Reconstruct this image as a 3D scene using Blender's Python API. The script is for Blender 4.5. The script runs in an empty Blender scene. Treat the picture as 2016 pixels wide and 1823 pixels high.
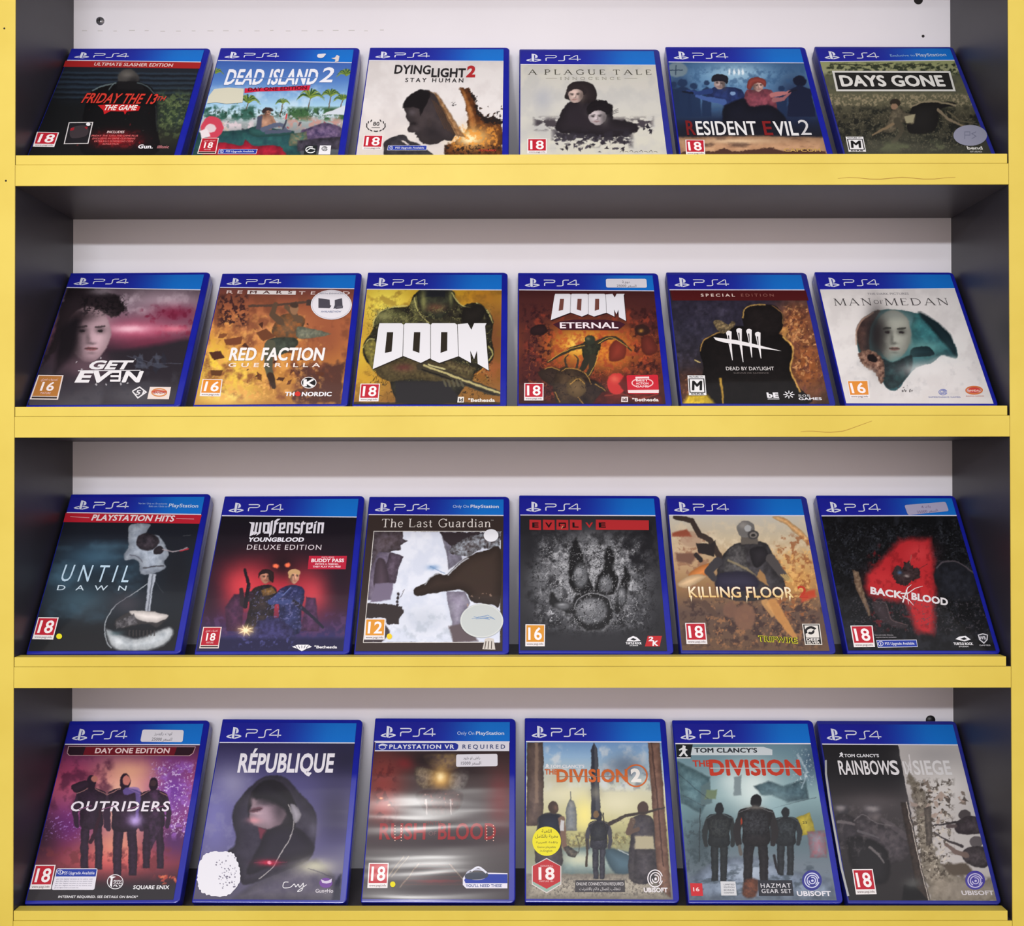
import bpy, bmesh, math, random
import numpy as np
from mathutils import Vector, Matrix
from mathutils.geometry import tessellate_polygon

SC = bpy.context.scene
COL = SC.collection

# ------------------------------------------------------------------ camera, world, lights, exposure
EYE = 1.45                                   # eye height above the shop floor (m)
cam_d = bpy.data.cameras.new('camera')
cam_d.sensor_fit = 'HORIZONTAL'
cam_d.sensor_width = 36.0
cam_d.lens = 2240.3 / 2016 * 36.0
cam_d.clip_start = 0.05
cam = bpy.data.objects.new('camera', cam_d)
COL.objects.link(cam)


def camera_matrix(p, y, r, loc):
    cp, sp, cy, sy, cr, sr = math.cos(p), math.sin(p), math.cos(y), math.sin(y), math.cos(r), math.sin(r)
    f = Vector((sy * cp, cy * cp, sp))
    r0 = Vector((cy, -sy, 0))
    u0 = r0.cross(f)
    rt = cr * r0 + sr * u0
    up = -sr * r0 + cr * u0
    m = Matrix((rt, up, -f)).transposed().to_4x4()
    m.translation = loc
    return m


cam.matrix_world = camera_matrix(0.00876, -0.00225, -0.00107, Vector((0.00238, -0.958, EYE)))
SC.camera = cam

world = bpy.data.worlds.new('shop_ambience')
SC.world = world
world.use_nodes = True
wnt = world.node_tree
bg = wnt.nodes['Background']
w_tc = wnt.nodes.new('ShaderNodeTexCoord')
w_sep = wnt.nodes.new('ShaderNodeSeparateXYZ')
w_map = wnt.nodes.new('ShaderNodeMapRange')
w_map.inputs['From Min'].default_value = -1.0
w_map.inputs['From Max'].default_value = 1.0
w_rmp = wnt.nodes.new('ShaderNodeValToRGB')
el = w_rmp.color_ramp.elements                # the shop around: dim floor, bright far aisle, dim ceiling
el[0].position, el[0].color = 0.0, (0.40, 0.37, 0.35, 1)
el[1].position, el[1].color = 1.0, (0.30, 0.30, 0.32, 1)
for pos_, col_ in ((0.40, (0.68, 0.57, 0.51, 1)), (0.52, (1.08, 0.88, 0.80, 1)), (0.64, (0.66, 0.60, 0.59, 1))):
    e_ = el.new(pos_)
    e_.color = col_
wnt.links.new(w_tc.outputs['Generated'], w_sep.inputs[0])
wnt.links.new(w_sep.outputs['Z'], w_map.inputs['Value'])
wnt.links.new(w_map.outputs[0], w_rmp.inputs[0])
wnt.links.new(w_rmp.outputs[0], bg.inputs[0])
bg.inputs[1].default_value = 1.35

SC.view_settings.view_transform = 'Standard'
SC.view_settings.look = 'None'
SC.view_settings.gamma = 1.0
SC.view_settings.use_curve_mapping = False
SC.view_settings.exposure = 0.0


def lamp(name, loc, target, sx, sy, power, col):
    d = bpy.data.lights.new(name, 'AREA')
    d.shape = 'RECTANGLE'
    d.size = sx
    d.size_y = sy
    d.energy = power
    d.color = col
    o = bpy.data.objects.new(name, d)
    COL.objects.link(o)
    o.location = loc
    o.rotation_euler = (Vector(target) - Vector(loc)).to_track_quat('-Z', 'Y').to_euler()
    return o


# rows of ceiling tubes over the shop aisle in front of the shelves, and an added spot that brightens the middle of the unit
lamp('hanging_tube', (-0.25, -2.72, EYE + 0.76), (0, 0, EYE), 1.5, 0.06, 36, (0.93, 0.96, 1.0))
lamp('ceiling_tube_middle', (0.3, -5.1, EYE + 1.82), (0, 0, EYE), 3.0, 0.16, 22, (0.93, 0.96, 1.0))
spot_d = bpy.data.lights.new('added_spot_fill', 'SPOT')
spot_d.energy = 19
spot_d.spot_size = math.radians(39)
spot_d.spot_blend = 1.0
spot_d.shadow_soft_size = 0.06
spot_d.color = (1.0, 0.98, 0.95)
spot = bpy.data.objects.new('added_spot_fill', spot_d)
COL.objects.link(spot)
spot.location = (-0.25, -1.25, EYE + 1.28)
spot.rotation_euler = (Vector((-0.16, 0.0, EYE + 0.10)) - spot.location).to_track_quat('-Z', 'Y').to_euler()


# ------------------------------------------------------------------ materials
def lin(c):
    c = np.asarray(c, float) / 255.0
    return np.where(c <= 0.04045, c / 12.92, ((c + 0.055) / 1.055) ** 2.4)


def rgba(c):
    l = lin(c)
    return (float(l[0]), float(l[1]), float(l[2]), 1.0)


def material(name, col=(200, 200, 200), rough=0.5, spec=0.5, coat=0.0, coat_rough=0.05, metal=0.0,
             noise=None, bump=None, attribute=None, film=None, gain=1.0):
    m = bpy.data.materials.new(name)
    m.use_nodes = True
    nt = m.node_tree
    b = nt.nodes['Principled BSDF']
    b.inputs['Base Color'].default_value = rgba(col)
    b.inputs['Roughness'].default_value = rough
    b.inputs['Specular IOR Level'].default_value = spec
    b.inputs['Metallic'].default_value = metal
    b.inputs['Coat Weight'].default_value = coat
    b.inputs['Coat Roughness'].default_value = coat_rough
    tc = nt.nodes.new('ShaderNodeTexCoord')

    def noise_node(scale, stretch=(1, 1, 1), detail=4, rough_=0.55):
        mp = nt.nodes.new('ShaderNodeMapping')
        mp.inputs['Scale'].default_value = stretch
        n = nt.nodes.new('ShaderNodeTexNoise')
        n.inputs['Scale'].default_value = scale
        n.inputs['Detail'].default_value = detail
        n.inputs['Roughness'].default_value = rough_
        nt.links.new(tc.outputs['Object'], mp.inputs[0])
        nt.links.new(mp.outputs[0], n.inputs['Vector'])
        return n

    if attribute:
        a = nt.nodes.new('ShaderNodeAttribute')
        a.attribute_name = attribute
        if gain != 1.0:
            mx = nt.nodes.new('ShaderNodeMix')
            mx.data_type = 'RGBA'
            mx.blend_type = 'MULTIPLY'
            mx.inputs[0].default_value = 1.0
            mx.inputs[7].default_value = (gain, gain, gain, 1)
            nt.links.new(a.outputs['Color'], mx.inputs[6])
            nt.links.new(mx.outputs[2], b.inputs['Base Color'])
        else:
            nt.links.new(a.outputs['Color'], b.inputs['Base Color'])
    if noise:                                   # (scale, stretch, second colour, low, high)
        sc_, st_, c2, lo, hi = noise
        n = noise_node(sc_, st_)
        rp = nt.nodes.new('ShaderNodeValToRGB')
        rp.color_ramp.elements[0].position = lo
        rp.color_ramp.elements[1].position = hi
        rp.color_ramp.elements[0].color = rgba(c2)
        rp.color_ramp.elements[1].color = rgba(col)
        nt.links.new(n.outputs['Fac'], rp.inputs[0])
        nt.links.new(rp.outputs[0], b.inputs['Base Color'])
    if bump:                                    # (scale, stretch, strength, distance)
        sc_, st_, s_, d_ = bump
        n = noise_node(sc_, st_)
        bp = nt.nodes.new('ShaderNodeBump')
        bp.inputs['Strength'].default_value = s_
        bp.inputs['Distance'].default_value = d_
        nt.links.new(n.outputs['Fac'], bp.inputs['Height'])
        nt.links.new(bp.outputs[0], b.inputs['Normal'])
    if film:                                    # wavy clear sleeve over the paper: coat normal only
        sc_, st_, d_ = film
        n = noise_node(sc_, st_, 1.5, 0.4)
        bp = nt.nodes.new('ShaderNodeBump')
        bp.inputs['Strength'].default_value = 1.0
        bp.inputs['Distance'].default_value = d_
        nt.links.new(n.outputs['Fac'], bp.inputs['Height'])
        nt.links.new(bp.outputs[0], b.inputs['Coat Normal'])
    return m


M = {}
M['yellow'] = material('yellow_melamine', (221, 199, 86), 0.45, 0.35, noise=(9, (1, 1, 1), (214, 190, 76), 0.35, 0.6),
                       bump=(220, (1, 1, 1), 0.08, 0.0006))
M['dark_shelf'] = material('grey_brown_melamine', (74, 68, 71), 0.4, 0.4, noise=(14, (1, 1, 1), (68, 62, 65), 0.35, 0.65))
M['dark'] = material('charcoal_melamine', (50, 49, 58), 0.4, 0.4, noise=(14, (1, 1, 1), (44, 43, 51), 0.35, 0.65))
M['white'] = material('white_back_board', (240, 237, 242), 0.5, 0.4, noise=(5, (1, 1, 1), (235, 231, 236), 0.35, 0.65))
M['steel'] = material('screw_steel', (150, 150, 155), 0.35, 0.5, metal=0.8)
M['black'] = material('black_plastic', (22, 20, 22), 0.45)
M['hole'] = material('dark_hole', (30, 26, 26), 0.9)
M['plaster'] = material('shop_plaster', (205, 200, 195), 0.8, noise=(3, (1, 1, 1), (196, 192, 188), 0.3, 0.7))
M['tile'] = material('shop_floor_tile', (150, 146, 140), 0.35, noise=(4, (1, 1, 1), (135, 132, 128), 0.3, 0.7))
M['blue'] = material('blue_case_plastic', (26, 34, 160), 0.28, 0.5, coat=0.3, coat_rough=0.12,
                     noise=(60, (1, 1, 1), (22, 30, 150), 0.3, 0.7))
M['blue_dull'] = material('scuffed_blue_case_plastic', (30, 36, 138), 0.42, 0.45,
                          noise=(70, (1, 1, 1), (40, 46, 140), 0.3, 0.7))
M['blue_dark'] = material('dark_blue_case_plastic', (18, 24, 104), 0.3, 0.5, coat=0.3, coat_rough=0.1,
                     noise=(60, (1, 1, 1), (16, 20, 92), 0.3, 0.7))
GAIN = 1.0
M['print'] = material('sleeved_print', rough=0.5, spec=0.2, coat=0.5, coat_rough=0.10, attribute='print', gain=GAIN,
                      film=(14, (0.5, 1, 1.6), 0.0012))
M['print_wavy'] = material('wavy_sleeved_print', rough=0.5, spec=0.2, coat=0.6, coat_rough=0.16, attribute='print', gain=GAIN,
                           film=(11, (0.35, 1, 2.2), 0.0058))
M['sticker'] = material('sticker_paper', rough=0.55, spec=0.3, attribute='print', gain=GAIN)
M['film_edge'] = material('cloudy_film', (168, 170, 172), 0.3, 0.5)


# ------------------------------------------------------------------ object helpers
def link(o, parent=None, **props):
    COL.objects.link(o)
    if parent is not None:
        o.parent = parent
    for k, v in props.items():
        o[k] = v
    return o


def empty(name, matrix=None, parent=None, **props):
    o = bpy.data.objects.new(name, None)
    o.empty_display_size = 0.05
    if matrix is not None:
        o.matrix_basis = matrix
    return link(o, parent, **props)


def mesh_obj(name, bm, mat, parent=None, smooth=False, **props):
    me = bpy.data.meshes.new(name)
    bmesh.ops.recalc_face_normals(bm, faces=bm.faces[:])
    bm.to_mesh(me)
    bm.free()
    if smooth:
        for p in me.polygons:
            p.use_smooth = True
    me.materials.append(mat)
    return link(bpy.data.objects.new(name, me), parent, **props)


def box_bm(x0, x1, y0, y1, z0, z1, bevel=0.0, bm=None):
    nb = bmesh.new()
    bmesh.ops.create_cube(nb, size=1.0)
    for v in nb.verts:
        v.co = Vector(((x0 + x1) / 2 + v.co.x * (x1 - x0), (y0 + y1) / 2 + v.co.y * (y1 - y0), (z0 + z1) / 2 + v.co.z * (z1 - z0)))
    if bevel > 0:
        bmesh.ops.bevel(nb, geom=nb.edges[:], offset=bevel, segments=2, affect='EDGES', profile=0.7)
    if bm is None:
        return nb
    me = bpy.data.meshes.new('t')
    nb.to_mesh(me)
    nb.free()
    bm.from_mesh(me)
    bpy.data.meshes.remove(me)
    return bm


def round_outline(x0, x1, z0, z1, rl, rr, seg=6):
    """Rounded rectangle in the xz plane, radius rl at the left corners and rr at the right ones."""
    pts = []
    for cx, cz, r, a0 in ((x1 - rr, z1 - rr, rr, 0), (x0 + rl, z1 - rl, rl, 90), (x0 + rl, z0 + rl, rl, 180), (x1 - rr, z0 + rr, rr, 270)):
        for i in range(seg + 1):
            a = math.radians(a0 + 90 * i / seg)
            pts.append((cx + r * math.cos(a), cz + r * math.sin(a)))
    return pts


def slab_bm(x0, x1, z0, z1, y0, y1, rl, rr, front=0.0, back=0.0, steps=3):
    """A rounded slab; its front (y0) or back (y1) rim is rolled over by the given radius."""
    bm = bmesh.new()
    rings = []
    prof = []
    for i in range(steps + 1):
        a = math.pi / 2 * i / steps
        if front > 0:
            prof.append((front * (1 - math.sin(a)), y0 + front * (1 - math.cos(a))))
    if front <= 0:
        prof.append((0, y0))
    for i in range(steps + 1):
        a = math.pi / 2 * i / steps
        if back > 0:
            prof.append((back * (1 - math.cos(a)), y1 - back * (1 - math.sin(a))))
    if back <= 0:
        prof.append((0, y1))
    for ins, y in prof:
        o = round_outline(x0 + ins, x1 - ins, z0 + ins, z1 - ins, max(rl - ins, 0.0004), max(rr - ins, 0.0004))
        rings.append([bm.verts.new((p[0], y, p[1])) for p in o])
    n = len(rings[0])
    for a, b in zip(rings, rings[1:]):
        for i in range(n):
            j = (i + 1) % n
            bm.faces.new((a[i], a[j], b[j], b[i]))
    bm.faces.new(rings[0])
    bm.faces.new(rings[-1][::-1])
    return bm


# ------------------------------------------------------------------ lettering from the built-in font
_TXT = {}


def glyphs(s, bold=0.0, spacing=1.0):
    """Outline mesh of a string, scaled so that a capital is 1 high: (xy array, triangles/faces, width)."""
    key = (s, round(bold, 4), round(spacing, 3))
    if key in _TXT:
        return _TXT[key]
    cu = bpy.data.curves.new('lettering', 'FONT')
    cu.body = s
    cu.offset = bold
    cu.resolution_u = 3
    cu.space_character = spacing
    o = bpy.data.objects.new('lettering', cu)
    COL.objects.link(o)
    bpy.context.view_layer.update()
    me = bpy.data.meshes.new_from_object(o.evaluated_get(bpy.context.evaluated_depsgraph_get()))
    n = len(me.vertices)
    co = np.zeros(n * 3)
    me.vertices.foreach_get('co', co)
    co = co.reshape(-1, 3)[:, :2].copy()
    faces = [tuple(p.vertices) for p in me.polygons]
    bpy.data.objects.remove(o)
    bpy.data.curves.remove(cu)
    bpy.data.meshes.remove(me)
    if n:
        co[:, 0] -= co[:, 0].min()
        co /= 0.682
    _TXT[key] = (co, faces, co[:, 0].max() if n else 1.0)
    return _TXT[key]


# ------------------------------------------------------------------ a printed cover sheet
SW, SH = 0.1256, 0.161                       # printed insert, metres
KEYSEED = {}


def homography(src, dst):
    A = []
    for (x, y), (u, v) in zip(src, dst):
        A.append([x, y, 1, 0, 0, 0, -u * x, -u * y, -u])
        A.append([0, 0, 0, x, y, 1, -v * x, -v * y, -v])
    _, _, vt = np.linalg.svd(np.array(A, float))
    return vt[-1].reshape(3, 3)


def apply_h(H, p):
    p = np.asarray(p, float).reshape(-1, 2)
    q = np.c_[p, np.ones(len(p))] @ H.T
    return q[:, :2] / q[:, 2:]


def catmull(pts, n=6, closed=True):
    P = np.asarray(pts, float)
    m = len(P)
    out = []
    rng = range(m) if closed else range(m - 1)
    for i in rng:
        if closed:
            a, b, c, d = P[i - 1], P[i], P[(i + 1) % m], P[(i + 2) % m]
        else:
            a, b, c, d = P[max(i - 1, 0)], P[i], P[i + 1], P[min(i + 2, m - 1)]
        for k in range(n):
            t = k / n
            out.append(0.5 * ((2 * b) + (c - a) * t + (2 * a - 5 * b + 4 * c - d) * t * t + (3 * b - a - 3 * c + d) * t ** 3))
    if not closed:
        out.append(P[-1])
    return np.array(out)


def vnoise(x, y, seed):
    xi, yi = np.floor(x).astype(np.int64), np.floor(y).astype(np.int64)
    fx, fy = x - xi, y - yi
    fx, fy = fx * fx * (3 - 2 * fx), fy * fy * (3 - 2 * fy)

    def h(a, b):
        n = (a * 374761393 + b * 668265263 + seed * 974711) & 0xFFFFFFFF
        n = ((n ^ (n >> 13)) * 1274126177) & 0xFFFFFFFF
        return ((n ^ (n >> 16)) & 0xFFFF) / 65535.0
    return (h(xi, yi) * (1 - fx) + h(xi + 1, yi) * fx) * (1 - fy) + (h(xi, yi + 1) * (1 - fx) + h(xi + 1, yi + 1) * fx) * fy


def fbm(x, y, seed=1, octaves=4):
    s, a, t = 0, 0.5, 0
    for i in range(octaves):
        s = s + a * vnoise(x * 2 ** i, y * 2 ** i, seed + i * 17)
        t += a
        a *= 0.55
    return s / t


class Sheet:
    """One cover. Its art is drawn on a tracing sheet whose four marks (corners TL TR BR BL) map onto
    the insert's corners, so every shape lies in the plane of the cover at its own real size."""

    def __init__(self, key, corners, nv):
        self.key = key
        mm = [(0, SH), (SW, SH), (SW, 0), (0, 0)]
        self.to_uv = homography(corners, mm)
        self.to_px = homography(mm, corners)
        self.nu, self.nv = 240, nv
        u, v = np.meshgrid(np.linspace(0, SW, self.nu), np.linspace(0, SH, nv))
        p = apply_h(self.to_px, np.c_[u.ravel(), v.ravel()])
        self.U, self.V = u.ravel(), v.ravel()
        x, y = p[:, 0], p[:, 1]
        sd = sum(map(ord, key))
        self.X = x + 9 * (fbm(x / 34, y / 34, sd + 1, 3) - .5) + 4 * (fbm(x / 8, y / 8, sd + 2, 2) - .5)
        self.Y = y + 8 * (fbm(x / 34, y / 34, sd + 3, 3) - .5) + 4 * (fbm(x / 8, y / 8, sd + 4, 2) - .5)
        self.C = np.zeros((len(p), 3)) + 40.0
        self.parts = {}
        self.seed = sum(map(ord, key)) * 7
        self.corners = np.array(corners, float)

    # ---- soft drawing on the sheet
    def _put(self, idx, al, col):
        al = al[:, None]
        self.C[idx] = self.C[idx] * (1 - al) + np.asarray(col, float) * al

    def fill(self, col):
        self.C[:] = col

    def vg(self, *stops):
        ys = [s[0] for s in stops]
        for k in range(3):
            self.C[:, k] = np.interp(self.Y, ys, [s[1][k] for s in stops])

    def g(self, x, y, rx, ry, col, a=1.0, rot=0.0):
        c, s = math.cos(math.radians(rot)), math.sin(math.radians(rot))
        dx, dy = self.X - x, self.Y - y
        r2 = ((dx * c + dy * s) / rx) ** 2 + ((-dx * s + dy * c) / ry) ** 2
        idx = np.nonzero(r2 < 6)[0]
        self._put(idx, a * np.exp(-r2[idx] * 1.1), col)

    def e(self, x, y, rx, ry, col, a=1.0, rot=0.0, soft=3.0):
        c, s = math.cos(math.radians(rot)), math.sin(math.radians(rot))
        dx, dy = self.X - x, self.Y - y
        r = np.sqrt(((dx * c + dy * s) / rx) ** 2 + ((-dx * s + dy * c) / ry) ** 2)
        al = np.clip(0.5 - (r - 1) * min(rx, ry) / soft, 0, 1)
        idx = np.nonzero(al > 0)[0]
        self._put(idx, a * al[idx], col)

    def _sdf(self, pts, pad):
        P = np.asarray(pts, float)
        lo, hi = P.min(0) - pad, P.max(0) + pad
        idx = np.nonzero((self.X > lo[0]) & (self.X < hi[0]) & (self.Y > lo[1]) & (self.Y < hi[1]))[0]
        x, y = self.X[idx], self.Y[idx]
        d = np.full(len(idx), 1e9)
        ins = np.zeros(len(idx), bool)
        for a, b in zip(P, np.roll(P, -1, 0)):
            ex, ey = b - a
            wx, wy = x - a[0], y - a[1]
            t = np.clip((wx * ex + wy * ey) / (ex * ex + ey * ey + 1e-9), 0, 1)
            d = np.minimum(d, (wx - ex * t) ** 2 + (wy - ey * t) ** 2)
            if a[1] != b[1]:
                cr = (a[1] > y) != (b[1] > y)
                ins ^= cr & (x < (b[0] - a[0]) * (y - a[1]) / (b[1] - a[1]) + a[0])
        d = np.sqrt(d)
        return idx, np.where(ins, d, -d)

    def p(self, pts, col, soft=3.0, a=1.0, smooth=False, rough=0.0, rs=12.0, col2=None):
        """Filled shape; rough frays its edge; col2 mottles the fill."""
        P = catmull(pts, 5) if smooth else pts
        idx, d = self._sdf(P, soft + rough)
        if not len(idx):
            return
        self.seed += 1
        if rough:
            d = d + (fbm(self.X[idx] / rs, self.Y[idx] / rs, self.seed, 3) - 0.5) * 2.4 * rough
        al = a * np.clip(0.5 + d / soft, 0, 1)
        form = 1.0
        if (smooth or col2 is not None) and d.max() > 14:
            form = (0.80 + 0.34 * np.clip(d / min(d.max(), 60.0), 0, 1) ** 0.8)[:, None]
        if col2 is not None:
            t = np.clip((fbm(self.X[idx] / rs, self.Y[idx] / rs, self.seed + 50, 4) - 0.18) / 0.64, 0, 1)[:, None]
            cc = (np.asarray(col, float) * (1 - t) + np.asarray(col2, float) * t) * form
            self.C[idx] = self.C[idx] * (1 - al[:, None]) + cc * al[:, None]
        else:
            al = al[:, None]
            self.C[idx] = self.C[idx] * (1 - al) + np.asarray(col, float) * form * al

    def l(self, pts, w, col, soft=2.0, a=1.0, smooth=False):
        """Brush stroke; w is one width or (start, end)."""
        P = catmull(pts, 6, False) if smooth else np.asarray(pts, float)
        w0, w1 = (w, w) if np.isscalar(w) else w
        pad = max(w0, w1) + soft
        lo, hi = P.min(0) - pad, P.max(0) + pad
        idx = np.nonzero((self.X > lo[0]) & (self.X < hi[0]) & (self.Y > lo[1]) & (self.Y < hi[1]))[0]
        x, y = self.X[idx], self.Y[idx]
        al = np.zeros(len(idx))
        n = len(P) - 1
        for i in range(n):
            a0, b0 = P[i], P[i + 1]
            ex, ey = b0 - a0
            t = np.clip(((x - a0[0]) * ex + (y - a0[1]) * ey) / (ex * ex + ey * ey + 1e-9), 0, 1)
            dd = np.hypot(x - a0[0] - ex * t, y - a0[1] - ey * t)
            ww = w0 + (w1 - w0) * (i + t) / n
            al = np.maximum(al, np.clip(0.5 + (ww / 2 - dd) / soft, 0, 1))
        self._put(idx, a * al, col)

    def mix(self, scale, col, lo=0.5, hi=0.7, a=1.0, box=None, stretch=(1, 1), fade=40.0):
        """Patches of a colour where a noise field is high, inside a box (x0, y0, x1, y1)."""
        self.seed += 3
        if box is None:
            idx = np.arange(len(self.X))
            m = 1.0
        else:
            x0, y0, x1, y1 = box
            dd = np.minimum(np.minimum(self.X - x0, x1 - self.X), np.minimum(self.Y - y0, y1 - self.Y))
            idx = np.nonzero(dd > 0)[0]
            m = np.clip(dd[idx] / fade, 0, 1)
        f = fbm(self.X[idx] / scale / stretch[0], self.Y[idx] / scale / stretch[1], self.seed, 4)
        self._put(idx, a * m * np.clip((f - lo) / (hi - lo), 0, 1), col)

    def tex(self, scale, amp, box=None):
        """Light and dark mottling of what is printed already."""
        self.seed += 3
        idx = np.arange(len(self.X))
        if box is not None:
            x0, y0, x1, y1 = box
            idx = np.nonzero((self.X > x0) & (self.X < x1) & (self.Y > y0) & (self.Y < y1))[0]
        f = fbm(self.X[idx] / scale, self.Y[idx] / scale, self.seed, 4) - 0.5
        self.C[idx] = np.clip(self.C[idx] * (1 + amp * 2 * f[:, None]), 0, 255)

    def shards(self, n, box, size, cols, a=1.0, soft=2.0, el=1.6):
        """Scattered angular fragments."""
        self.seed += 5
        r = random.Random(self.seed)
        x0, y0, x1, y1 = box
        for _ in range(n):
            cx, cy, s = r.uniform(x0, x1), r.uniform(y0, y1), r.uniform(*size)
            ro = r.uniform(0, math.pi)
            k = r.choice((3, 4, 5))
            pts = []
            for i in range(k):
                an = 2 * math.pi * i / k + r.uniform(-0.4, 0.4)
                px_, py_ = s * el * math.cos(an), s * math.sin(an) * r.uniform(0.6, 1)
                pts.append((cx + px_ * math.cos(ro) - py_ * math.sin(ro), cy + px_ * math.sin(ro) + py_ * math.cos(ro)))
            self.p(pts, r.choice(cols), soft, a)

    def crack(self, scale, col, width=.03, a=1.0, box=None, fade=40.0):
        """Branching thin lines, as in dried mud or splintered stone."""
        self.seed += 3
        idx = np.arange(len(self.X))
        m = 1.0
        if box is not None:
            x0, y0, x1, y1 = box
            dd = np.minimum(np.minimum(self.X - x0, x1 - self.X), np.minimum(self.Y - y0, y1 - self.Y))
            idx = np.nonzero(dd > 0)[0]
            m = np.clip(dd[idx] / fade, 0, 1)
        f = fbm(self.X[idx] / scale, self.Y[idx] / scale, self.seed, 3)
        self._put(idx, a * m * np.clip(1.3 - np.abs(f - .5) / width, 0, 1), col)

    def face(self, x, y, rx, ry, skin, shade=1, turn=0.0, soft=5, lips=True):
        """A plain softly modelled face seen nearly from the front."""
        k = np.asarray(skin, float)
        t = turn * rx
        pts = [(x, y - ry), (x + rx * .72, y - ry * .72), (x + rx, y - ry * .1), (x + rx * .82, y + ry * .5), (x + rx * .36, y + ry * .95), (x, y + ry * 1.04),
               (x - rx * .36, y + ry * .95), (x - rx * .82, y + ry * .5), (x - rx, y - ry * .1), (x - rx * .72, y - ry * .72)]
        self.p(pts, skin, soft, smooth=True)
        self.g(x + t - shade * rx * .3, y - ry * .5, rx * .6, ry * .34, np.minimum(k * 1.12, 255), .7)
        self.g(x + shade * rx * .78, y + ry * .1, rx * .5, ry * .95, k * .45, .8)
        for sd in (-1, 1):
            ex = x + t + sd * rx * .40
            self.g(ex, y - ry * .14, rx * .27, ry * .15, k * .48, .85)
            self.l([(ex - rx * .2, y - ry * .25), (ex + rx * .2, y - ry * .28)], ry * .07, k * .28, 4, .75)
            self.e(ex, y - ry * .11, rx * .13, ry * .05, (36, 30, 32), .9, soft=4)
        self.g(x + t + shade * rx * .14, y + ry * .16, rx * .13, ry * .24, k * .6, .75)
        self.g(x + t - shade * rx * .04, y + ry * .12, rx * .09, ry * .22, np.minimum(k * 1.15, 255), .6)
        self.g(x + t, y + ry * .34, rx * .22, ry * .06, k * .5, .7)
        if lips:
            self.e(x + t, y + ry * .55, rx * .28, ry * .07, k * np.array([.72, .48, .48]), .8, soft=6)
            self.l([(x + t - rx * .28, y + ry * .54), (x + t + rx * .28, y + ry * .54)], ry * .035, k * .3, 3, .7)
            self.g(x + t, y + ry * .70, rx * .22, ry * .06, k * .62, .6)

    def palm(self, x, y, r, col, col2, trunk=None):
        if trunk:
            self.l([(x, y), trunk], (5, 7), (110, 90, 70), 2)
        rr = random.Random(int(x * 7 + y))
        for i in range(11):
            an = math.pi * (0.95 * i / 10 - 0.98) + rr.uniform(-.12, .12)
            ex, ey = x + r * math.cos(an), y + 0.62 * r * math.sin(an) + r * 0.28 * abs(math.cos(an))
            mx, my = x + r * .55 * math.cos(an), y + r * .55 * math.sin(an) * 0.8 - r * .10
            self.l([(x, y), (mx, my), (ex, ey)], (r * .20, 2), col if i % 2 else col2, 3, smooth=True)

    def walker(self, x, top, h, body, dark, light, pack=None, w=1.0, stride=0.10):
        """A plain standing or walking figure seen whole: head, torso, arms, legs."""
        k = h * w
        hip, knee = top + h * .52, top + h * .75
        for s_ in (-1, 1):
            fx = x + s_ * stride * h
            self.p([(x + s_ * .01 * k, hip - .04 * h), (x + s_ * .125 * k, hip - .05 * h), (fx + s_ * .055 * k, knee), (fx + s_ * .045 * k, top + h),
                    (fx - s_ * .045 * k, top + h), (fx - s_ * .05 * k, knee)], dark, 4, col2=body, rs=14)
            self.l([(x + s_ * .15 * k, top + .21 * h), (x + s_ * .21 * k, top + .38 * h), (x + s_ * .19 * k, top + .54 * h)], (.10 * k, .06 * k), body, 4, smooth=True)
        self.p([(x - .06 * k, top + .14 * h), (x + .06 * k, top + .14 * h), (x + .18 * k, top + .19 * h), (x + .15 * k, top + .38 * h), (x + .135 * k, top + .55 * h),
                (x - .135 * k, top + .55 * h), (x - .15 * k, top + .38 * h), (x - .18 * k, top + .19 * h)], body, 4, smooth=True, col2=dark, rs=12)
        self.e(x, top + .075 * h, .062 * k, .078 * h, dark, soft=4)
        self.l([(x - .19 * k, top + .20 * h), (x - .05 * k, top + .145 * h)], 4, light, 3, .7)
        self.l([(x + .19 * k, top + .20 * h), (x + .05 * k, top + .145 * h)], 4, light, 3, .7)
        if pack:
            self.p([(x - .11 * k, top + .20 * h), (x + .11 * k, top + .20 * h), (x + .125 * k, top + .42 * h), (x - .125 * k, top + .42 * h)], pack, 4, smooth=True, col2=dark, rs=9)

    # ---- crisp printed pieces (flat meshes lying on the sheet)
    def uv(self, pts):
        return apply_h(self.to_uv, pts)

    def _part(self, part):
        return self.parts.setdefault(part, dict(v=[], f=[], c=[], r=[]))

    def add(self, part, uv, faces, col, level, cols=None):
        d = self._part(part)
        n0 = len(d['v'])
        f0 = len(d['f'])
        y = -0.0003 - 0.00007 * level - 0.000007 * (len(d['r']) % 9)
        for i, (a, b) in enumerate(uv):
            d['v'].append((a, y, b))
            d['c'].append(cols[i] if cols is not None else col)
        for f in faces:
            d['f'].append(tuple(n0 + i for i in f))
        d['r'].append((n0, len(d['v']), f0, len(d['f'])))

    def poly(self, part, pts, col, level=1, smooth=False):
        if smooth:
            pts = catmull(pts, 5)
        uv = self.uv(pts)
        tri = tessellate_polygon([[Vector((a, b, 0)) for a, b in uv]])
        self.add(part, uv, tri, col, level)

    def disc(self, part, x, y, rx, ry, col, level=1, n=36, rot=0):
        c, s = math.cos(math.radians(rot)), math.sin(math.radians(rot))
        pts = []
        for i in range(n):
            a = 2 * math.pi * i / n
            px_, py_ = rx * math.cos(a), ry * math.sin(a)
            pts.append((x + px_ * c - py_ * s, y + px_ * s + py_ * c))
        self.poly(part, pts, col, level)

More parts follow.
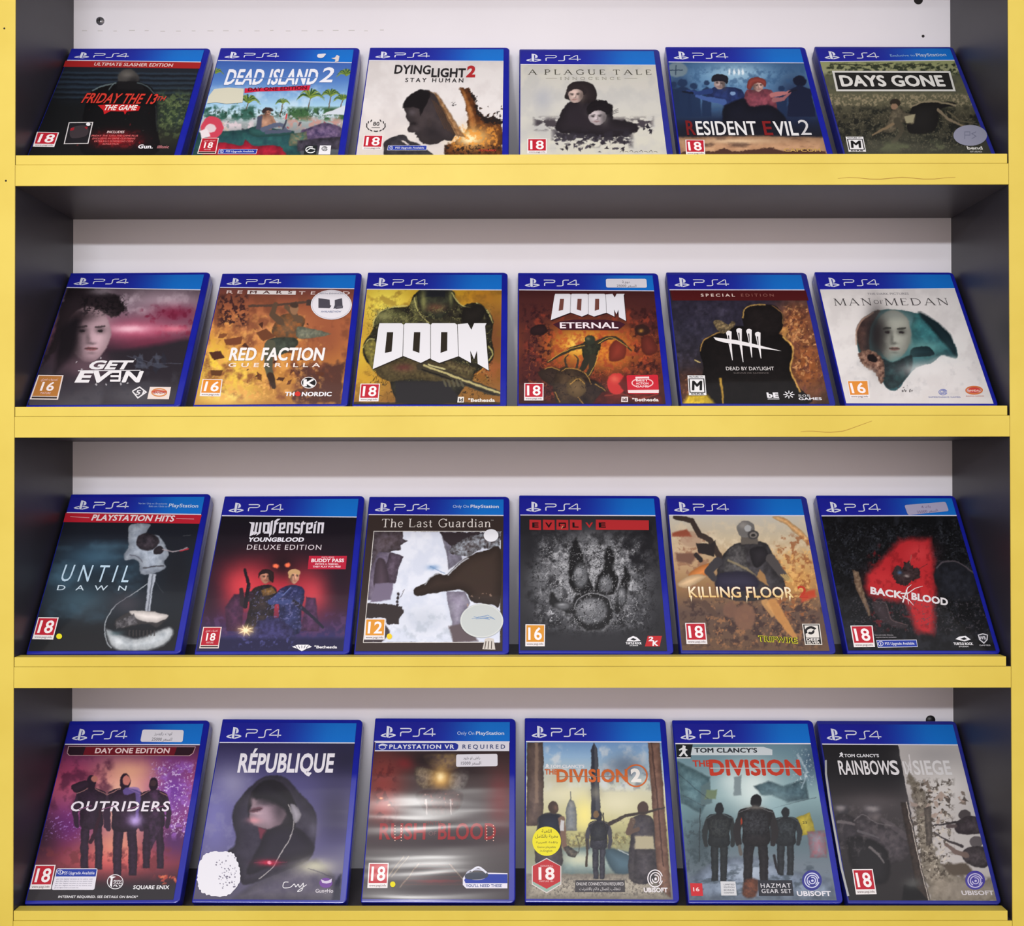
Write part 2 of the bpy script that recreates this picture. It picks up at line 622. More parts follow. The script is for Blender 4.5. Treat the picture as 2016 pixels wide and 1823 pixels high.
    def ring(self, part, x, y, rx, ry, w, col, level=1, a0=0, a1=360, n=40):
        o = []
        for rr in (1, 0):
            for i in range(n + 1):
                a = math.radians(a0 + (a1 - a0) * i / n)
                k = 0 if rr else w
                o.append((x + (rx - k) * math.cos(a), y + (ry - k) * math.sin(a)))
        uv = self.uv(o)
        self.add(part, uv, [(i, i + 1, n + 2 + i, n + 1 + i) for i in range(n)], col, level)

    def stroke(self, part, pts, w, col, level=1, smooth=False, taper=None):
        P = catmull(pts, 5, False) if smooth else np.asarray(pts, float)
        n = len(P)
        W = [w + ((taper - w) * i / (n - 1) if taper is not None else 0) for i in range(n)]
        L, Rr = [], []
        for i in range(n):
            d0 = P[i] - P[i - 1] if i else P[1] - P[0]
            d1 = P[i + 1] - P[i] if i < n - 1 else d0
            d0 = d0 / (np.hypot(*d0) + 1e-9)
            d1 = d1 / (np.hypot(*d1) + 1e-9)
            t = d0 + d1
            t = t / (np.hypot(*t) + 1e-9)
            nn = np.array([-t[1], t[0]])
            k = min(1 / max(abs(nn @ np.array([-d0[1], d0[0]])), 0.35), 2.2) * W[i] / 2
            L.append(P[i] + nn * k)
            Rr.append(P[i] - nn * k)
        uv = self.uv(np.array(L + Rr))
        self.add(part, uv, [(i, i + 1, n + i + 1, n + i) for i in range(n - 1)], col, level)

    def text(self, part, s, x0, y0, x1, h, col, y1=None, bold=0.0, shear=0.0, level=3, spacing=1.0, shadow=None, col2=None):
        """A line of lettering from (x0, y0) to (x1, y1) along its foot, capitals h high on the sheet."""
        y1 = y0 if y1 is None else y1
        bold *= 0.62
        spacing += bold * 1.1
        spread = any(c in 'MWmwN' for c in s) and abs(bold) > .006
        co, faces, w = glyphs(s, 0.0 if spread else bold, spacing)
        if not len(co):
            return
        p0, p1 = self.uv([(x0, y0), (x1, y1)])
        xm, ym = (x0 + x1) / 2, (y0 + y1) / 2
        q = self.uv([(xm, ym), (xm, ym - h)])
        ch = abs(q[1, 1] - q[0, 1])
        ax = (p1 - p0)
        up = np.array([-ax[1], ax[0]]) / np.hypot(*ax) * ch
        if shadow is not None:
            c2, f2, w2 = glyphs(s, (0.0 if spread else bold) + 0.035, spacing)
            xx = (c2[:, 0] - w2 / 2) / w
            uv = p0 + np.outer(xx + 0.5 + shear * c2[:, 1] * ch / np.hypot(*ax), ax) + np.outer(c2[:, 1], up)
            self.add(part, uv, f2, shadow, level - 1)
        uv = p0 + np.outer(co[:, 0] / w + shear * co[:, 1] * ch / np.hypot(*ax), ax) + np.outer(co[:, 1], up)
        cols = None
        if col2 is not None:
            t = np.clip(co[:, 1], 0, 1)
            cols = [tuple(np.array(col2) * (1 - k) + np.array(col) * k) for k in t]
        self.add(part, uv, faces, col, level, cols)
        if spread:                               # thicken sharp-cornered letters by overprinting them slightly shifted
            r_ = bold / .682
            for k in range(6):
                a_ = math.pi * k / 3 + .3
                dx_, dy_ = r_ * math.cos(a_), r_ * math.sin(a_) * .8
                self.add(part, uv + ax * dx_ / w + up * dy_, faces, col, level, cols)

    def quad_text(self, part, s, quad, fx0, fx1, fy, fh, col, bold=0.0, level=4, spacing=1.0):
        """Lettering placed inside a four-cornered badge by fractions of its width and height."""
        TL, TR, BR, BL = [np.array(p, float) for p in quad]

        def at(a, b):
            return (TL * (1 - a) + TR * a) * (1 - b) + (BL * (1 - a) + BR * a) * b
        a, b = at(fx0, fy), at(fx1, fy)
        hh = np.linalg.norm(at(.5, fy) - at(.5, fy - fh))
        self.text(part, s, a[0], a[1], b[0], abs(at(.5, fy)[1] - at(.5, fy - fh)[1]), col, y1=b[1], bold=bold, level=level, spacing=spacing)

    def inset(self, quad, x0, y0, x1, y1):
        TL, TR, BR, BL = [np.array(p, float) for p in quad]

        def at(a, b):
            return tuple((TL * (1 - a) + TR * a) * (1 - b) + (BL * (1 - a) + BR * a) * b)
        return [at(x0, y0), at(x1, y0), at(x1, y1), at(x0, y1)]

    # ---- pieces that many covers share
    def banner(self, yl, yr, logo=(0, 0, 0, 0), line=True):
        """Blue header strip with the emblem and the wide line lettering."""
        TL, TR, BR, BL = self.corners
        n = 14
        v0 = self.uv([(TL[0] + (BL[0] - TL[0]) * .09, yl), (TR[0] + (BR[0] - TR[0]) * .09, yr)])[:, 1]
        uv, cols = [], []
        for i in range(n + 1):
            t = i / n
            u = SW * t
            vb = v0[0] * (1 - t) + v0[1] * t
            k = min(max((t - .36) / .5, 0), 1)
            k = k * k * (3 - 2 * k)
            c = np.array((30, 34, 158)) * (1 - k) + np.array((20, 118, 214)) * k
            uv += [(u, vb), (u, SH)]
            cols += [tuple(c), tuple(c * .96)]
        self.add('header_strip', uv, [(2 * i, 2 * i + 2, 2 * i + 3, 2 * i + 1) for i in range(n)], None, 1, cols)
        if line:
            self.add('header_strip', [(0, v0[0] - .0009), (SW, v0[1] - .0009), (SW, v0[1] + .0002), (0, v0[0] + .0002)], [(0, 1, 2, 3)], (225, 225, 240), 2)
        # emblem and lettering in the strip's own units (s = strip height)
        sh = SH - v0[0]
        W_ = (228, 232, 246)

        def put(pts, ox, oy, sx, sy, strokew=None):
            q = [(ox + a * sx, oy + b * sy) for a, b in pts]
            if strokew is None:
                tri = tessellate_polygon([[Vector((a, b, 0)) for a, b in q]])
                self.add('header_emblem', q, tri, W_, 3)
        ox, oy = .0052, v0[0] + sh * .16
        ex, ey = .0142, sh * .62
        put([(.37, 1.0), (.37, .08), (.53, .01), (.53, .86), (.60, .82), (.60, .70), (.60, .52), (.55, .47), (.66, .46), (.76, .55), (.76, .72), (.68, .88), (.54, .96)], ox, oy, ex, ey)
        put([(.35, .40), (.10, .30), (.0, .20), (.08, .12), (.35, .05), (.35, .15), (.18, .19), (.16, .22), (.35, .30)], ox, oy, ex, ey)
        put([(.56, .38), (.80, .36), (.98, .28), (.99, .19), (.86, .12), (.56, .0), (.56, .11), (.82, .21), (.82, .25), (.56, .28)], ox, oy, ex, ey)
        wx, wy, ww, wh = .0232, v0[0] + sh * .25, .0325, sh * .40

        def pen(pts, w):
            P = np.array([(wx + a * ww, wy + b * wh) for a, b in pts])
            m = len(P)
            L, R_ = [], []
            for i in range(m):
                d0 = P[i] - P[i - 1] if i else P[1] - P[0]
                d1 = P[i + 1] - P[i] if i < m - 1 else d0
                t = d0 / np.hypot(*d0) + d1 / np.hypot(*d1)
                t /= np.hypot(*t) + 1e-9
                L.append(P[i] + np.array([-t[1], t[0]]) * w / 2)
                R_.append(P[i] - np.array([-t[1], t[0]]) * w / 2)
            self.add('header_emblem', L + R_, [(i, i + 1, m + i + 1, m + i) for i in range(m - 1)], W_, 3)
        pw = .00105
        pen([(0, 1), (.25, 1), (.30, .95), (.32, .82), (.30, .62), (.25, .55), (.07, .55), (.03, .50), (.02, .40), (.02, 0)], pw)
        pen([(.37, 0), (.49, 0), (.535, .05), (.55, .18), (.55, .82), (.57, .95), (.61, 1), (.72, 1)], pw)
        pen([(.93, 0), (.93, .98), (.90, 1), (.68, .32), (.69, .28), (1.02, .28)], pw)

    def pegi(self, n, quad, col=(186, 32, 50)):
        b = 'rating_badge'
        self.poly(b, quad, (232, 228, 228), 3)
        self.poly(b, self.inset(quad, .05, .04, .95, .80), col, 4)
        self.quad_text(b, n, quad, .15, .85, .70, .54, (245, 238, 238), .03, 5)
        self.quad_text(b, 'www.pegi.info', quad, .08, .92, .94, .09, (90, 60, 60), .0, 5)

    def gcam(self, n, quad, col=(176, 30, 48)):
        b = 'rating_badge'
        self.poly(b, quad, (228, 215, 210), 3)
        self.poly(b, self.inset(quad, .05, .04, .95, .86), col, 4)
        self.poly(b, self.inset(quad, .05, .89, .95, .96), (50, 40, 40), 4)
        self.quad_text(b, n, quad, .26, .74, .64, .34, (242, 232, 230), .03, 5)
        self.quad_text(b, '\uFEF1\uFEAE\uFEE4\uFECB \uFED2\uFEF4\uFEE8\uFEBC\uFE97', quad, .18, .82, .22, .10, (235, 200, 200), 0, 5)
        self.quad_text(b, 'MATURE', quad, .32, .68, .78, .08, (235, 200, 200), 0, 5)

    def esrb(self, quad):
        b = 'rating_badge'
        self.poly(b, quad, (228, 228, 228), 3)
        self.poly(b, self.inset(quad, .05, .16, .95, .88), (25, 25, 25), 4)
        self.poly(b, self.inset(quad, .11, .20, .89, .84), (232, 232, 232), 5)
        TL, TR, BR, BL = self.inset(quad, .22, .30, .80, .74)
        x0, y0, x1 = BL[0], BL[1], BR[0]
        self.text(b, 'M', x0, y0, x1 - 6, BL[1] - TL[1], (18, 18, 18), y1=BR[1], bold=.07, shear=.12, level=6)
        self.quad_text(b, 'MATURE 17+', quad, .10, .90, .13, .09, (30, 30, 30), .01, 5)
        self.quad_text(b, 'ESRB', quad, .15, .85, .98, .08, (30, 30, 30), .03, 5)

    def pill(self, quad, s='PS5 Upgrade Available'):
        b = 'upgrade_tag'
        self.poly(b, quad, (220, 222, 238), 3)
        self.poly(b, self.inset(quad, .012, .07, .988, .93), (36, 58, 158), 4)
        q = self.inset(quad, .04, .18, .14, .82)
        cx, cy = np.mean([p[0] for p in q]), np.mean([p[1] for p in q])
        r = (q[3][1] - q[0][1]) / 2
        self.ring(b, cx, cy, r * 1.15, r, r * .22, (225, 228, 242), 5)
        self.stroke(b, [(cx, cy + r * .5), (cx, cy - r * .5)], r * .3, (225, 228, 242), 5)
        self.quad_text(b, s, quad, .20, .93, .68, .36, (225, 228, 242), .01, 5)

    def sticker(self, part, quad, rows, col=(226, 224, 232), ink=(70, 66, 78), level=9):
        """Rounded paper label stuck on the sleeve."""
        TL, TR, BR, BL = [np.array(p, float) for p in quad]
        pts = []
        for a, b, c in ((BL, TL, TR), (TL, TR, BR), (TR, BR, BL), (BR, BL, TL)):
            r = 9.0
            u1 = (a - b) / np.linalg.norm(a - b) * r
            u2 = (c - b) / np.linalg.norm(c - b) * r
            pts += [b + u1, b + (u1 + u2) * .29, b + u2]
        self.poly(part, pts, col, level)
        for s, x0, x1, y, h in rows:
            self.quad_text(part, s, quad, x0, x1, y, h, ink, 0, level + 1)

    def swirl(self, part, x, y, r, col, level=4, ry=None):
        ry = ry or r
        self.ring(part, x, y, r, ry, r * .14, col, level, 15, 345)
        for k, a0 in ((.74, 120), (.48, 250)):
            self.ring(part, x + r * .05, y + ry * .03, r * k, ry * k, r * .13, col, level, a0, a0 + 290)
        self.disc(part, x + r * .06, y + ry * .05, r * .16, ry * .16, col, level)

    def house(self, name, x0, y, x1, h, col, bold=.02, level=4, part='maker_mark', **k):
        self.text(part, name, x0, y, x1, h, col, bold=bold, level=level, **k)

    # ---- serif capitals and letters drawn with thin and thick strokes
    def serif(self, part, s, x0, y0, x1, h, col, y1=None, thick=.115, thin=.05, level=3, gap=.16, lower=.62):
        y1 = y0 if y1 is None else y1
        adv, x = [], 0.0
        for ch in s:
            if ch == ' ':
                x += .42
                continue
            G = SERIF[ch]
            adv.append((G, x))
            x += G[0] + gap
        tot = x - gap
        p0, p1 = self.uv([(x0, y0), (x1, y1)])
        xm, ym = (x0 + x1) / 2, (y0 + y1) / 2
        q = self.uv([(xm, ym), (xm, ym - h)])
        chh = abs(q[1, 1] - q[0, 1])
        ax = (p1 - p0) / tot
        up = np.array([-ax[1], ax[0]]) / np.hypot(*ax) * chh
        for G, ox in adv:
            for kind, pts in G[1]:
                w = thick if kind == 'T' else thin
                P = np.array(pts, float)
                if kind in 'CD' and len(P) > 2:
                    P = catmull(P, 5, False)
                    w = (thick + thin) / 2 if kind == 'C' else thin
                m = len(P)
                L, R_ = [], []
                for i in range(m):
                    d0 = P[i] - P[i - 1] if i else P[1] - P[0]
                    d1 = P[i + 1] - P[i] if i < m - 1 else d0
                    t = d0 / (np.hypot(*d0) + 1e-9) + d1 / (np.hypot(*d1) + 1e-9)
                    t /= np.hypot(*t) + 1e-9
                    L.append(P[i] + np.array([-t[1], t[0]]) * w / 2)
                    R_.append(P[i] - np.array([-t[1], t[0]]) * w / 2)
                Q = np.array(L + R_)
                uv = p0 + np.outer(Q[:, 0] + ox, ax) + np.outer(Q[:, 1], up)
                self.add(part, uv, [(i, i + 1, m + i + 1, m + i) for i in range(m - 1)], col, level)


def _s(x, y, w=.2):
    return ('t', [(x - w / 2, y), (x + w / 2, y)])


# glyph: (advance, [(T thick / t thin / C round / D fine round, points)])
SERIF = {
    'A': (.86, [('t', [(.06, 0), (.42, 1)]), ('T', [(.42, 1), (.80, 0)]), ('t', [(.2, .35), (.66, .35)]), _s(.06, .02), _s(.8, .02, .22)]),
    'P': (.62, [('T', [(.12, 0), (.12, 1)]), ('C', [(.12, .97), (.40, .97), (.56, .75), (.40, .50), (.14, .48)]), _s(.12, .02, .26), _s(.1, .98)]),
    'L': (.62, [('T', [(.12, 0), (.12, 1)]), ('t', [(.12, .03), (.56, .03), (.60, .22)]), _s(.12, .98, .26)]),
    'G': (.84, [('C', [(.76, .76), (.60, .95), (.38, .97), (.12, .75), (.10, .35), (.30, .04), (.58, .03), (.74, .12)]), ('T', [(.74, .10), (.74, .42)]), _s(.72, .42, .24), ('t', [(.76, .98), (.76, .74)])]),
    'U': (.82, [('T', [(.14, 1), (.14, .34)]), ('C', [(.14, .36), (.24, .06), (.44, .03), (.62, .10), (.68, .36)]), ('t', [(.68, .3), (.68, 1)]), _s(.14, .98, .26), _s(.68, .98)]),
    'E': (.62, [('T', [(.12, 0), (.12, 1)]), ('t', [(.12, .97), (.52, .97), (.55, .82)]), ('t', [(.12, .52), (.44, .52)]), ('t', [(.12, .03), (.54, .03), (.58, .2)])]),
    'T': (.72, [('T', [(.36, 0), (.36, 1)]), ('t', [(.03, .80), (.06, .97), (.66, .97), (.69, .80)]), _s(.36, .02, .26)]),
    'I': (.24, [('T', [(.12, 0), (.12, 1)]), _s(.12, .02, .26), _s(.12, .98, .26)]),
    'N': (.86, [('t', [(.12, 0), (.12, 1)]), ('T', [(.12, 1), (.74, 0)]), ('t', [(.74, 0), (.74, 1)]), _s(.12, .02), _s(.08, .98), _s(.74, .98)]),
    'O': (.88, [('C', [(.44, .98), (.16, .84), (.08, .5), (.16, .16), (.44, .02), (.72, .16), (.80, .5), (.72, .84), (.44, .98)])]),
    'C': (.76, [('C', [(.72, .76), (.56, .95), (.36, .97), (.12, .75), (.10, .35), (.28, .04), (.54, .03), (.72, .20)]), ('t', [(.73, .98), (.73, .74)])]),
    'M': (1.04, [('t', [(.10, 0), (.16, 1)]), ('T', [(.16, 1), (.52, .04)]), ('t', [(.52, .04), (.88, 1)]), ('T', [(.88, 1), (.94, 0)]), _s(.10, .02), _s(.94, .02, .24), _s(.12, .98, .16), _s(.92, .98, .16)]),
    'F': (.58, [('T', [(.12, 0), (.12, 1)]), ('t', [(.12, .97), (.52, .97), (.55, .80)]), ('t', [(.12, .52), (.44, .52)]), _s(.12, .02, .26)]),
    'D': (.84, [('T', [(.12, 0), (.12, 1)]), ('C', [(.12, .97), (.46, .95), (.72, .72), (.74, .34), (.48, .05), (.12, .03)]), _s(.1, .98), _s(.1, .02)]),
    'h': (.58, [('T', [(.12, 0), (.12, 1)]), ('C', [(.12, .46), (.28, .62), (.42, .58), (.46, .42)]), ('T', [(.46, .44), (.46, 0)]), _s(.12, .02, .2), _s(.46, .02, .2), _s(.07, .98, .12)]),
    'e': (.50, [('t', [(.08, .36), (.44, .36)]), ('C', [(.44, .36), (.40, .58), (.24, .64), (.08, .46), (.08, .20), (.24, .02), (.44, .12)])]),
    'a': (.50, [('C', [(.08, .54), (.22, .64), (.38, .56), (.38, .10), (.46, .02)]), ('C', [(.38, .38), (.14, .32), (.07, .14), (.20, .02), (.38, .14)])]),
    's': (.42, [('C', [(.36, .54), (.22, .64), (.08, .52), (.16, .38), (.32, .28), (.38, .12), (.22, .01), (.06, .10)])]),
    't': (.36, [('T', [(.16, .82), (.16, .12)]), ('t', [(.02, .60), (.32, .60)]), ('C', [(.16, .14), (.22, .02), (.34, .06)])]),
    'u': (.58, [('T', [(.12, .62), (.12, .20)]), ('C', [(.12, .22), (.20, .02), (.34, .04), (.44, .16)]), ('T', [(.44, .62), (.44, 0)]), _s(.08, .61, .12), _s(.40, .61, .12), _s(.49, .02, .12)]),
    'r': (.40, [('T', [(.12, 0), (.12, .62)]), ('C', [(.12, .42), (.24, .62), (.36, .58)]), _s(.12, .02, .22), _s(.07, .61, .12)]),
    'd': (.56, [('T', [(.44, 0), (.44, 1)]), ('C', [(.44, .54), (.26, .64), (.08, .46), (.08, .18), (.24, .02), (.44, .12)]), _s(.39, .98, .12), _s(.49, .02, .12)]),
    'i': (.24, [('T', [(.12, 0), (.12, .62)]), ('T', [(.12, .80), (.12, .92)]), _s(.12, .02, .2), _s(.07, .61, .12)]),
    'n': (.58, [('T', [(.12, 0), (.12, .62)]), ('C', [(.12, .44), (.28, .62), (.42, .58), (.46, .42)]), ('T', [(.46, .44), (.46, 0)]), _s(.12, .02, .2), _s(.46, .02, .2), _s(.07, .61, .12)]),
    'f': (.4, [('T', [(.14, 0), (.14, .8)]), ('C', [(.14, .78), (.22, .98), (.38, .92)]), ('t', [(.02, .6), (.32, .6)])]),
    'o': (.5, [('C', [(.25, .64), (.1, .52), (.07, .32), (.12, .12), (.25, .02), (.4, .12), (.44, .32), (.4, .52), (.25, .64)])]),
}


# ------------------------------------------------------------------ poses: left foot (m), lean in the plane and tilt (degrees), tracing marks TL TR BR BL
POSES = {
    'A1': (-0.4161, -0.04, 36.88, [(394, 114), (1126, 113), (955, 707), (150, 708)]),
    'A2': (-0.2749, -0.08, 36.77, [(1218, 111), (1950, 110), (1861, 706), (1055, 707)]),
    'B1': (-0.1336, -0.17, 36.77, [(152, 120), (952, 119), (943, 769), (64, 769)]),
    'B2': (0.0075, -0.34, 38.1, [(1053, 131), (1854, 133), (1934, 762), (1051, 760)]),
    'C1': (0.1455, -0.34, 36.92, [(63, 107), (791, 108), (943, 697), (141, 696)]),
    'C2': (0.2866, -0.34, 36.94, [(881, 106), (1610, 107), (1843, 696), (1041, 694)]),
    'D1': (-0.415, 0.34, 37.2, [(391, 346), (1125, 341), (959, 1056), (151, 1061)]),
    'D2': (-0.2717, 0.34, 37.62, [(1228, 348), (1962, 344), (1880, 1054), (1071, 1059)]),
    'E1': (-0.1355, -0.18, 37.31, [(140, 131), (941, 132), (930, 911), (48, 910)]),
    'E2': (0.0059, -0.34, 37.8, [(1045, 135), (1847, 137), (1926, 911), (1042, 908)]),
    'F1': (0.1458, -0.34, 37.65, [(68, 120), (797, 122), (952, 828), (148, 825)]),
    'F2': (0.2859, -0.34, 37.62, [(880, 118), (1611, 120), (1849, 827), (1044, 824)]),
    'G1': (-0.4148, 0.12, 36.25, [(393, 112), (1128, 110), (962, 959), (155, 961)]),
    'G2': (-0.2699, 0.08, 37.53, [(1241, 123), (1977, 121), (1891, 960), (1081, 962)]),
    'H1': (-0.1337, -0.04, 37.89, [(149, 137), (951, 136), (945, 1049), (60, 1049)]),
    'H2': (0.0068, -0.34, 37.51, [(1052, 132), (1855, 135), (1935, 1052), (1050, 1048)]),
    'I1': (0.1451, -0.34, 37.8, [(66, 122), (797, 125), (953, 956), (147, 952)]),
    'I2': (0.287, -0.2, 37.57, [(889, 119), (1620, 120), (1862, 953), (1056, 951)]),
    'J1': (-0.4151, 0.29, 36.9, [(386, 133), (1122, 129), (956, 1099), (145, 1104)]),
    'J2': (-0.2728, -0.32, 36.13, [(1229, 126), (1965, 129), (1874, 1105), (1066, 1100)]),
    'K1': (-0.1285, -0.19, 35.52, [(184, 131), (988, 133), (983, 1200), (101, 1197)]),
    'K2': (0.0119, -0.33, 35.63, [(1086, 132), (1891, 136), (1970, 1203), (1087, 1198)]),
    'L1': (0.1512, -0.07, 36.69, [(100, 128), (832, 129), (992, 1094), (187, 1093)]),
    'L2': (0.2869, -0.23, 37.24, [(893, 133), (1626, 135), (1866, 1098), (1059, 1095)]),
}
TT = 'title_lettering'
WHITE = (232, 232, 236)


# ------------------------------------------------------------------ top shelf
def art_slasher(s):
    s.vg((170, (26, 30, 36)), (300, (30, 38, 48)), (430, (20, 22, 24)), (690, (20, 19, 20)))
    for k, y in enumerate((236, 262, 288, 316, 344, 372)):
        s.l([(330 - k * 10, y), (1090 - k * 9, y + 8)], 9, (44, 60, 76), 8, .75)
        s.l([(330 - k * 10, y + 12), (1090 - k * 9, y + 20)], 5, (12, 15, 20), 6, .8)
    s.g(250, 480, 130, 200, (16, 17, 19), .8)
    s.g(960, 470, 120, 110, (42, 58, 44), .95)
    s.mix(16, (84, 100, 62), .5, .66, .8, (850, 330, 1080, 620))
    s.mix(9, (118, 130, 84), .56, .7, .6, (860, 350, 1060, 560))
    s.l([(985, 320), (1000, 430), (960, 560)], 5, (50, 62, 60), 4, .8)
    s.g(850, 600, 220, 60, (48, 50, 38), .6)
    s.p([(470, 690), (455, 520), (475, 400), (505, 338), (580, 305), (640, 292), (770, 292), (826, 312), (858, 360), (866, 520), (848, 690)], (11, 11, 13), 5, smooth=True)
    s.e(708, 268, 58, 50, (66, 64, 62), soft=8)
    s.g(702, 248, 36, 20, (112, 108, 102), .8)
    s.g(736, 286, 30, 24, (30, 30, 32), .9)
    s.p([(650, 285), (770, 285), (800, 330), (640, 330)], (20, 20, 22), 6)
    s.l([(512, 336), (560, 312), (640, 296)], 7, (120, 138, 140), 5, .8, True)
    s.l([(600, 330), (625, 300)], 6, (120, 138, 140), 5, .7)
    s.l([(760, 292), (810, 312), (852, 352)], 6, (92, 108, 112), 5, .8, True)
    s.l([(858, 420), (866, 560)], 4, (70, 80, 80), 4, .6)
    s.g(640, 605, 120, 42, (140, 18, 26), .95)
    s.mix(14, (170, 30, 36), .5, .7, .8, (500, 550, 800, 660))
    s.shards(20, (400, 440, 900, 640), (2, 5), [(70, 72, 74), (120, 30, 30)], .6)
    s.banner(168, 178)
    s.poly('edition_band', [(362, 171), (1111, 180), (1101, 215), (350, 205)], (166, 34, 34), 1)
    s.text('edition_band', 'ULTIMATE SLASHER EDITION', 518, 199, 950, 17, (238, 208, 204), y1=206, bold=.03, level=3)
    s.text(TT, 'FRIDAY THE 13', 448, 404, 850, 52, (206, 58, 46), y1=410, bold=.03, shear=.12, level=4, shadow=(30, 8, 8))
    s.text(TT, 'TH', 858, 392, 905, 22, (206, 58, 46), bold=.03, shear=.2, level=4)
    s.poly(TT, [(540, 418), (600, 412), (740, 412), (775, 425), (765, 448), (700, 452), (690, 470), (682, 452), (610, 450), (575, 468), (570, 446)], (190, 30, 34), 2)
    s.text(TT, 'THE GAME', 570, 445, 748, 27, (238, 226, 222), bold=.05, shear=.1, level=4)
    ph = [(380, 512), (515, 510), (488, 630), (352, 632)]
    s.poly('photo_inset', ph, (214, 210, 210), 2)
    s.poly('photo_inset', s.inset(ph, .04, .03, .96, .97), (30, 28, 32), 3)
    s.poly('photo_inset', [(400, 540), (470, 530), (490, 560), (470, 590), (400, 600), (385, 570)], (58, 50, 54), 4, True)
    s.poly('photo_inset', [(392, 545), (412, 540), (408, 556), (388, 560)], (150, 30, 40), 5)
    s.poly('photo_inset', [(466, 540), (486, 536), (480, 552)], (150, 30, 40), 5)
    s.disc('photo_inset', 488, 524, 12, 9, (230, 230, 232), 5)
    s.text('small_print', 'INCLUDES', 590, 572, 684, 13, (228, 200, 198), bold=.04)
    for k, (a, b) in enumerate(((505, 760), (510, 745), (520, 735), (566, 655))):
        s.text('small_print', ('FRIDAY THE 13TH THE GAME PLUS', 'EXCLUSIVE IN GAME CLOTHING', 'EXTRA KILLS DOWNLOAD CODE', 'BONUS PACK')[k], a, 591 + k * 15, b, 9, (222, 110, 110), bold=.02)
    s.house('Gun.', 760, 656, 842, 20, WHITE, .05)
    s.house('illfonic', 866, 656, 930, 16, (190, 120, 124), .02)
    s.pegi('18', [(205, 565), (327, 568), (300, 648), (182, 646)])


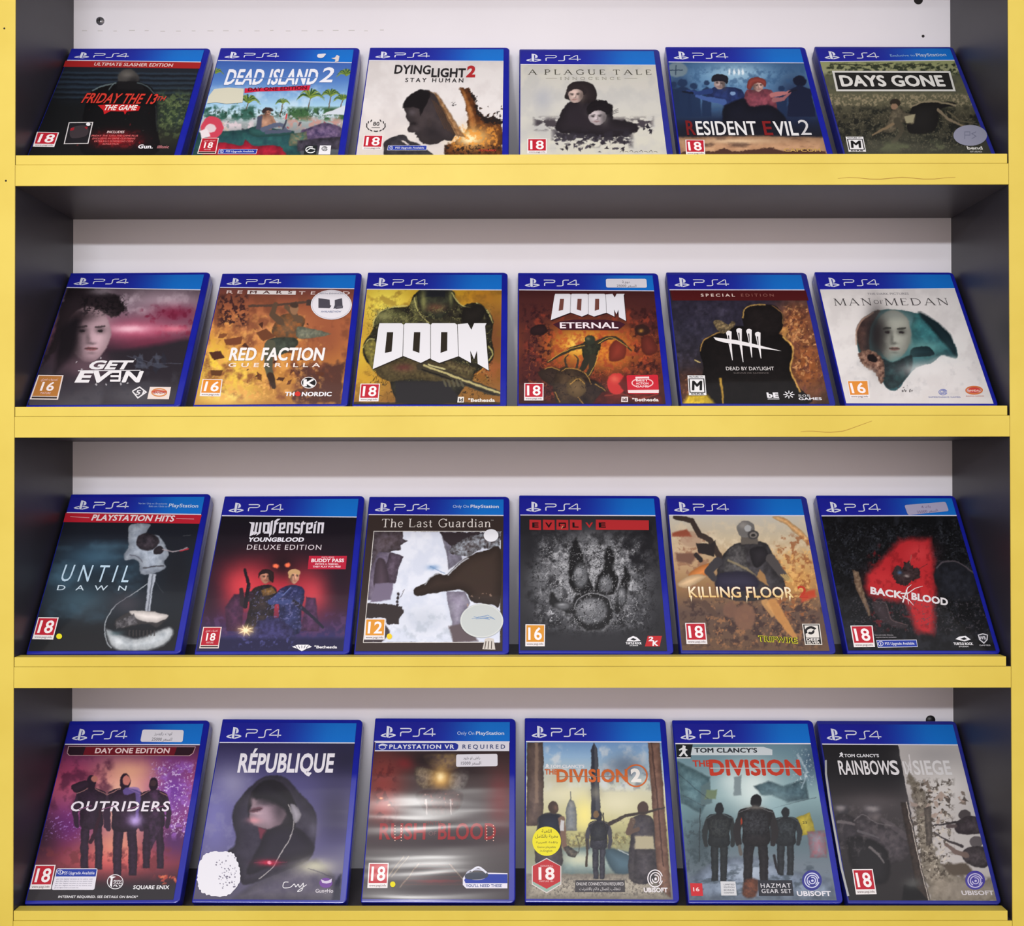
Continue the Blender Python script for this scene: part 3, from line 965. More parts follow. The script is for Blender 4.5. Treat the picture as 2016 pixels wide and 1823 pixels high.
def art_beach(s):
    s.vg((180, (62, 100, 178)), (280, (84, 128, 196)), (420, (160, 202, 228)), (470, (190, 214, 222)), (520, (150, 160, 160)), (700, (70, 74, 80)))
    s.mix(60, (205, 225, 238), .5, .75, .6, (1150, 300, 1930, 480))
    for x, y, r, tr in ((1370, 398, 66, (1350, 470)), (1558, 404, 40, (1545, 480)), (1712, 372, 78, (1690, 470)), (1825, 362, 60, (1810, 450)), (1888, 385, 50, (1870, 460)), (1190, 238, 46, None), (1908, 248, 52, None)):
        s.palm(x, y, r, (44, 78, 44), (128, 150, 62), tr)
    s.mix(30, (52, 96, 84), .36, .52, 1, (1100, 410, 1420, 510), fade=20)
    s.mix(30, (60, 98, 60), .36, .52, 1, (1580, 420, 1920, 510), fade=20)
    s.mix(12, (30, 58, 44), .5, .62, .9, (1100, 420, 1920, 500))
    s.mix(22, (216, 200, 206), .42, .55, .9, (1080, 480, 1420, 570))
    s.mix(22, (190, 140, 130), .46, .6, .9, (1560, 470, 1900, 560))
    s.shards(26, (1090, 480, 1900, 580), (4, 11), [(210, 190, 196), (150, 60, 70), (66, 60, 70), (200, 180, 150)], .8)
    s.p([(1770, 470), (1900, 418), (1920, 440), (1900, 470)], (206, 214, 224), 4)
    s.p([(1060, 700), (1090, 560), (1220, 560), (1330, 555), (1420, 530), (1620, 560), (1650, 650), (1660, 700)], (40, 86, 84), 6, col2=(28, 60, 66), rs=24)
    s.e(1170, 540, 62, 62, (196, 64, 84), soft=5)
    s.e(1160, 545, 28, 24, (214, 196, 200), soft=4)
    s.p([(1100, 560), (1140, 545), (1160, 590), (1110, 600)], (225, 214, 218), 4)
    s.p([(1120, 690), (1210, 625), (1330, 640), (1350, 605), (1400, 640), (1520, 640), (1560, 665), (1540, 700)], (182, 32, 54), 5, smooth=True, col2=(120, 20, 40), rs=30)
    s.p([(1380, 540), (1500, 545), (1600, 560), (1600, 580), (1400, 590)], (38, 76, 74), 5, smooth=True)
    s.p([(1424, 476), (1452, 468), (1496, 476), (1508, 520), (1490, 556), (1440, 556), (1420, 520)], (176, 136, 112), 4, smooth=True, col2=(140, 102, 84), rs=20)
    s.p([(1418, 480), (1446, 470), (1440, 556), (1412, 550)], (70, 74, 92), 5)
    s.face(1474, 458, 18, 19, (168, 126, 104), shade=-1, soft=3)
    s.p([(1444, 450), (1456, 432), (1484, 428), (1504, 440), (1500, 450), (1470, 446), (1452, 462)], (50, 40, 40), 3, smooth=True)
    s.l([(1500, 484), (1520, 520), (1548, 532)], (13, 9), (160, 120, 98), 3, smooth=True)
    s.l([(1450, 552), (1540, 522), (1578, 556)], (28, 14), (86, 94, 116), 4, smooth=True)
    s.l([(1470, 566), (1560, 560), (1600, 562)], (24, 12), (76, 84, 104), 4)
    s.l([(1560, 545), (1580, 500)], 10, (60, 62, 78), 3)
    s.l([(1578, 490), (1584, 468)], 8, (200, 50, 50), 3)
    s.p([(1660, 560), (1720, 535), (1800, 515), (1880, 540), (1890, 600), (1700, 610)], (56, 46, 78), 6, smooth=True, col2=(120, 100, 130), rs=16)
    s.p([(1600, 575), (1690, 560), (1700, 640), (1590, 640)], (130, 116, 90), 5, col2=(60, 96, 84))
    s.p([(1640, 610), (1890, 590), (1870, 660), (1640, 670)], (38, 36, 44), 8, col2=(76, 70, 84), rs=20)
    s.banner(169, 181)
    s.text(TT, 'DEAD ISLAND', 1237, 303, 1740, 80, (236, 238, 246), y1=301, bold=.055, shear=.05, level=4, shadow=(70, 96, 160))
    s.text(TT, '2', 1760, 290, 1830, 78, (236, 238, 246), bold=.03, shear=.1, level=4)
    s.poly(TT, [(1260, 268), (1745, 262), (1745, 268), (1260, 275)], (96, 132, 196), 5)
    s.poly('edition_band', [(1350, 324), (1400, 326), (1712, 307), (1704, 334), (1420, 342), (1348, 350)], (206, 32, 62), 2)
    s.text('edition_band', 'DAY ONE EDITION', 1368, 340, 1690, 18, (96, 14, 34), y1=330, bold=.04, level=4)
    s.gcam('18', [(1113, 598), (1207, 598), (1190, 686), (1087, 686)])
    s.pill([(1208, 660), (1420, 660), (1412, 687), (1200, 687)])
    s.poly('maker_mark', [(1684, 640), (1750, 640), (1742, 690), (1674, 690)], (28, 34, 34), 3)
    s.ring('maker_mark', 1712, 664, 28, 19, 5, (226, 230, 230), 4, 20, 300)
    s.stroke('maker_mark', [(1688, 672), (1712, 656), (1738, 662)], 5, (226, 230, 230), 5)
    s.poly('maker_mark', [(1764, 640), (1826, 640), (1820, 690), (1755, 690)], (228, 228, 232), 3)
    s.swirl('maker_mark', 1790, 658, 17, (30, 30, 34), 4, 13)
    s.sticker('torn_sticker', [(1748, 138), (1802, 134), (1780, 160), (1750, 158)], [])
    s.poly('torn_sticker', [(1826, 160), (1845, 158), (1858, 142), (1872, 150), (1866, 178), (1846, 182), (1850, 168)], (222, 212, 208), 9)
    s.poly('glue_residue', [(1182, 330), (1262, 322), (1346, 328), (1338, 405), (1250, 412), (1190, 404), (1142, 410), (1150, 372)], (206, 204, 184), 8)


def art_profile(s):
    s.vg((190, (222, 218, 216)), (450, (226, 222, 220)), (750, (214, 206, 198)))
    s.mix(90, (206, 200, 198), .45, .75, .6)
    # warm blaze rising on the right
    s.p([(690, 345), (740, 352), (775, 420), (800, 505), (850, 530), (945, 545), (945, 770), (590, 770), (600, 700), (690, 650), (735, 600), (742, 520), (720, 430)], (112, 62, 26), 8, rough=14, rs=20, col2=(66, 36, 20))
    s.p([(690, 350), (720, 372), (760, 470), (790, 570), (770, 640), (745, 560), (725, 450)], (168, 112, 62), 10, col2=(128, 76, 36), rs=16)
    s.g(760, 650, 110, 60, (248, 206, 124), .95)
    s.g(745, 660, 46, 30, (255, 240, 200), .9)
    s.mix(16, (226, 150, 60), .5, .66, .8, (620, 560, 945, 740))
    s.p([(735, 360), (780, 400), (800, 480), (830, 520), (945, 540), (945, 570), (840, 560), (790, 500), (770, 420)], (34, 26, 24), 6, rough=16, rs=10)
    s.mix(10, (36, 26, 22), .52, .64, .9, (590, 690, 945, 770), fade=10)
    s.shards(24, (800, 460, 945, 560), (3, 8), [(30, 24, 24), (60, 40, 30)])
    # a bowed head in shade
    s.p([(352, 474), (362, 430), (400, 388), (450, 362), (500, 366), (548, 396), (582, 456), (622, 550), (662, 632), (640, 672), (596, 664), (560, 684), (510, 692), (468, 688), (444, 672),
         (440, 655), (426, 648), (430, 636), (416, 630), (418, 620), (400, 622), (376, 614), (370, 602), (384, 578), (390, 560), (378, 548), (362, 524), (366, 506), (358, 490)], (48, 42, 44), 5, col2=(60, 52, 53), rs=40)
    s.p([(344, 474), (352, 440), (368, 412), (400, 386), (450, 360), (506, 366), (512, 400), (490, 440), (470, 490), (452, 520), (444, 480), (410, 466), (372, 470)], (20, 17, 19), 7)
    s.g(402, 500, 26, 20, (92, 84, 88), .7)
    s.g(412, 566, 20, 10, (24, 20, 22), .8)
    s.g(424, 600, 26, 16, (80, 72, 74), .6)
    s.g(520, 620, 60, 50, (26, 23, 26), .6)
    s.e(505, 560, 17, 26, (58, 50, 50), .8, soft=6)
    s.p([(500, 372), (535, 385), (575, 460), (625, 560), (665, 640), (720, 650), (690, 600), (640, 520), (580, 420), (545, 380)], (176, 138, 96), 9, col2=(112, 76, 46), rs=14)
    for k in range(6):
        s.l([(520 + 14 * k, 420 + 12 * k), (600 + 16 * k, 600 + 10 * k)], 4, (92, 62, 38), 4, .7)
    s.p([(232, 680), (268, 655), (330, 632), (365, 640), (385, 668), (440, 690), (525, 765), (262, 765), (232, 720)], (44, 42, 46), 5, smooth=True, col2=(66, 62, 66), rs=20)
    s.p([(335, 670), (350, 668), (385, 692), (372, 696)], (206, 196, 190), 3)
    s.shards(6, (640, 440, 670, 460), (3, 6), [(60, 56, 58)])
    s.banner(186, 190)
    s.text(TT, 'DYING', 295, 266, 508, 50, (34, 32, 34), y1=269, bold=.05)
    s.text(TT, 'LIGHT', 516, 286, 722, 50, (34, 32, 34), y1=287, bold=.05)
    s.text(TT, '2', 726, 285, 780, 62, (176, 40, 44), bold=.07, shear=.05)
    s.text(TT, 'STAY HUMAN', 360, 317, 708, 24, (40, 38, 40), y1=320, bold=.03, spacing=1.5)
    s.text('award_laurel', '80', 166, 580, 204, 22, (40, 38, 40), bold=.02)
    s.stroke('award_laurel', [(158, 592), (208, 592)], 3, (70, 68, 70))
    for sd in (-1, 1):
        for k in range(7):
            a = math.radians(-60 + k * 24)
            x, y = 184 + sd * 56 * math.cos(a), 580 + 34 * math.sin(a)
            s.disc('award_laurel', x, y, 9, 3.4, (44, 42, 44), 3, 10, sd * (60 + k * 18))
    s.pegi('18', [(112, 637), (229, 638), (219, 725), (101, 724)])
    s.pill([(258, 699), (492, 699), (489, 728), (252, 728)])
    s.house('TECHLAND', 800, 734, 905, 11, (196, 60, 50), .03)


def art_crowd_heads(s):
    s.vg((215, (206, 204, 192)), (420, (204, 203, 196)), (760, (206, 204, 188)))
    s.mix(80, (190, 190, 186), .45, .7, .7)
    s.g(1190, 410, 60, 70, (168, 172, 182), .6)
    s.g(1150, 600, 90, 50, (176, 176, 176), .6)
    s.mix(18, (62, 56, 62), .42, .56, .95, (1120, 520, 1860, 620), (2.2, 1), 34)
    s.p([(1340, 440), (1420, 425), (1510, 430), (1600, 460), (1610, 540), (1720, 560), (1760, 610), (1640, 650), (1420, 640), (1270, 610), (1290, 520)], (36, 31, 36), 8, smooth=True, rough=8, rs=24)
    s.p([(1322, 390), (1345, 335), (1400, 315), (1470, 322), (1508, 370), (1505, 430), (1450, 445), (1330, 420)], (40, 33, 35), 5, smooth=True)
    s.face(1386, 398, 46, 44, (206, 182, 172), shade=1, turn=-.15, soft=4)
    s.p([(1330, 380), (1350, 345), (1400, 335), (1450, 370), (1436, 400), (1420, 370), (1380, 360), (1350, 372)], (40, 33, 35), 5, smooth=True)
    s.p([(1450, 490), (1480, 440), (1540, 425), (1595, 450), (1606, 510), (1575, 530), (1470, 520)], (24, 20, 24), 5, smooth=True, rough=5, rs=10)
    s.face(1516, 530, 54, 46, (190, 180, 182), shade=1, turn=-.1, soft=4)
    s.p([(1455, 510), (1475, 470), (1530, 455), (1590, 475), (1580, 515), (1545, 492), (1500, 492), (1470, 512)], (24, 20, 24), 5, smooth=True, rough=4, rs=9)
    for k in range(3):
        s.l([(1600, 500 + 6 * k), (1640, 480 + 10 * k)], 3, (70, 66, 68), 2)
    s.mix(20, (44, 40, 48), .42, .54, .95, (1230, 590, 1740, 720), (1.8, 1), 40)
    s.shards(46, (1260, 640, 1680, 740), (5, 13), [(44, 40, 48), (70, 66, 76), (58, 52, 60)], 1, 3)
    s.shards(8, (1790, 580, 1850, 630), (6, 14), [(44, 40, 48)])
    s.banner(211, 216)
    s.serif(TT, 'A PLAGUE TALE', 1100, 274, 1842, 30, (72, 70, 58), y1=276, gap=.38, thick=.11, thin=.06)
    s.serif(TT, 'INNOCENCE', 1292, 305, 1655, 15, (152, 150, 136), gap=.5, thick=.12, thin=.07)
    s.stroke(TT, [(1205, 296), (1272, 296)], 2.5, (160, 158, 146))
    s.stroke(TT, [(1678, 297), (1755, 297)], 2.5, (160, 158, 146))
    for k in range(8):
        s.stroke('maker_mark', [(1650 + k * 29, 742 - 3 * (k % 3)), (1664 + k * 29, 730 + 6 * (k % 2)), (1672 + k * 29, 742)], 3, (110, 106, 96), smooth=True)
    s.pegi('18', [(1094, 660), (1211, 660), (1211, 750), (1093, 750)])


def art_night_street(s):
    s.vg((180, (58, 96, 138)), (250, (92, 138, 178)), (380, (86, 126, 166)), (500, (28, 40, 66)), (580, (24, 26, 36)), (700, (60, 50, 44)))
    s.g(440, 240, 170, 60, (170, 206, 226), .85)
    s.g(120, 360, 90, 160, (26, 38, 66), .8)
    s.g(760, 380, 110, 160, (26, 34, 62), .85)
    s.mix(26, (50, 84, 124), .5, .7, .6, (80, 190, 840, 480))
    s.e(120, 222, 58, 40, (110, 130, 142), soft=8)
    s.l([(80, 225), (150, 225)], 5, (40, 58, 80), 3)
    s.l([(112, 200), (112, 250)], 5, (40, 58, 80), 3)
    for x in (405, 430, 455, 478):
        s.e(x, 235, 6, 16, (232, 244, 250), soft=5)
    for x, y, r in ((150, 300, 36), (212, 318, 28), (100, 310, 26), (690, 330, 24), (280, 300, 20)):
        s.e(x, y - 6, r * .75, r * .62, (30, 48, 80), .9, soft=6)
        s.p([(x - r * 1.3, 480), (x - r * 1.1, y + 30), (x, y + 12), (x + r * 1.1, y + 30), (x + r * 1.4, 480)], (28, 44, 74), 8, .9)
    s.e(790, 284, 36, 30, (20, 24, 44), soft=5)
    s.p([(720, 480), (735, 330), (790, 305), (850, 330), (880, 480)], (24, 30, 54), 6)
    s.p([(290, 345), (330, 315), (400, 318), (470, 330), (492, 390), (480, 500), (372, 500), (375, 420), (300, 390)], (44, 62, 118), 5, smooth=True, col2=(28, 38, 74), rs=24)
    s.l([(300, 340), (235, 352), (175, 340)], (30, 16), (40, 60, 112), 4)
    s.l([(375, 400), (290, 385), (225, 365)], (34, 16), (66, 92, 150), 4)
    s.l([(150, 342), (205, 352)], 10, (20, 26, 44), 3)
    s.face(350, 300, 32, 30, (176, 156, 152), shade=1, soft=3)
    s.p([(304, 284), (320, 252), (362, 246), (396, 262), (394, 300), (372, 286), (330, 288)], (28, 28, 38), 4, smooth=True)
    s.e(424, 352, 14, 10, (120, 150, 190), soft=3)
    s.p([(490, 352), (540, 330), (610, 330), (648, 356), (660, 500), (500, 500)], (146, 74, 86), 5, smooth=True, col2=(92, 48, 60), rs=20)
    s.l([(640, 360), (690, 352), (738, 342)], (30, 14), (176, 112, 112), 4)
    s.l([(650, 388), (700, 382), (735, 350)], (26, 12), (150, 96, 100), 4)
    s.l([(730, 344), (772, 332)], 8, (24, 26, 40), 3)
    s.face(562, 312, 30, 28, (200, 162, 152), shade=-1, turn=.15, soft=3)
    s.p([(500, 320), (512, 278), (560, 262), (604, 280), (602, 318), (576, 296), (540, 300), (520, 330)], (128, 58, 52), 4, smooth=True)
    s.p([(370, 500), (380, 420), (480, 380), (520, 420), (640, 420), (700, 520), (360, 540)], (18, 20, 32), 12, smooth=True)
    s.g(450, 545, 380, 38, (22, 22, 30), .95)
    s.vg_band = None
    s.p([(110, 592), (470, 584), (930, 590), (950, 705), (130, 705)], (184, 146, 112), 14, col2=(150, 112, 84), rs=60)
    s.mix(30, (84, 62, 52), .5, .68, .8, (120, 585, 940, 650), (3, 1), 12)
    s.g(440, 612, 190, 14, (226, 196, 158), .8)
    s.p([(130, 705), (150, 672), (240, 664), (330, 670), (380, 654), (420, 668), (520, 660), (640, 650), (700, 668), (820, 660), (930, 670), (950, 705)], (74, 48, 40), 6, rough=6, rs=12)
    s.banner(179, 184)
    s.text(TT, 'R', 174, 579, 224, 76, (112, 26, 28), bold=.03, level=3)
    s.text(TT, 'ESIDENT', 230, 580, 560, 74, (226, 226, 226), bold=.03, level=3)
    s.text(TT, 'E', 598, 580, 646, 74, (124, 28, 30), bold=.03, level=3)
    s.text(TT, 'VIL', 656, 581, 786, 74, (226, 226, 226), bold=.03, level=3)
    s.text(TT, '2', 796, 580, 856, 82, (206, 206, 208), bold=.0, level=3)
    s.house('CAPCOM', 706, 672, 904, 17, (190, 154, 88), .05)
    s.pegi('18', [(164, 606), (268, 607), (273, 690), (168, 690)])


def art_forest(s):
    s.vg((180, (148, 154, 104)), (235, (150, 152, 116)), (260, (90, 92, 70)), (400, (92, 90, 70)), (480, (60, 58, 46)), (700, (52, 54, 46)))
    s.mix(14, (44, 52, 36), .46, .6, .95, (930, 180, 1680, 260), (1.6, 1), 14)
    s.l([(960, 190), (1200, 200), (1300, 186)], 5, (40, 44, 34), 3)
    s.l([(1340, 215), (1440, 192), (1500, 200)], 5, (44, 48, 36), 3)
    s.mix(20, (70, 72, 62), .4, .6, .8, (930, 240, 1700, 360))
    s.mix(9, (146, 136, 108), .48, .62, .9, (930, 350, 1760, 430), fade=14)
    s.mix(24, (28, 30, 26), .44, .6, .95, (960, 410, 1800, 660))
    s.mix(7, (96, 92, 74), .58, .7, .8, (960, 420, 1800, 690))
    s.p([(1400, 430), (1450, 400), (1620, 400), (1640, 420), (1560, 440), (1540, 520), (1500, 570), (1380, 560)], (28, 27, 26), 8, smooth=True)
    s.l([(1395, 425), (1450, 402), (1540, 398), (1640, 418)], 10, (132, 122, 98), 5, smooth=True)
    s.l([(1545, 440), (1600, 490), (1680, 530)], (16, 10), (120, 108, 88), 4)
    s.l([(1600, 450), (1660, 500), (1760, 520)], (8, 4), (90, 84, 66), 4)
    s.p([(1290, 450), (1330, 430), (1370, 460), (1420, 470), (1410, 520), (1340, 510), (1310, 560), (1240, 560), (1270, 510)], (112, 104, 84), 6, smooth=True, col2=(62, 58, 48), rs=14)
    s.e(1312, 404, 30, 22, (44, 38, 32), soft=4)
    s.e(1308, 424, 20, 16, (140, 112, 90), soft=4)
    s.p([(1360, 480), (1420, 466), (1410, 510), (1370, 512)], (150, 144, 116), 5)
    s.l([(1320, 500), (1345, 560), (1300, 620)], (34, 18), (70, 66, 54), 5, smooth=True)
    s.l([(1300, 520), (1240, 550), (1190, 580)], (16, 10), (120, 104, 80), 4)
    s.g(1300, 640, 300, 50, (84, 84, 70), .6)
    s.mix(40, (96, 102, 76), .5, .66, .7, (1080, 600, 1800, 690), (2, 1))
    s.banner(178, 170)
    s.text('header_emblem', 'Exclusive to', 1286, 152, 1420, 12, (150, 190, 226), y1=150)
    s.text('header_emblem', 'PlayStation', 1428, 151, 1592, 16, (196, 214, 232), y1=149, bold=.02)
    box = [(966, 229), (1612, 231), (1642, 341), (990, 341)]
    s.poly('title_sign', box, (214, 214, 208), 2)
    s.poly('title_sign', s.inset(box, .018, .09, .982, .91), (36, 36, 34), 3)
    s.text('title_sign', 'DAYS GONE', 1022, 313, 1584, 56, (228, 228, 222), bold=.07, level=4)
    s.esrb([(1040, 590), (1136, 590), (1152, 672), (1057, 672)])
    s.house('bend', 1706, 660, 1790, 16, (206, 206, 200), .06)
    s.house('STUDIO', 1722, 676, 1786, 8, (190, 190, 186), .02)
    s.disc('round_sticker', 1720, 585, 92, 57, (138, 140, 158), 9)
    s.stroke('round_sticker', [(1690, 606), (1690, 566), (1718, 566), (1718, 584), (1692, 584)], 4, (112, 114, 134), 10)
    s.stroke('round_sticker', [(1752, 566), (1728, 576), (1752, 590), (1728, 604)], 4, (112, 114, 134), 10)


# ------------------------------------------------------------------ second shelf
def art_haze_face(s):
    s.vg((420, (70, 58, 66)), (520, (118, 96, 110)), (640, (120, 74, 92)), (760, (50, 36, 46)), (860, (44, 38, 46)), (1060, (70, 67, 74)))
    s.g(900, 480, 220, 70, (164, 142, 154), .9)
    s.mix(60, (190, 172, 182), .48, .7, .7, (640, 420, 1120, 580))
    s.g(960, 550, 130, 44, (120, 30, 58), .9)
    s.mix(30, (104, 24, 50), .5, .66, .8, (760, 500, 1100, 700))
    s.g(760, 650, 190, 60, (196, 92, 122), .95)
    s.g(720, 640, 110, 22, (246, 196, 210), .95)
    s.g(960, 640, 90, 20, (230, 130, 150), .8)
    s.g(850, 720, 200, 40, (110, 40, 62), .7)
    s.p([(600, 770), (800, 740), (1060, 690), (1010, 900), (960, 1060), (560, 1060)], (40, 35, 42), 30)
    s.g(760, 1010, 250, 70, (84, 82, 88), .8)
    s.mix(40, (58, 56, 64), .5, .7, .7, (200, 860, 1010, 1060))
    s.p([(380, 420), (560, 425), (660, 470), (690, 540), (620, 580), (560, 560), (440, 600), (330, 720), (200, 900), (160, 1060), (150, 1060), (300, 660)], (30, 23, 27), 14, smooth=True, rough=14, rs=22)
    s.g(430, 830, 130, 70, (104, 80, 90), .9)
    s.face(488, 668, 124, 150, (186, 156, 164), shade=-1, turn=.12, soft=10)
    s.g(380, 680, 84, 190, (26, 20, 25), .96)
    s.g(440, 570, 110, 44, (40, 30, 34), .85)
    s.p([(330, 640), (420, 575), (446, 590), (424, 660), (410, 740), (380, 820), (300, 880)], (24, 19, 24), 34)
    s.g(470, 850, 120, 50, (96, 74, 84), .8)
    s.mix(12, (18, 14, 18), .52, .64, .8, (430, 440, 720, 580))
    s.g(560, 435, 70, 20, (150, 138, 146), .7)
    s.l([(700, 790), (850, 830), (1000, 830)], 3, (90, 96, 112), 3, .7)
    s.shards(14, (740, 795, 920, 850), (10, 26), [(40, 42, 54), (74, 78, 92)], .6, 3, 2.4)
    s.shards(18, (420, 800, 760, 960), (2, 6), [(210, 208, 212)], .8)
    s.banner(412, 424)
    s.text(TT, 'GET', 480, 862, 712, 44, (232, 230, 232), bold=.07, shear=.25, level=3)
    s.stroke(TT, [(430, 872), (775, 869)], 4, (222, 220, 222))
    s.text(TT, 'EV', 412, 934, 600, 58, (232, 230, 232), bold=.07, shear=.16, level=3)
    for yy in (878, 902, 927):
        s.stroke(TT, [(612 - (yy - 878) * .1, yy), (668 - (yy - 878) * .1, yy)], 11, (232, 230, 232), 3)
    s.stroke(TT, [(664, 874), (658, 932)], 12, (232, 230, 232), 3)
    s.text(TT, 'N', 676, 934, 764, 58, (232, 230, 232), bold=.07, shear=.1, level=3)
    s.gcam('16', [(212, 895), (351, 897), (320, 1032), (164, 1030)], (176, 116, 56))
    s.stroke('maker_mark', [(730, 985), (770, 962), (806, 990), (760, 1022), (730, 985)], 7, (224, 222, 224), 3)
    s.text('maker_mark', '51', 745, 1004, 790, 24, (224, 222, 224), bold=.05, shear=.1)
    s.poly('maker_mark', [(827, 961), (943, 962), (931, 1029), (812, 1028)], (226, 212, 204), 3)
    s.ring('maker_mark', 878, 992, 44, 24, 7, (206, 132, 74), 4)
    s.stroke('maker_mark', [(838, 990), (870, 982), (920, 990)], 9, (196, 92, 66), 5, True)
    s.text('maker_mark', 'BANDAI', 846, 998, 910, 10, (180, 60, 60), bold=.04, level=6)


def art_blast(s):
    s.vg((418, (112, 62, 58)), (500, (150, 84, 58)), (640, (190, 112, 66)), (780, (200, 130, 62)), (900, (190, 132, 62)), (1055, (170, 120, 62)))
    s.g(1170, 850, 150, 190, (240, 206, 70), .95)
    s.g(1330, 900, 120, 110, (246, 210, 84), .8)
    s.g(1260, 1020, 150, 40, (246, 220, 120), .8)
    s.g(1480, 640, 220, 90, (216, 150, 96), .7)
    s.g(1800, 700, 150, 170, (140, 78, 56), .8)
    s.p([(1600, 830), (1760, 840), (1910, 820), (1880, 1055), (1600, 1055), (1640, 960)], (86, 54, 46), 20, rough=20, rs=30)
    s.mix(26, (224, 160, 84), .5, .66, .7, (1100, 540, 1700, 1055))
    s.mix(60, (122, 70, 50), .48, .7, .8, (1100, 430, 1950, 1055))
    s.mix(26, (232, 172, 92), .58, .74, .6, (1120, 620, 1800, 1040))
    s.crack(44, (250, 214, 110), .02, .35, (1080, 720, 1500, 1050))
    s.mix(14, (58, 34, 36), .46, .58, .95, (1190, 440, 1380, 640), fade=30)
    s.shards(22, (1110, 560, 1900, 960), (5, 22), [(92, 52, 36), (120, 70, 44), (66, 38, 32)], .9)
    s.p([(1150, 770), (1215, 760), (1240, 800), (1180, 815)], (80, 46, 34), 3)
    s.p([(1160, 870), (1230, 868), (1215, 900), (1165, 898)], (96, 60, 36), 3)
    s.p([(1235, 700), (1340, 680), (1330, 725), (1245, 730)], (116, 66, 44), 3)
    s.l([(1378, 514), (1500, 512), (1700, 492)], 13, (84, 64, 54), 3)
    s.p([(1690, 480), (1740, 478), (1745, 508), (1690, 512)], (70, 56, 52), 3)
    s.p([(1520, 600), (1560, 560), (1640, 560), (1682, 590), (1660, 650), (1630, 700), (1545, 700), (1500, 660)], (84, 72, 58), 5, smooth=True, col2=(160, 96, 52), rs=22)
    s.l([(1545, 600), (1500, 560), (1520, 506)], (40, 26), (92, 72, 56), 4)
    s.l([(1650, 590), (1620, 560), (1580, 520)], (40, 24), (100, 78, 60), 4)
    s.e(1622, 530, 24, 32, (150, 112, 82), soft=4)
    s.e(1622, 510, 24, 14, (70, 54, 46), soft=4)
    s.p([(1500, 690), (1620, 690), (1640, 730), (1560, 780), (1480, 780), (1460, 730)], (74, 82, 70), 6, smooth=True, col2=(52, 56, 50), rs=18)
    s.l([(1490, 730), (1480, 850), (1500, 930)], (60, 30), (84, 84, 68), 6, smooth=True)
    s.l([(1490, 900), (1510, 960)], (40, 26), (60, 44, 36), 5)
    s.p([(1640, 630), (1720, 640), (1800, 660), (1820, 672), (1720, 690), (1640, 690)], (92, 96, 84), 5, smooth=True, col2=(140, 140, 116), rs=12)
    s.p([(1410, 660), (1470, 640), (1520, 680), (1450, 710)], (110, 66, 44), 5)
    s.banner(411, 418)
    s.text(TT, 'RE', 1248, 446, 1336, 17, (226, 206, 200), bold=.02, spacing=1.6)
    s.poly(TT, [(1366, 428), (1632, 432), (1630, 453), (1363, 449)], (232, 226, 224), 2)
    s.text(TT, 'MARS', 1378, 447, 1610, 15, (86, 44, 40), bold=.03, spacing=2.2, level=4)
    s.text(TT, 'TERED', 1646, 452, 1928, 17, (226, 206, 200), bold=.02, spacing=1.9)
    s.text(TT, 'RED FACTION', 1264, 814, 1780, 66, (240, 238, 236), bold=.06, shear=.02, level=4, shadow=(110, 66, 44))
    s.text(TT, 'GUERRILLA', 1258, 851, 1765, 21, (238, 226, 216), bold=.03, spacing=1.7)
    s.pegi('16', [(1118, 918), (1228, 920), (1216, 1014), (1101, 1012)], (224, 140, 48))
    s.disc('maker_mark', 1703, 938, 42, 32, (28, 26, 28), 3)
    s.ring('maker_mark', 1703, 938, 42, 32, 4, (232, 230, 230), 4)
    s.poly('maker_mark', [(1674, 920), (1692, 920), (1692, 934), (1722, 918), (1734, 922), (1704, 940), (1736, 956), (1718, 962), (1692, 946), (1692, 958), (1672, 958)], (236, 234, 234), 5)
    s.house('TH', 1570, 1011, 1622, 21, WHITE, .07)
    s.disc('maker_mark', 1642, 1000, 16, 13, (204, 50, 40), 4)
    s.house('NORDIC', 1664, 1012, 1826, 22, WHITE, .07)
    r = 'round_sticker'
    s.disc(r, 1827, 510, 113, 82, (228, 226, 232), 9)
    s.ring(r, 1827, 510, 108, 78, 3, (196, 194, 204), 10)
    s.poly(r, [(1756, 474), (1818, 482), (1820, 512), (1828, 516), (1818, 530), (1756, 528)], (74, 72, 82), 10)
    s.poly(r, [(1846, 484), (1886, 474), (1890, 528), (1838, 532), (1846, 512)], (74, 72, 82), 10)
    s.poly(r, [(1860, 518), (1892, 516), (1890, 530), (1850, 534)], (96, 94, 104), 10)
    s.text(r, 'PS4 Pro ENHANCED', 1764, 452, 1892, 8, (150, 148, 162), bold=.01, level=10)
    s.text(r, 'AVAILABLE NOW', 1770, 553, 1880, 10, (110, 120, 156), bold=.03, level=10)


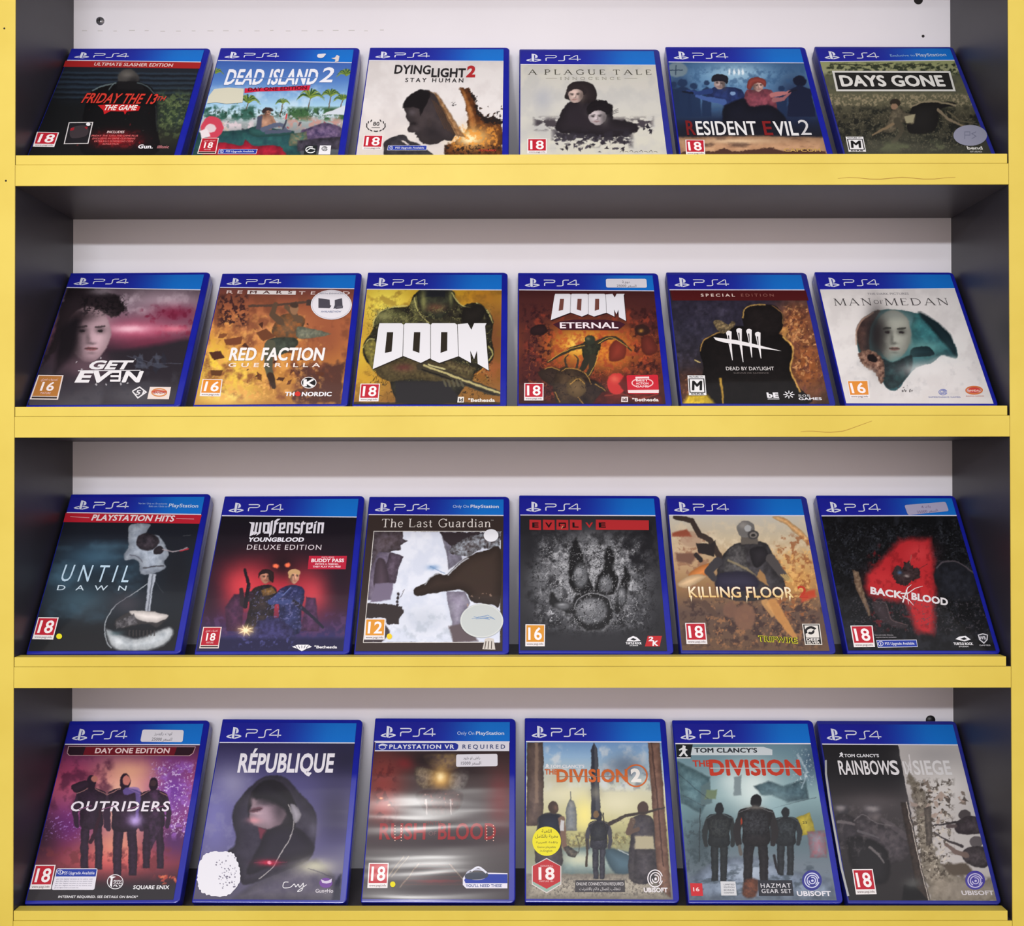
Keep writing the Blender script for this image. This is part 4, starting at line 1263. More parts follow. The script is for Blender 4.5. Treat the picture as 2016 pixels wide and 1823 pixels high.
def heavy_letters(s, part, x0, x1, y0, y1, col, edge, inner):
    """Four heavy joined block letters whose feet are cut to points."""
    def P(a, b):
        # a across 0..1, b down 0..1, fanning out slightly towards the feet
        return (x0 + (x1 - x0) * (a + (0.5 - a) * 0.06 * (1 - b)), y0 + (y1 - y0) * b)
    w = .245
    for k in range(3):
        a0 = k * (w + .005)
        foot = ((.97, .72), (.70, .85), (.84, .70))[k]
        mid = (None, .88, .84)[k]
        pts = [P(a0 + (.02 if k == 0 else .012), 0), P(a0 + w - .02, 0), P(a0 + w, .03)]
        if k == 0:
            pts += [P(a0 + w, .70), P(a0 - .012, .97), P(a0 + .012, .10)]
        elif k == 1:
            pts += [P(a0 + w, .74), P(a0 + w - .085, .84), P(a0, .69), P(a0, .03)]
        else:
            pts += [P(a0 + w, .70), P(a0 + .075, .84), P(a0, .76), P(a0, .03)]
        s.poly(part, [(x + 4, y + 5) for x, y in pts], edge, 3)
        s.poly(part, pts, col, 4)
        i0 = a0 + w * .37
        s.poly(part, [P(i0 + .004, .19), P(i0 + .062, .19), P(i0 + .056, .60 if k == 0 else .63 if k == 1 else .58), P(i0 - .004, .63 if k == 0 else .58 if k == 1 else .63)], inner, 5)
    a0 = 3 * (w + .005)
    pts = [P(a0, .02), P(a0 + .095, .0), P(a0 + .125, .14), P(a0 + .155, .0), P(a0 + .27, .0), P(a0 + .255, .06), P(a0 + .258, 1.0), P(a0 + .165, .86), P(a0 + .165, .58),
           P(a0 + .135, .76), P(a0 + .105, .58), P(a0 + .105, .84), P(a0, .70)]
    s.poly(part, [(x + 4, y + 5) for x, y in pts], edge, 3)
    s.poly(part, pts, col, 4)


def art_armour(s):
    s.vg((220, (190, 150, 40)), (420, (176, 130, 44)), (640, (150, 104, 46)), (900, (140, 96, 44)))
    s.g(240, 300, 170, 160, (238, 222, 90), .95)
    s.g(90, 620, 110, 200, (214, 180, 60), .9)
    s.g(120, 780, 150, 90, (206, 160, 50), .8)
    s.g(820, 260, 130, 70, (190, 130, 34), .9)
    s.g(900, 520, 110, 260, (112, 66, 40), .9)
    s.g(880, 700, 120, 60, (156, 88, 50), .8)
    s.mix(40, (120, 84, 34), .5, .7, .5)
    # broad armoured shoulders and chest
    s.p([(160, 470), (190, 380), (260, 330), (380, 320), (430, 240), (620, 230), (690, 310), (760, 330), (790, 300), (830, 320), (885, 400), (880, 520), (885, 640), (760, 740), (620, 900), (330, 900), (250, 740), (130, 660), (105, 560)], (54, 52, 36), 6, smooth=True, col2=(30, 28, 24), rs=26)
    s.p([(165, 450), (200, 370), (300, 335), (400, 380), (420, 430), (200, 430)], (98, 100, 60), 6, smooth=True, col2=(56, 54, 38), rs=16)
    s.p([(440, 225), (640, 225), (648, 300), (620, 360), (560, 395), (490, 380), (440, 310)], (58, 62, 46), 6, smooth=True, col2=(34, 34, 30), rs=18)
    s.p([(470, 225), (600, 225), (600, 265), (470, 265)], (30, 32, 36), 6)
    s.g(545, 330, 60, 26, (110, 72, 54), .8)
    s.p([(700, 330), (790, 300), (870, 380), (880, 430), (700, 425)], (44, 40, 30), 6, smooth=True, col2=(24, 22, 20), rs=14)
    s.p([(390, 300), (430, 250), (440, 380), (500, 425), (410, 400)], (120, 120, 70), 5, col2=(60, 58, 40), rs=12)
    for q in (((165, 440), (190, 372), (260, 332), (370, 318)), ((415, 270), (438, 350), (500, 420)), ((640, 240), (690, 310), (752, 330)), ((790, 300), (850, 345), (886, 420)), ((105, 570), (140, 520), (175, 520)), ((860, 560), (884, 610), (846, 664))):
        s.l(q, 7, (196, 190, 116), 4, .8, True)
    s.mix(22, (128, 126, 78), .55, .75, .6, (150, 300, 880, 440))
    s.crack(30, (20, 18, 16), .022, .7, (120, 300, 900, 900))
    s.crack(34, (170, 164, 100), .012, .6, (120, 300, 900, 800))
    s.g(230, 380, 50, 26, (150, 150, 96), .7)
    s.p([(705, 330), (760, 325), (800, 305), (845, 345), (800, 420), (710, 420)], (30, 27, 24), 8, smooth=True)
    s.g(470, 290, 18, 60, (156, 156, 92), .7)
    s.g(634, 270, 12, 40, (140, 140, 84), .7)
    s.p([(110, 560), (180, 530), (180, 700), (150, 680)], (150, 140, 66), 6, smooth=True, col2=(84, 78, 44))
    s.p([(180, 690), (320, 640), (500, 650), (760, 720), (700, 800), (430, 760), (250, 770)], (58, 50, 34), 6, smooth=True, col2=(96, 84, 54), rs=14)
    s.g(350, 690, 60, 22, (96, 50, 48), .8)
    s.p([(300, 770), (600, 770), (720, 905), (300, 905)], (38, 36, 38), 10)
    s.p([(430, 665), (480, 655), (930, 830), (930, 862), (860, 850), (520, 730), (430, 700)], (60, 54, 42), 4)
    s.l([(470, 676), (928, 842)], 12, (196, 184, 124), 4, .9)
    s.l([(460, 700), (900, 850)], 8, (26, 24, 22), 4, .9)
    s.l([(500, 672), (600, 700)], 9, (220, 212, 150), 3, .8)
    for k in range(5):
        s.l([(590 + k * 26, 766), (604 + k * 26, 800)], 13, (84, 80, 62), 4)
    s.p([(600, 640), (790, 690), (740, 740), (600, 700)], (58, 48, 36), 8, col2=(110, 100, 64), rs=9)
    s.l([(790, 730), (830, 690)], 5, (210, 150, 60), 4, .8)
    s.p([(40, 898), (940, 898), (940, 915), (40, 915)], (40, 36, 30), 6, .8)
    s.banner(217, 222)
    heavy_letters(s, TT, 172, 856, 424, 708, (228, 228, 232), (48, 42, 36), (44, 38, 30))
    s.pegi('18', [(91, 787), (208, 787), (199, 893), (81, 893)])
    s.poly('maker_mark', [(676, 866), (713, 866), (711, 900), (673, 900)], (226, 222, 214), 3)
    s.text('maker_mark', 'id', 682, 893, 706, 19, (40, 34, 30), bold=.06)
    s.house('"Bethesda', 738, 896, 898, 19, (232, 230, 222), .05)


def art_inferno(s):
    s.vg((228, (66, 30, 30)), (400, (84, 40, 34)), (560, (150, 72, 36)), (700, (96, 44, 32)), (915, (56, 28, 28)))
    s.g(1450, 560, 210, 110, (236, 170, 52), .95)
    s.g(1400, 550, 80, 50, (250, 214, 96), .8)
    s.g(1600, 600, 110, 90, (212, 128, 46), .9)
    s.g(1110, 600, 90, 240, (62, 30, 36), .85)
    s.g(1860, 420, 100, 180, (70, 32, 32), .85)
    s.mix(24, (176, 78, 40), .5, .66, .75, (1180, 440, 1860, 740))
    s.mix(18, (48, 22, 26), .5, .64, .9, (1050, 300, 1260, 915))
    s.mix(18, (52, 24, 24), .5, .64, .9, (1700, 300, 1915, 915))
    s.mix(34, (150, 60, 40), .56, .74, .7, (1060, 320, 1900, 900))
    s.crack(40, (206, 110, 50), .014, .45, (1060, 460, 1900, 900))
    s.p([(1120, 450), (1190, 430), (1215, 470), (1180, 495), (1120, 490)], (40, 24, 26), 6, smooth=True)
    s.e(1785, 465, 46, 34, (48, 28, 26), soft=6)
    s.g(1776, 470, 14, 10, (196, 140, 60), .8)
    s.l([(1720, 450), (1760, 440)], 6, (60, 30, 28), 4)
    s.p([(1590, 560), (1640, 520), (1690, 560), (1670, 640), (1590, 650)], (120, 48, 36), 8, smooth=True)
    s.p([(1780, 520), (1830, 500), (1880, 580), (1830, 620), (1790, 600)], (96, 40, 32), 8, smooth=True)
    # a leaping armoured fighter
    s.p([(1430, 545), (1470, 530), (1530, 540), (1525, 600), (1480, 650), (1430, 630)], (56, 58, 42), 5, smooth=True, col2=(34, 34, 30), rs=12)
    s.e(1472, 524, 32, 28, (48, 52, 42), soft=4)
    s.g(1462, 516, 12, 9, (120, 116, 84), .8)
    s.l([(1435, 560), (1360, 580), (1300, 612), (1215, 660)], (30, 10), (50, 46, 36), 4)
    s.l([(1515, 540), (1580, 515), (1640, 520), (1720, 590)], (30, 8), (50, 46, 36), 4, smooth=True)
    s.l([(1460, 630), (1430, 690), (1400, 740)], (44, 24), (46, 44, 36), 5)
    s.l([(1490, 630), (1480, 700), (1440, 760)], (46, 24), (52, 48, 38), 5)
    for q in (((1438, 560), (1330, 588), (1220, 652)), ((1520, 545), (1600, 512), (1700, 570)), ((1526, 590), (1500, 680), (1460, 740))):
        s.l(q, 4, (204, 160, 70), 3, .9, True)
    for x, d in ((1330, -1), (1390, 1)):
        s.l([(x, 690), (x + 10 * d, 640), (x - 14 * d, 612)], (16, 4), (60, 50, 40), 3, smooth=True)
    s.p([(1160, 720), (1230, 690), (1290, 700), (1320, 760), (1250, 800), (1190, 770)], (52, 40, 34), 8, smooth=True)
    s.p([(1270, 710), (1340, 690), (1440, 720), (1480, 800), (1460, 915), (1290, 915), (1250, 830)], (74, 58, 42), 10, smooth=True, col2=(44, 34, 30), rs=40)
    s.p([(1420, 760), (1520, 780), (1580, 850), (1560, 915), (1440, 915)], (56, 42, 34), 10, smooth=True, col2=(34, 26, 26), rs=40)
    s.p([(1330, 790), (1370, 750), (1430, 760), (1450, 830), (1400, 870), (1340, 850)], (98, 78, 52), 10, smooth=True)
    for q in (((1200, 700), (1240, 690), (1290, 706)), ((1300, 712), (1360, 694), (1440, 724), (1478, 790)), ((1350, 790), (1400, 760), (1440, 790)), ((1500, 790), (1560, 830), (1580, 880)), ((1260, 840), (1290, 900)), ((1400, 870), (1430, 912))):
        s.l(q, 5, (206, 156, 74), 4, .75, True)
    s.crack(36, (24, 16, 18), .02, .7, (1170, 690, 1580, 915))
    s.p([(1540, 840), (1700, 800), (1900, 860), (1915, 915), (1480, 915)], (56, 26, 26), 10, col2=(110, 40, 34), rs=40)
    s.l([(1560, 860), (1660, 850), (1760, 880), (1880, 850)], 8, (150, 60, 48), 6, .7, True)
    s.e(1632, 788, 58, 64, (190, 52, 50), soft=5)
    s.p([(1690, 720), (1700, 860), (1640, 790)], (96, 34, 32), 8)
    s.g(1620, 760, 30, 24, (226, 110, 90), .7)
    s.banner(223, 229)
    heavy_letters(s, TT, 1240, 1684, 249, 412, (226, 226, 232), (40, 22, 28), (110, 66, 58))
    s.poly(TT, [(1248, 432), (1290, 415), (1370, 404), (1560, 404), (1650, 415), (1684, 432), (1640, 468), (1296, 466)], (64, 26, 40), 3)
    s.text(TT, 'ETERNAL', 1292, 456, 1640, 34, (240, 228, 234), bold=.04, level=5)
    s.pegi('18', [(1076, 786), (1192, 786), (1191, 890), (1075, 890)])
    b = 'award_tag'
    s.sticker(b, [(1690, 738), (1880, 735), (1886, 850), (1698, 850)], [], (196, 36, 52), level=3)
    s.poly(b, [(1698, 828), (1885, 826), (1884, 846), (1702, 846)], (232, 214, 214), 4)
    s.poly(b, [(1744, 748), (1826, 747), (1827, 758), (1744, 759)], (236, 214, 214), 4)
    for k, t in enumerate(('BEST', 'ACTION', 'GAME')):
        s.text(b, t, 1748, 776 + k * 18, 1822, 12, (240, 216, 216), bold=.05, level=4)
    for sd in (-1, 1):
        s.ring(b, 1786, 785, 66, 30, 7, (236, 190, 190), 4, 120 if sd < 0 else -60, 240 if sd < 0 else 60)
    s.poly('maker_mark', [(1660, 868), (1700, 868), (1699, 900), (1658, 900)], (224, 210, 206), 3)
    s.text('maker_mark', 'id', 1667, 893, 1692, 18, (60, 26, 28), bold=.06)
    s.house('"Bethesda', 1726, 895, 1884, 18, (232, 222, 218), .05)
    s.sticker('price_sticker', [(1566, 160), (1810, 160), (1814, 214), (1568, 213)],
              [('2 \uFEE1\uFEED\uFEA9', .40, .58, .48, .26), ('25000 \uFEAE\uFECC\uFEB4\uFEDF\uFE8D', .26, .74, .92, .24)])


def art_hunched(s):
    s.vg((262, (40, 36, 50)), (420, (44, 42, 56)), (640, (40, 36, 42)), (830, (50, 38, 32)))
    s.g(770, 380, 120, 130, (150, 88, 52), .95)
    s.g(830, 620, 130, 200, (160, 92, 48), .95)
    s.g(700, 440, 60, 60, (206, 150, 80), .8)
    s.mix(16, (96, 56, 44), .5, .64, .9, (660, 270, 950, 800))
    s.mix(14, (206, 150, 96), .58, .7, .8, (690, 270, 950, 700))
    s.mix(40, (62, 58, 74), .5, .7, .7, (80, 270, 420, 640))
    s.g(200, 740, 140, 90, (96, 56, 38), .8)
    s.mix(12, (170, 110, 70), .6, .72, .7, (130, 640, 320, 830))
    s.p([(250, 830), (265, 640), (242, 540), (262, 480), (330, 440), (420, 410), (470, 400), (640, 430), (715, 470), (752, 540), (742, 620), (770, 720), (830, 830)], (17, 14, 14), 6, smooth=True)
    s.p([(475, 370), (485, 310), (530, 285), (630, 285), (690, 320), (700, 390), (660, 450), (520, 450)], (24, 20, 20), 6, smooth=True)
    s.l([(478, 356), (490, 310), (530, 288), (600, 284)], 7, (176, 142, 80), 5, .9, True)
    s.l([(640, 292), (692, 330), (698, 390)], 6, (150, 110, 70), 5, .8, True)
    s.l([(700, 462), (748, 510), (752, 570), (740, 640), (790, 760)], 9, (206, 160, 84), 6, .95, True)
    s.l([(248, 540), (262, 486), (330, 444), (410, 420)], 6, (170, 132, 72), 5, .9, True)
    s.l([(356, 690), (372, 825)], (14, 8), (190, 150, 60), 6, .9)
    s.p([(318, 380), (360, 372), (400, 395), (420, 375), (442, 390), (400, 430), (360, 440)], (70, 60, 46), 4, smooth=True, col2=(150, 130, 92), rs=8)
    s.p([(150, 830), (180, 780), (280, 776), (330, 830)], (196, 166, 44), 20)
    s.l([(216, 588), (246, 600)], 5, (190, 170, 110), 3)
    s.tex(20, .3)
    s.banner(202, 203)
    TLx = s.inset(s.corners, 0, 0, 1, 1)
    s.poly('edition_band', [(82, 206), (822, 206), (838, 262), (93, 262)], (78, 20, 22), 1)
    s.text('edition_band', 'SPECIAL', 250, 241, 436, 15, (222, 200, 190), bold=.04, spacing=1.5)
    s.text('edition_band', 'EDITION', 470, 241, 648, 15, (150, 96, 88), bold=.0, spacing=1.5)
    for x, yt, yb, dx in ((402, 434, 590, 20), (458, 420, 600, 22), (512, 424, 575, 16), (560, 440, 580, 18)):
        s.stroke(TT, [(x, yt), (x + 6, yt + 60), (x + dx, yb)], 30, (236, 234, 234), 4, taper=3)
        s.disc(TT, x, yt + 8, 15, 14, (236, 234, 234), 4)
        s.stroke(TT, [(x - 2, yt + 20), (x + 4, yt + 70)], 7, (20, 18, 18), 5, taper=2)
    s.poly(TT, [(318, 464), (360, 470), (440, 480), (540, 502), (690, 540), (560, 524), (450, 504), (370, 492), (330, 480)], (236, 234, 234), 6)
    s.text(TT, 'DEAD BY DAYLIGHT', 388, 645, 650, 19, (222, 218, 216), bold=.005, level=4)
    s.text(TT, 'SURVIVE OR SACRIFICE', 428, 663, 620, 6, (120, 112, 110), level=4)
    s.esrb([(176, 672), (271, 672), (280, 781), (184, 781)])
    s.house('bE', 612, 794, 676, 26, WHITE, .07)
    s.stroke('maker_mark', [(614, 802), (678, 802)], 3, WHITE, 4)
    for k in range(8):
        a = math.pi * k / 4
        s.stroke('maker_mark', [(730 + 9 * math.cos(a), 778 + 6 * math.sin(a)), (730 + 30 * math.cos(a), 778 + 21 * math.sin(a))], 5, WHITE, 4)
    s.house('505', 782, 790, 848, 12, (206, 206, 206), .0)
    s.house('GAMES', 786, 808, 910, 14, WHITE, .05)


def art_dark_disc(s):
    s.vg((200, (226, 222, 220)), (520, (230, 227, 224)), (825, (216, 213, 212)))
    s.mix(70, (212, 208, 206), .46, .7, .7)
    s.mix(30, (198, 196, 196), .56, .72, .6, (1040, 560, 1800, 800))
    s.p([(1098, 430), (1130, 365), (1190, 325), (1290, 310), (1420, 328), (1540, 385), (1620, 470), (1648, 575), (1570, 560), (1520, 600), (1430, 630), (1370, 690), (1330, 745), (1280, 752), (1240, 700), (1200, 640), (1150, 610), (1110, 540)], (52, 96, 102), 5, smooth=True)
    s.p([(1430, 330), (1540, 385), (1620, 470), (1648, 575), (1560, 560), (1490, 590), (1420, 520), (1400, 420)], (58, 122, 124), 10, smooth=True, col2=(34, 66, 74), rs=40)
    s.p([(1440, 325), (1540, 380), (1620, 465), (1646, 570), (1600, 520), (1520, 430)], (20, 36, 42), 16, smooth=True)
    s.g(1460, 520, 120, 40, (112, 164, 160), .7)
    s.p([(1400, 530), (1430, 515), (1500, 520), (1520, 560), (1400, 570)], (26, 44, 50), 6, smooth=True)
    s.p([(1098, 430), (1130, 365), (1190, 325), (1230, 318), (1180, 400), (1170, 520), (1200, 580), (1130, 560)], (92, 66, 58), 10, smooth=True, col2=(50, 38, 38), rs=26)
    s.l([(1100, 500), (1100, 430), (1132, 368), (1190, 327)], 9, (196, 160, 140), 7, .8, True)
    s.g(1300, 560, 110, 90, (70, 104, 104), .9)
    s.face(1300, 450, 98, 138, (150, 152, 142), shade=-1, turn=.06, soft=10)
    s.g(1205, 450, 54, 150, (38, 34, 36), .92)
    s.g(1300, 340, 90, 30, (120, 128, 124), .5)
    s.g(1390, 480, 14, 34, (128, 132, 122), .8)
    s.g(1330, 600, 70, 40, (96, 140, 138), .8)
    s.p([(1230, 580), (1300, 600), (1400, 560), (1400, 640), (1340, 720), (1280, 745), (1250, 700)], (46, 70, 72), 10, smooth=True, col2=(30, 36, 40), rs=30)
    s.p([(1110, 550), (1180, 535), (1240, 580), (1255, 640), (1240, 720), (1200, 660), (1140, 620)], (70, 44, 38), 6, smooth=True, rough=6, rs=14, col2=(176, 140, 118))
    s.e(1186, 578, 30, 20, (24, 18, 20), soft=5, rot=30)
    s.g(1480, 640, 120, 40, (226, 224, 222), .95)
    s.g(1600, 590, 80, 24, (222, 222, 220), .8)
    s.g(1150, 660, 50, 30, (224, 220, 216), .6)
    s.shards(10, (1320, 720, 1420, 760), (2, 5), [(60, 56, 58)])
    s.banner(202, 195)
    s.text(TT, 'THE DARK PICTURES', 1160, 232, 1386, 11, (150, 148, 152), y1=230, bold=.01)
    s.serif(TT, 'MAN', 980, 290, 1186, 38, (74, 70, 72), y1=288, gap=.24, thick=.10, thin=.045)
    s.serif(TT, 'OF', 1196, 280, 1248, 20, (74, 70, 72), gap=.16, thick=.1, thin=.06)
    s.serif(TT, 'MEDAN', 1258, 289, 1606, 38, (74, 70, 72), y1=287, gap=.24, thick=.10, thin=.045)
    s.pegi('16', [(1046, 701), (1164, 699), (1173, 798), (1064, 799)], (222, 140, 52))
    s.swirl('maker_mark', 1572, 764, 24, (120, 130, 190), 4, 17)
    s.house('SUPERMASSIVE GAMES', 1494, 795, 1668, 7, (120, 130, 180), .0)
    s.ring('maker_mark', 1742, 754, 48, 24, 8, (206, 110, 60), 4)
    s.disc('maker_mark', 1742, 754, 36, 15, (198, 66, 56), 5)
    s.text('maker_mark', 'BANDAI', 1712, 762, 1772, 10, (240, 214, 206), bold=.04, level=6)
    s.house('BANDAI NAMCO', 1700, 789, 1796, 6, (180, 100, 90), .0)


# ------------------------------------------------------------------ third shelf
def art_glass_bulb(s):
    s.vg((205, (24, 26, 34)), (330, (26, 30, 40)), (480, (30, 42, 54)), (700, (32, 40, 48)), (850, (26, 28, 32)), (960, (28, 29, 32)))
    s.g(520, 440, 160, 70, (64, 98, 120), .8)
    s.g(440, 680, 150, 90, (66, 92, 106), .8)
    s.g(330, 560, 120, 60, (52, 76, 92), .6)
    s.mix(110, (74, 108, 128), .44, .72, .6, (240, 340, 800, 820), (1.6, 1))
    s.g(980, 520, 140, 200, (24, 24, 30), .8)
    # pale bony mass at the top, on a thin stem
    s.p([(722, 262), (830, 262), (800, 320), (870, 320), (912, 380), (930, 430), (905, 470), (912, 500), (860, 530), (790, 540), (770, 520), (768, 470), (735, 455), (690, 458), (684, 430), (706, 390), (708, 320)], (176, 186, 198), 6, smooth=True, col2=(128, 138, 152), rs=26)
    s.p([(760, 330), (800, 310), (860, 322), (880, 360), (840, 402), (780, 400), (752, 370)], (26, 24, 30), 8, smooth=True, col2=(70, 62, 70), rs=20)
    s.p([(850, 400), (880, 380), (905, 400), (890, 425), (850, 425)], (40, 36, 42), 6, smooth=True)
    s.l([(790, 500), (900, 490)], 8, (60, 60, 66), 5, .8)
    s.l([(716, 430), (760, 440), (786, 470)], 6, (90, 92, 104), 5, .8, True)
    s.l([(900, 400), (960, 410), (1030, 392)], 7, (170, 160, 166), 4, .8, True)
    s.l([(990, 408), (1036, 396)], 7, (180, 40, 56), 4, .9)
    s.l([(1010, 325), (1050, 320)], 4, (90, 92, 96), 4, .6)
    s.p([(822, 535), (862, 535), (842, 620), (828, 745), (800, 745), (812, 620)], (170, 178, 190), 5)
    s.l([(842, 540), (814, 745)], 7, (90, 96, 106), 5, .8)
    s.l([(812, 590), (740, 640), (650, 700), (595, 770), (576, 840), (590, 910), (615, 945)], 5, (176, 184, 190), 4, .9, True)
    s.l([(858, 580), (900, 640)], 3, (80, 84, 90), 4, .6)
    s.g(700, 700, 80, 60, (70, 66, 74), .7)
    s.p([(586, 840), (640, 860), (760, 890), (930, 830), (950, 880), (880, 940), (760, 958), (640, 950), (600, 900)], (196, 202, 206), 16, smooth=True, col2=(150, 158, 164), rs=30)
    s.p([(710, 745), (760, 752), (830, 740), (925, 765), (905, 800), (860, 830), (820, 810), (760, 815), (700, 830), (640, 830), (640, 790)], (60, 58, 60), 6, smooth=True)
    s.p([(712, 742), (830, 742), (926, 764), (880, 800), (830, 800), (770, 790)], (204, 198, 194), 6, smooth=True)
    s.p([(640, 800), (740, 755), (760, 810), (640, 838)], (130, 128, 132), 4, col2=(50, 48, 52), rs=14)
    for k in range(8):
        s.l([(716 + k * 19, 848), (712 + k * 20, 876)], 7, (64, 60, 60), 4, .8)
    s.g(640, 860, 40, 14, (70, 90, 96), .8)
    s.banner(195, 206)
    s.text('header_emblem', 'Nur bei / Only on / En exclusivite', 764, 151, 922, 9, (170, 200, 236), y1=153)
    s.text('header_emblem', 'Solo en / Solo su', 820, 167, 922, 9, (170, 200, 236), y1=168)
    s.text('header_emblem', 'PlayStation', 930, 167, 1092, 19, (214, 228, 244), y1=170, bold=.02)
    s.poly('edition_band', [(363, 198), (1113, 209), (1100, 258), (350, 249)], (190, 32, 50), 1)
    s.text('edition_band', 'PLAYSTATION HITS', 505, 240, 955, 31, (240, 226, 228), y1=246, bold=.06, shear=.12)
    s.stroke('edition_band', [(388, 220), (494, 226)], 3, (226, 170, 176), 3)
    s.stroke('edition_band', [(972, 231), (1070, 233)], 3, (226, 170, 176), 3)
    s.text(TT, 'UNTIL', 330, 576, 706, 92, (188, 214, 232), y1=582, bold=-.004, shear=.06, spacing=1.6, level=3)
    s.text(TT, 'DAWN', 314, 625, 694, 27, (196, 214, 226), y1=628, bold=-.01, spacing=2.6, level=3)
    s.pegi('18', [(212, 775), (325, 776), (294, 898), (179, 895)])
    s.disc('dot_sticker', 328, 881, 16, 15, (226, 218, 30), 9)


def art_red_halo(s):
    s.vg((220, (22, 19, 28)), (420, (28, 20, 30)), (560, (56, 26, 38)), (700, (66, 34, 54)), (800, (62, 42, 78)), (880, (50, 48, 96)), (960, (40, 36, 70)))
    s.g(1520, 620, 270, 160, (206, 52, 66), .95)
    s.g(1340, 600, 110, 110, (226, 70, 78), .8)
    s.g(1740, 640, 90, 90, (226, 74, 84), .8)
    s.g(1560, 480, 90, 90, (34, 18, 26), .9)
    s.g(1880, 560, 110, 200, (34, 24, 36), .85)
    s.g(1150, 640, 70, 200, (44, 26, 40), .8)
    s.e(1522, 490, 15, 11, (255, 120, 80), soft=8)
    s.e(1585, 487, 15, 11, (255, 120, 80), soft=8)
    s.mix(30, (84, 56, 96), .5, .66, .8, (1120, 740, 1940, 900))
    s.p([(1240, 720), (1290, 650), (1350, 640), (1340, 760), (1330, 850), (1250, 850)], (60, 36, 60), 8, col2=(88, 50, 78), rs=20)
    s.p([(1690, 660), (1740, 670), (1760, 850), (1660, 850)], (54, 34, 60), 8, col2=(96, 60, 96), rs=20)
    # two figures back to back
    s.p([(1380, 640), (1430, 600), (1500, 600), (1530, 640), (1510, 740), (1500, 860), (1350, 860), (1370, 740)], (58, 48, 46), 5, smooth=True, col2=(30, 26, 34), rs=18)
    s.p([(1440, 625), (1500, 605), (1525, 640), (1450, 660)], (150, 112, 60), 6, col2=(90, 66, 46), rs=10)
    s.l([(1385, 650), (1340, 700), (1330, 620)], (36, 20), (50, 36, 46), 4)
    s.l([(1350, 512), (1372, 590), (1352, 715)], (16, 22), (30, 26, 34), 3)
    s.face(1464, 552, 28, 36, (186, 130, 106), shade=1, soft=3)
    s.p([(1428, 560), (1432, 522), (1468, 510), (1504, 522), (1506, 580), (1484, 570), (1476, 534), (1440, 536)], (40, 26, 28), 4, smooth=True)
    s.p([(1530, 640), (1580, 600), (1650, 600), (1680, 640), (1660, 740), (1650, 860), (1530, 860), (1540, 740)], (56, 62, 108), 5, smooth=True, col2=(32, 34, 64), rs=18)
    s.face(1622, 550, 28, 38, (212, 156, 128), shade=-1, turn=.15, soft=3)
    s.p([(1588, 548), (1594, 516), (1626, 506), (1654, 520), (1650, 540), (1612, 534), (1596, 560)], (196, 156, 110), 4, smooth=True)
    s.l([(1545, 650), (1490, 690), (1560, 690), (1640, 690)], (32, 22), (60, 70, 120), 4)
    s.l([(1620, 690), (1700, 750), (1780, 830)], (26, 14), (38, 36, 52), 4)
    s.l([(1600, 610), (1560, 650)], 6, (120, 140, 196), 4, .7)
    s.mix(10, (110, 110, 160), .6, .7, .7, (1360, 600, 1680, 860))
    s.p([(1360, 900), (1420, 800), (1500, 770), (1560, 790), (1620, 850), (1640, 955), (1340, 955)], (38, 34, 66), 8, rough=14, rs=16, col2=(64, 62, 110))
    s.p([(1090, 960), (1120, 890), (1900, 890), (1890, 960)], (36, 34, 68), 20)
    s.mix(14, (78, 80, 140), .56, .7, .8, (1280, 860, 1640, 955))
    s.g(1356, 846, 40, 26, (255, 214, 150), .95)
    for k in range(8):
        a = math.pi * k / 4 + .3
        s.l([(1356, 846), (1356 + 44 * math.cos(a), 846 + 34 * math.sin(a))], (9, 1), (255, 236, 190), 3)
    s.banner(213, 220)
    F = (232, 230, 240)
    # angular broken-letter title, drawn letter by letter
    yb, yt = 312, 258

    def bar(*p):
        s.poly(TT, p, F, 4)
    bar((1372, 250), (1404, 252), (1404, 262), (1396, 300), (1404, 306), (1400, 318), (1376, 330), (1386, 262))
    bar((1412, 252), (1424, 252), (1414, 304), (1424, 310), (1402, 322), (1402, 306))
    bar((1432, 252), (1444, 252), (1436, 312), (1412, 326), (1424, 306))
    s.stroke(TT, [(1454, 308), (1458, 258), (1482, 258), (1478, 308), (1454, 308)], 12, F, 4)
    bar((1494, 246), (1506, 240), (1498, 316), (1484, 334), (1484, 310))
    bar((1514, 244), (1530, 232), (1548, 232), (1530, 246), (1526, 254), (1538, 252), (1530, 264), (1524, 264), (1518, 304), (1504, 322))
    for x in (1540, 1690):
        s.stroke(TT, [(x + 30, 306), (x + 2, 306), (x + 6, 260), (x + 30, 258), (x + 28, 280), (x + 12, 288)], 11, F, 4)
    for x in (1582, 1752):
        bar((x + 2, 252), (x + 14, 252), (x + 8, 312), (x - 4, 312))
        bar((x + 14, 252), (x + 36, 252), (x + 30, 312), (x + 18, 312), (x + 22, 266), (x + 12, 264))
    s.stroke(TT, [(1650, 266), (1648, 258), (1630, 258), (1628, 280), (1650, 288), (1646, 308), (1622, 306)], 11, F, 4)
    bar((1660, 256), (1674, 244), (1678, 252), (1688, 252), (1682, 264), (1672, 264), (1668, 306), (1656, 322), (1658, 290))
    bar((1732, 262), (1744, 258), (1738, 312), (1726, 312))
    bar((1734, 252), (1748, 244), (1750, 252), (1736, 258))
    s.text(TT, 'YOUNGBLOOD', 1368, 358, 1672, 22, F, bold=.08, shear=.10, level=4)
    s.text(TT, 'DELUXE EDITION', 1360, 402, 1770, 27, (226, 216, 222), y1=403, bold=.0, spacing=1.15, level=4)
    s.poly('offer_tag', [(1704, 436), (1913, 436), (1906, 510), (1697, 510)], (186, 34, 60), 3)
    s.text('offer_tag', 'INCLUDES', 1774, 448, 1842, 7, (236, 200, 206), bold=.02, level=4)
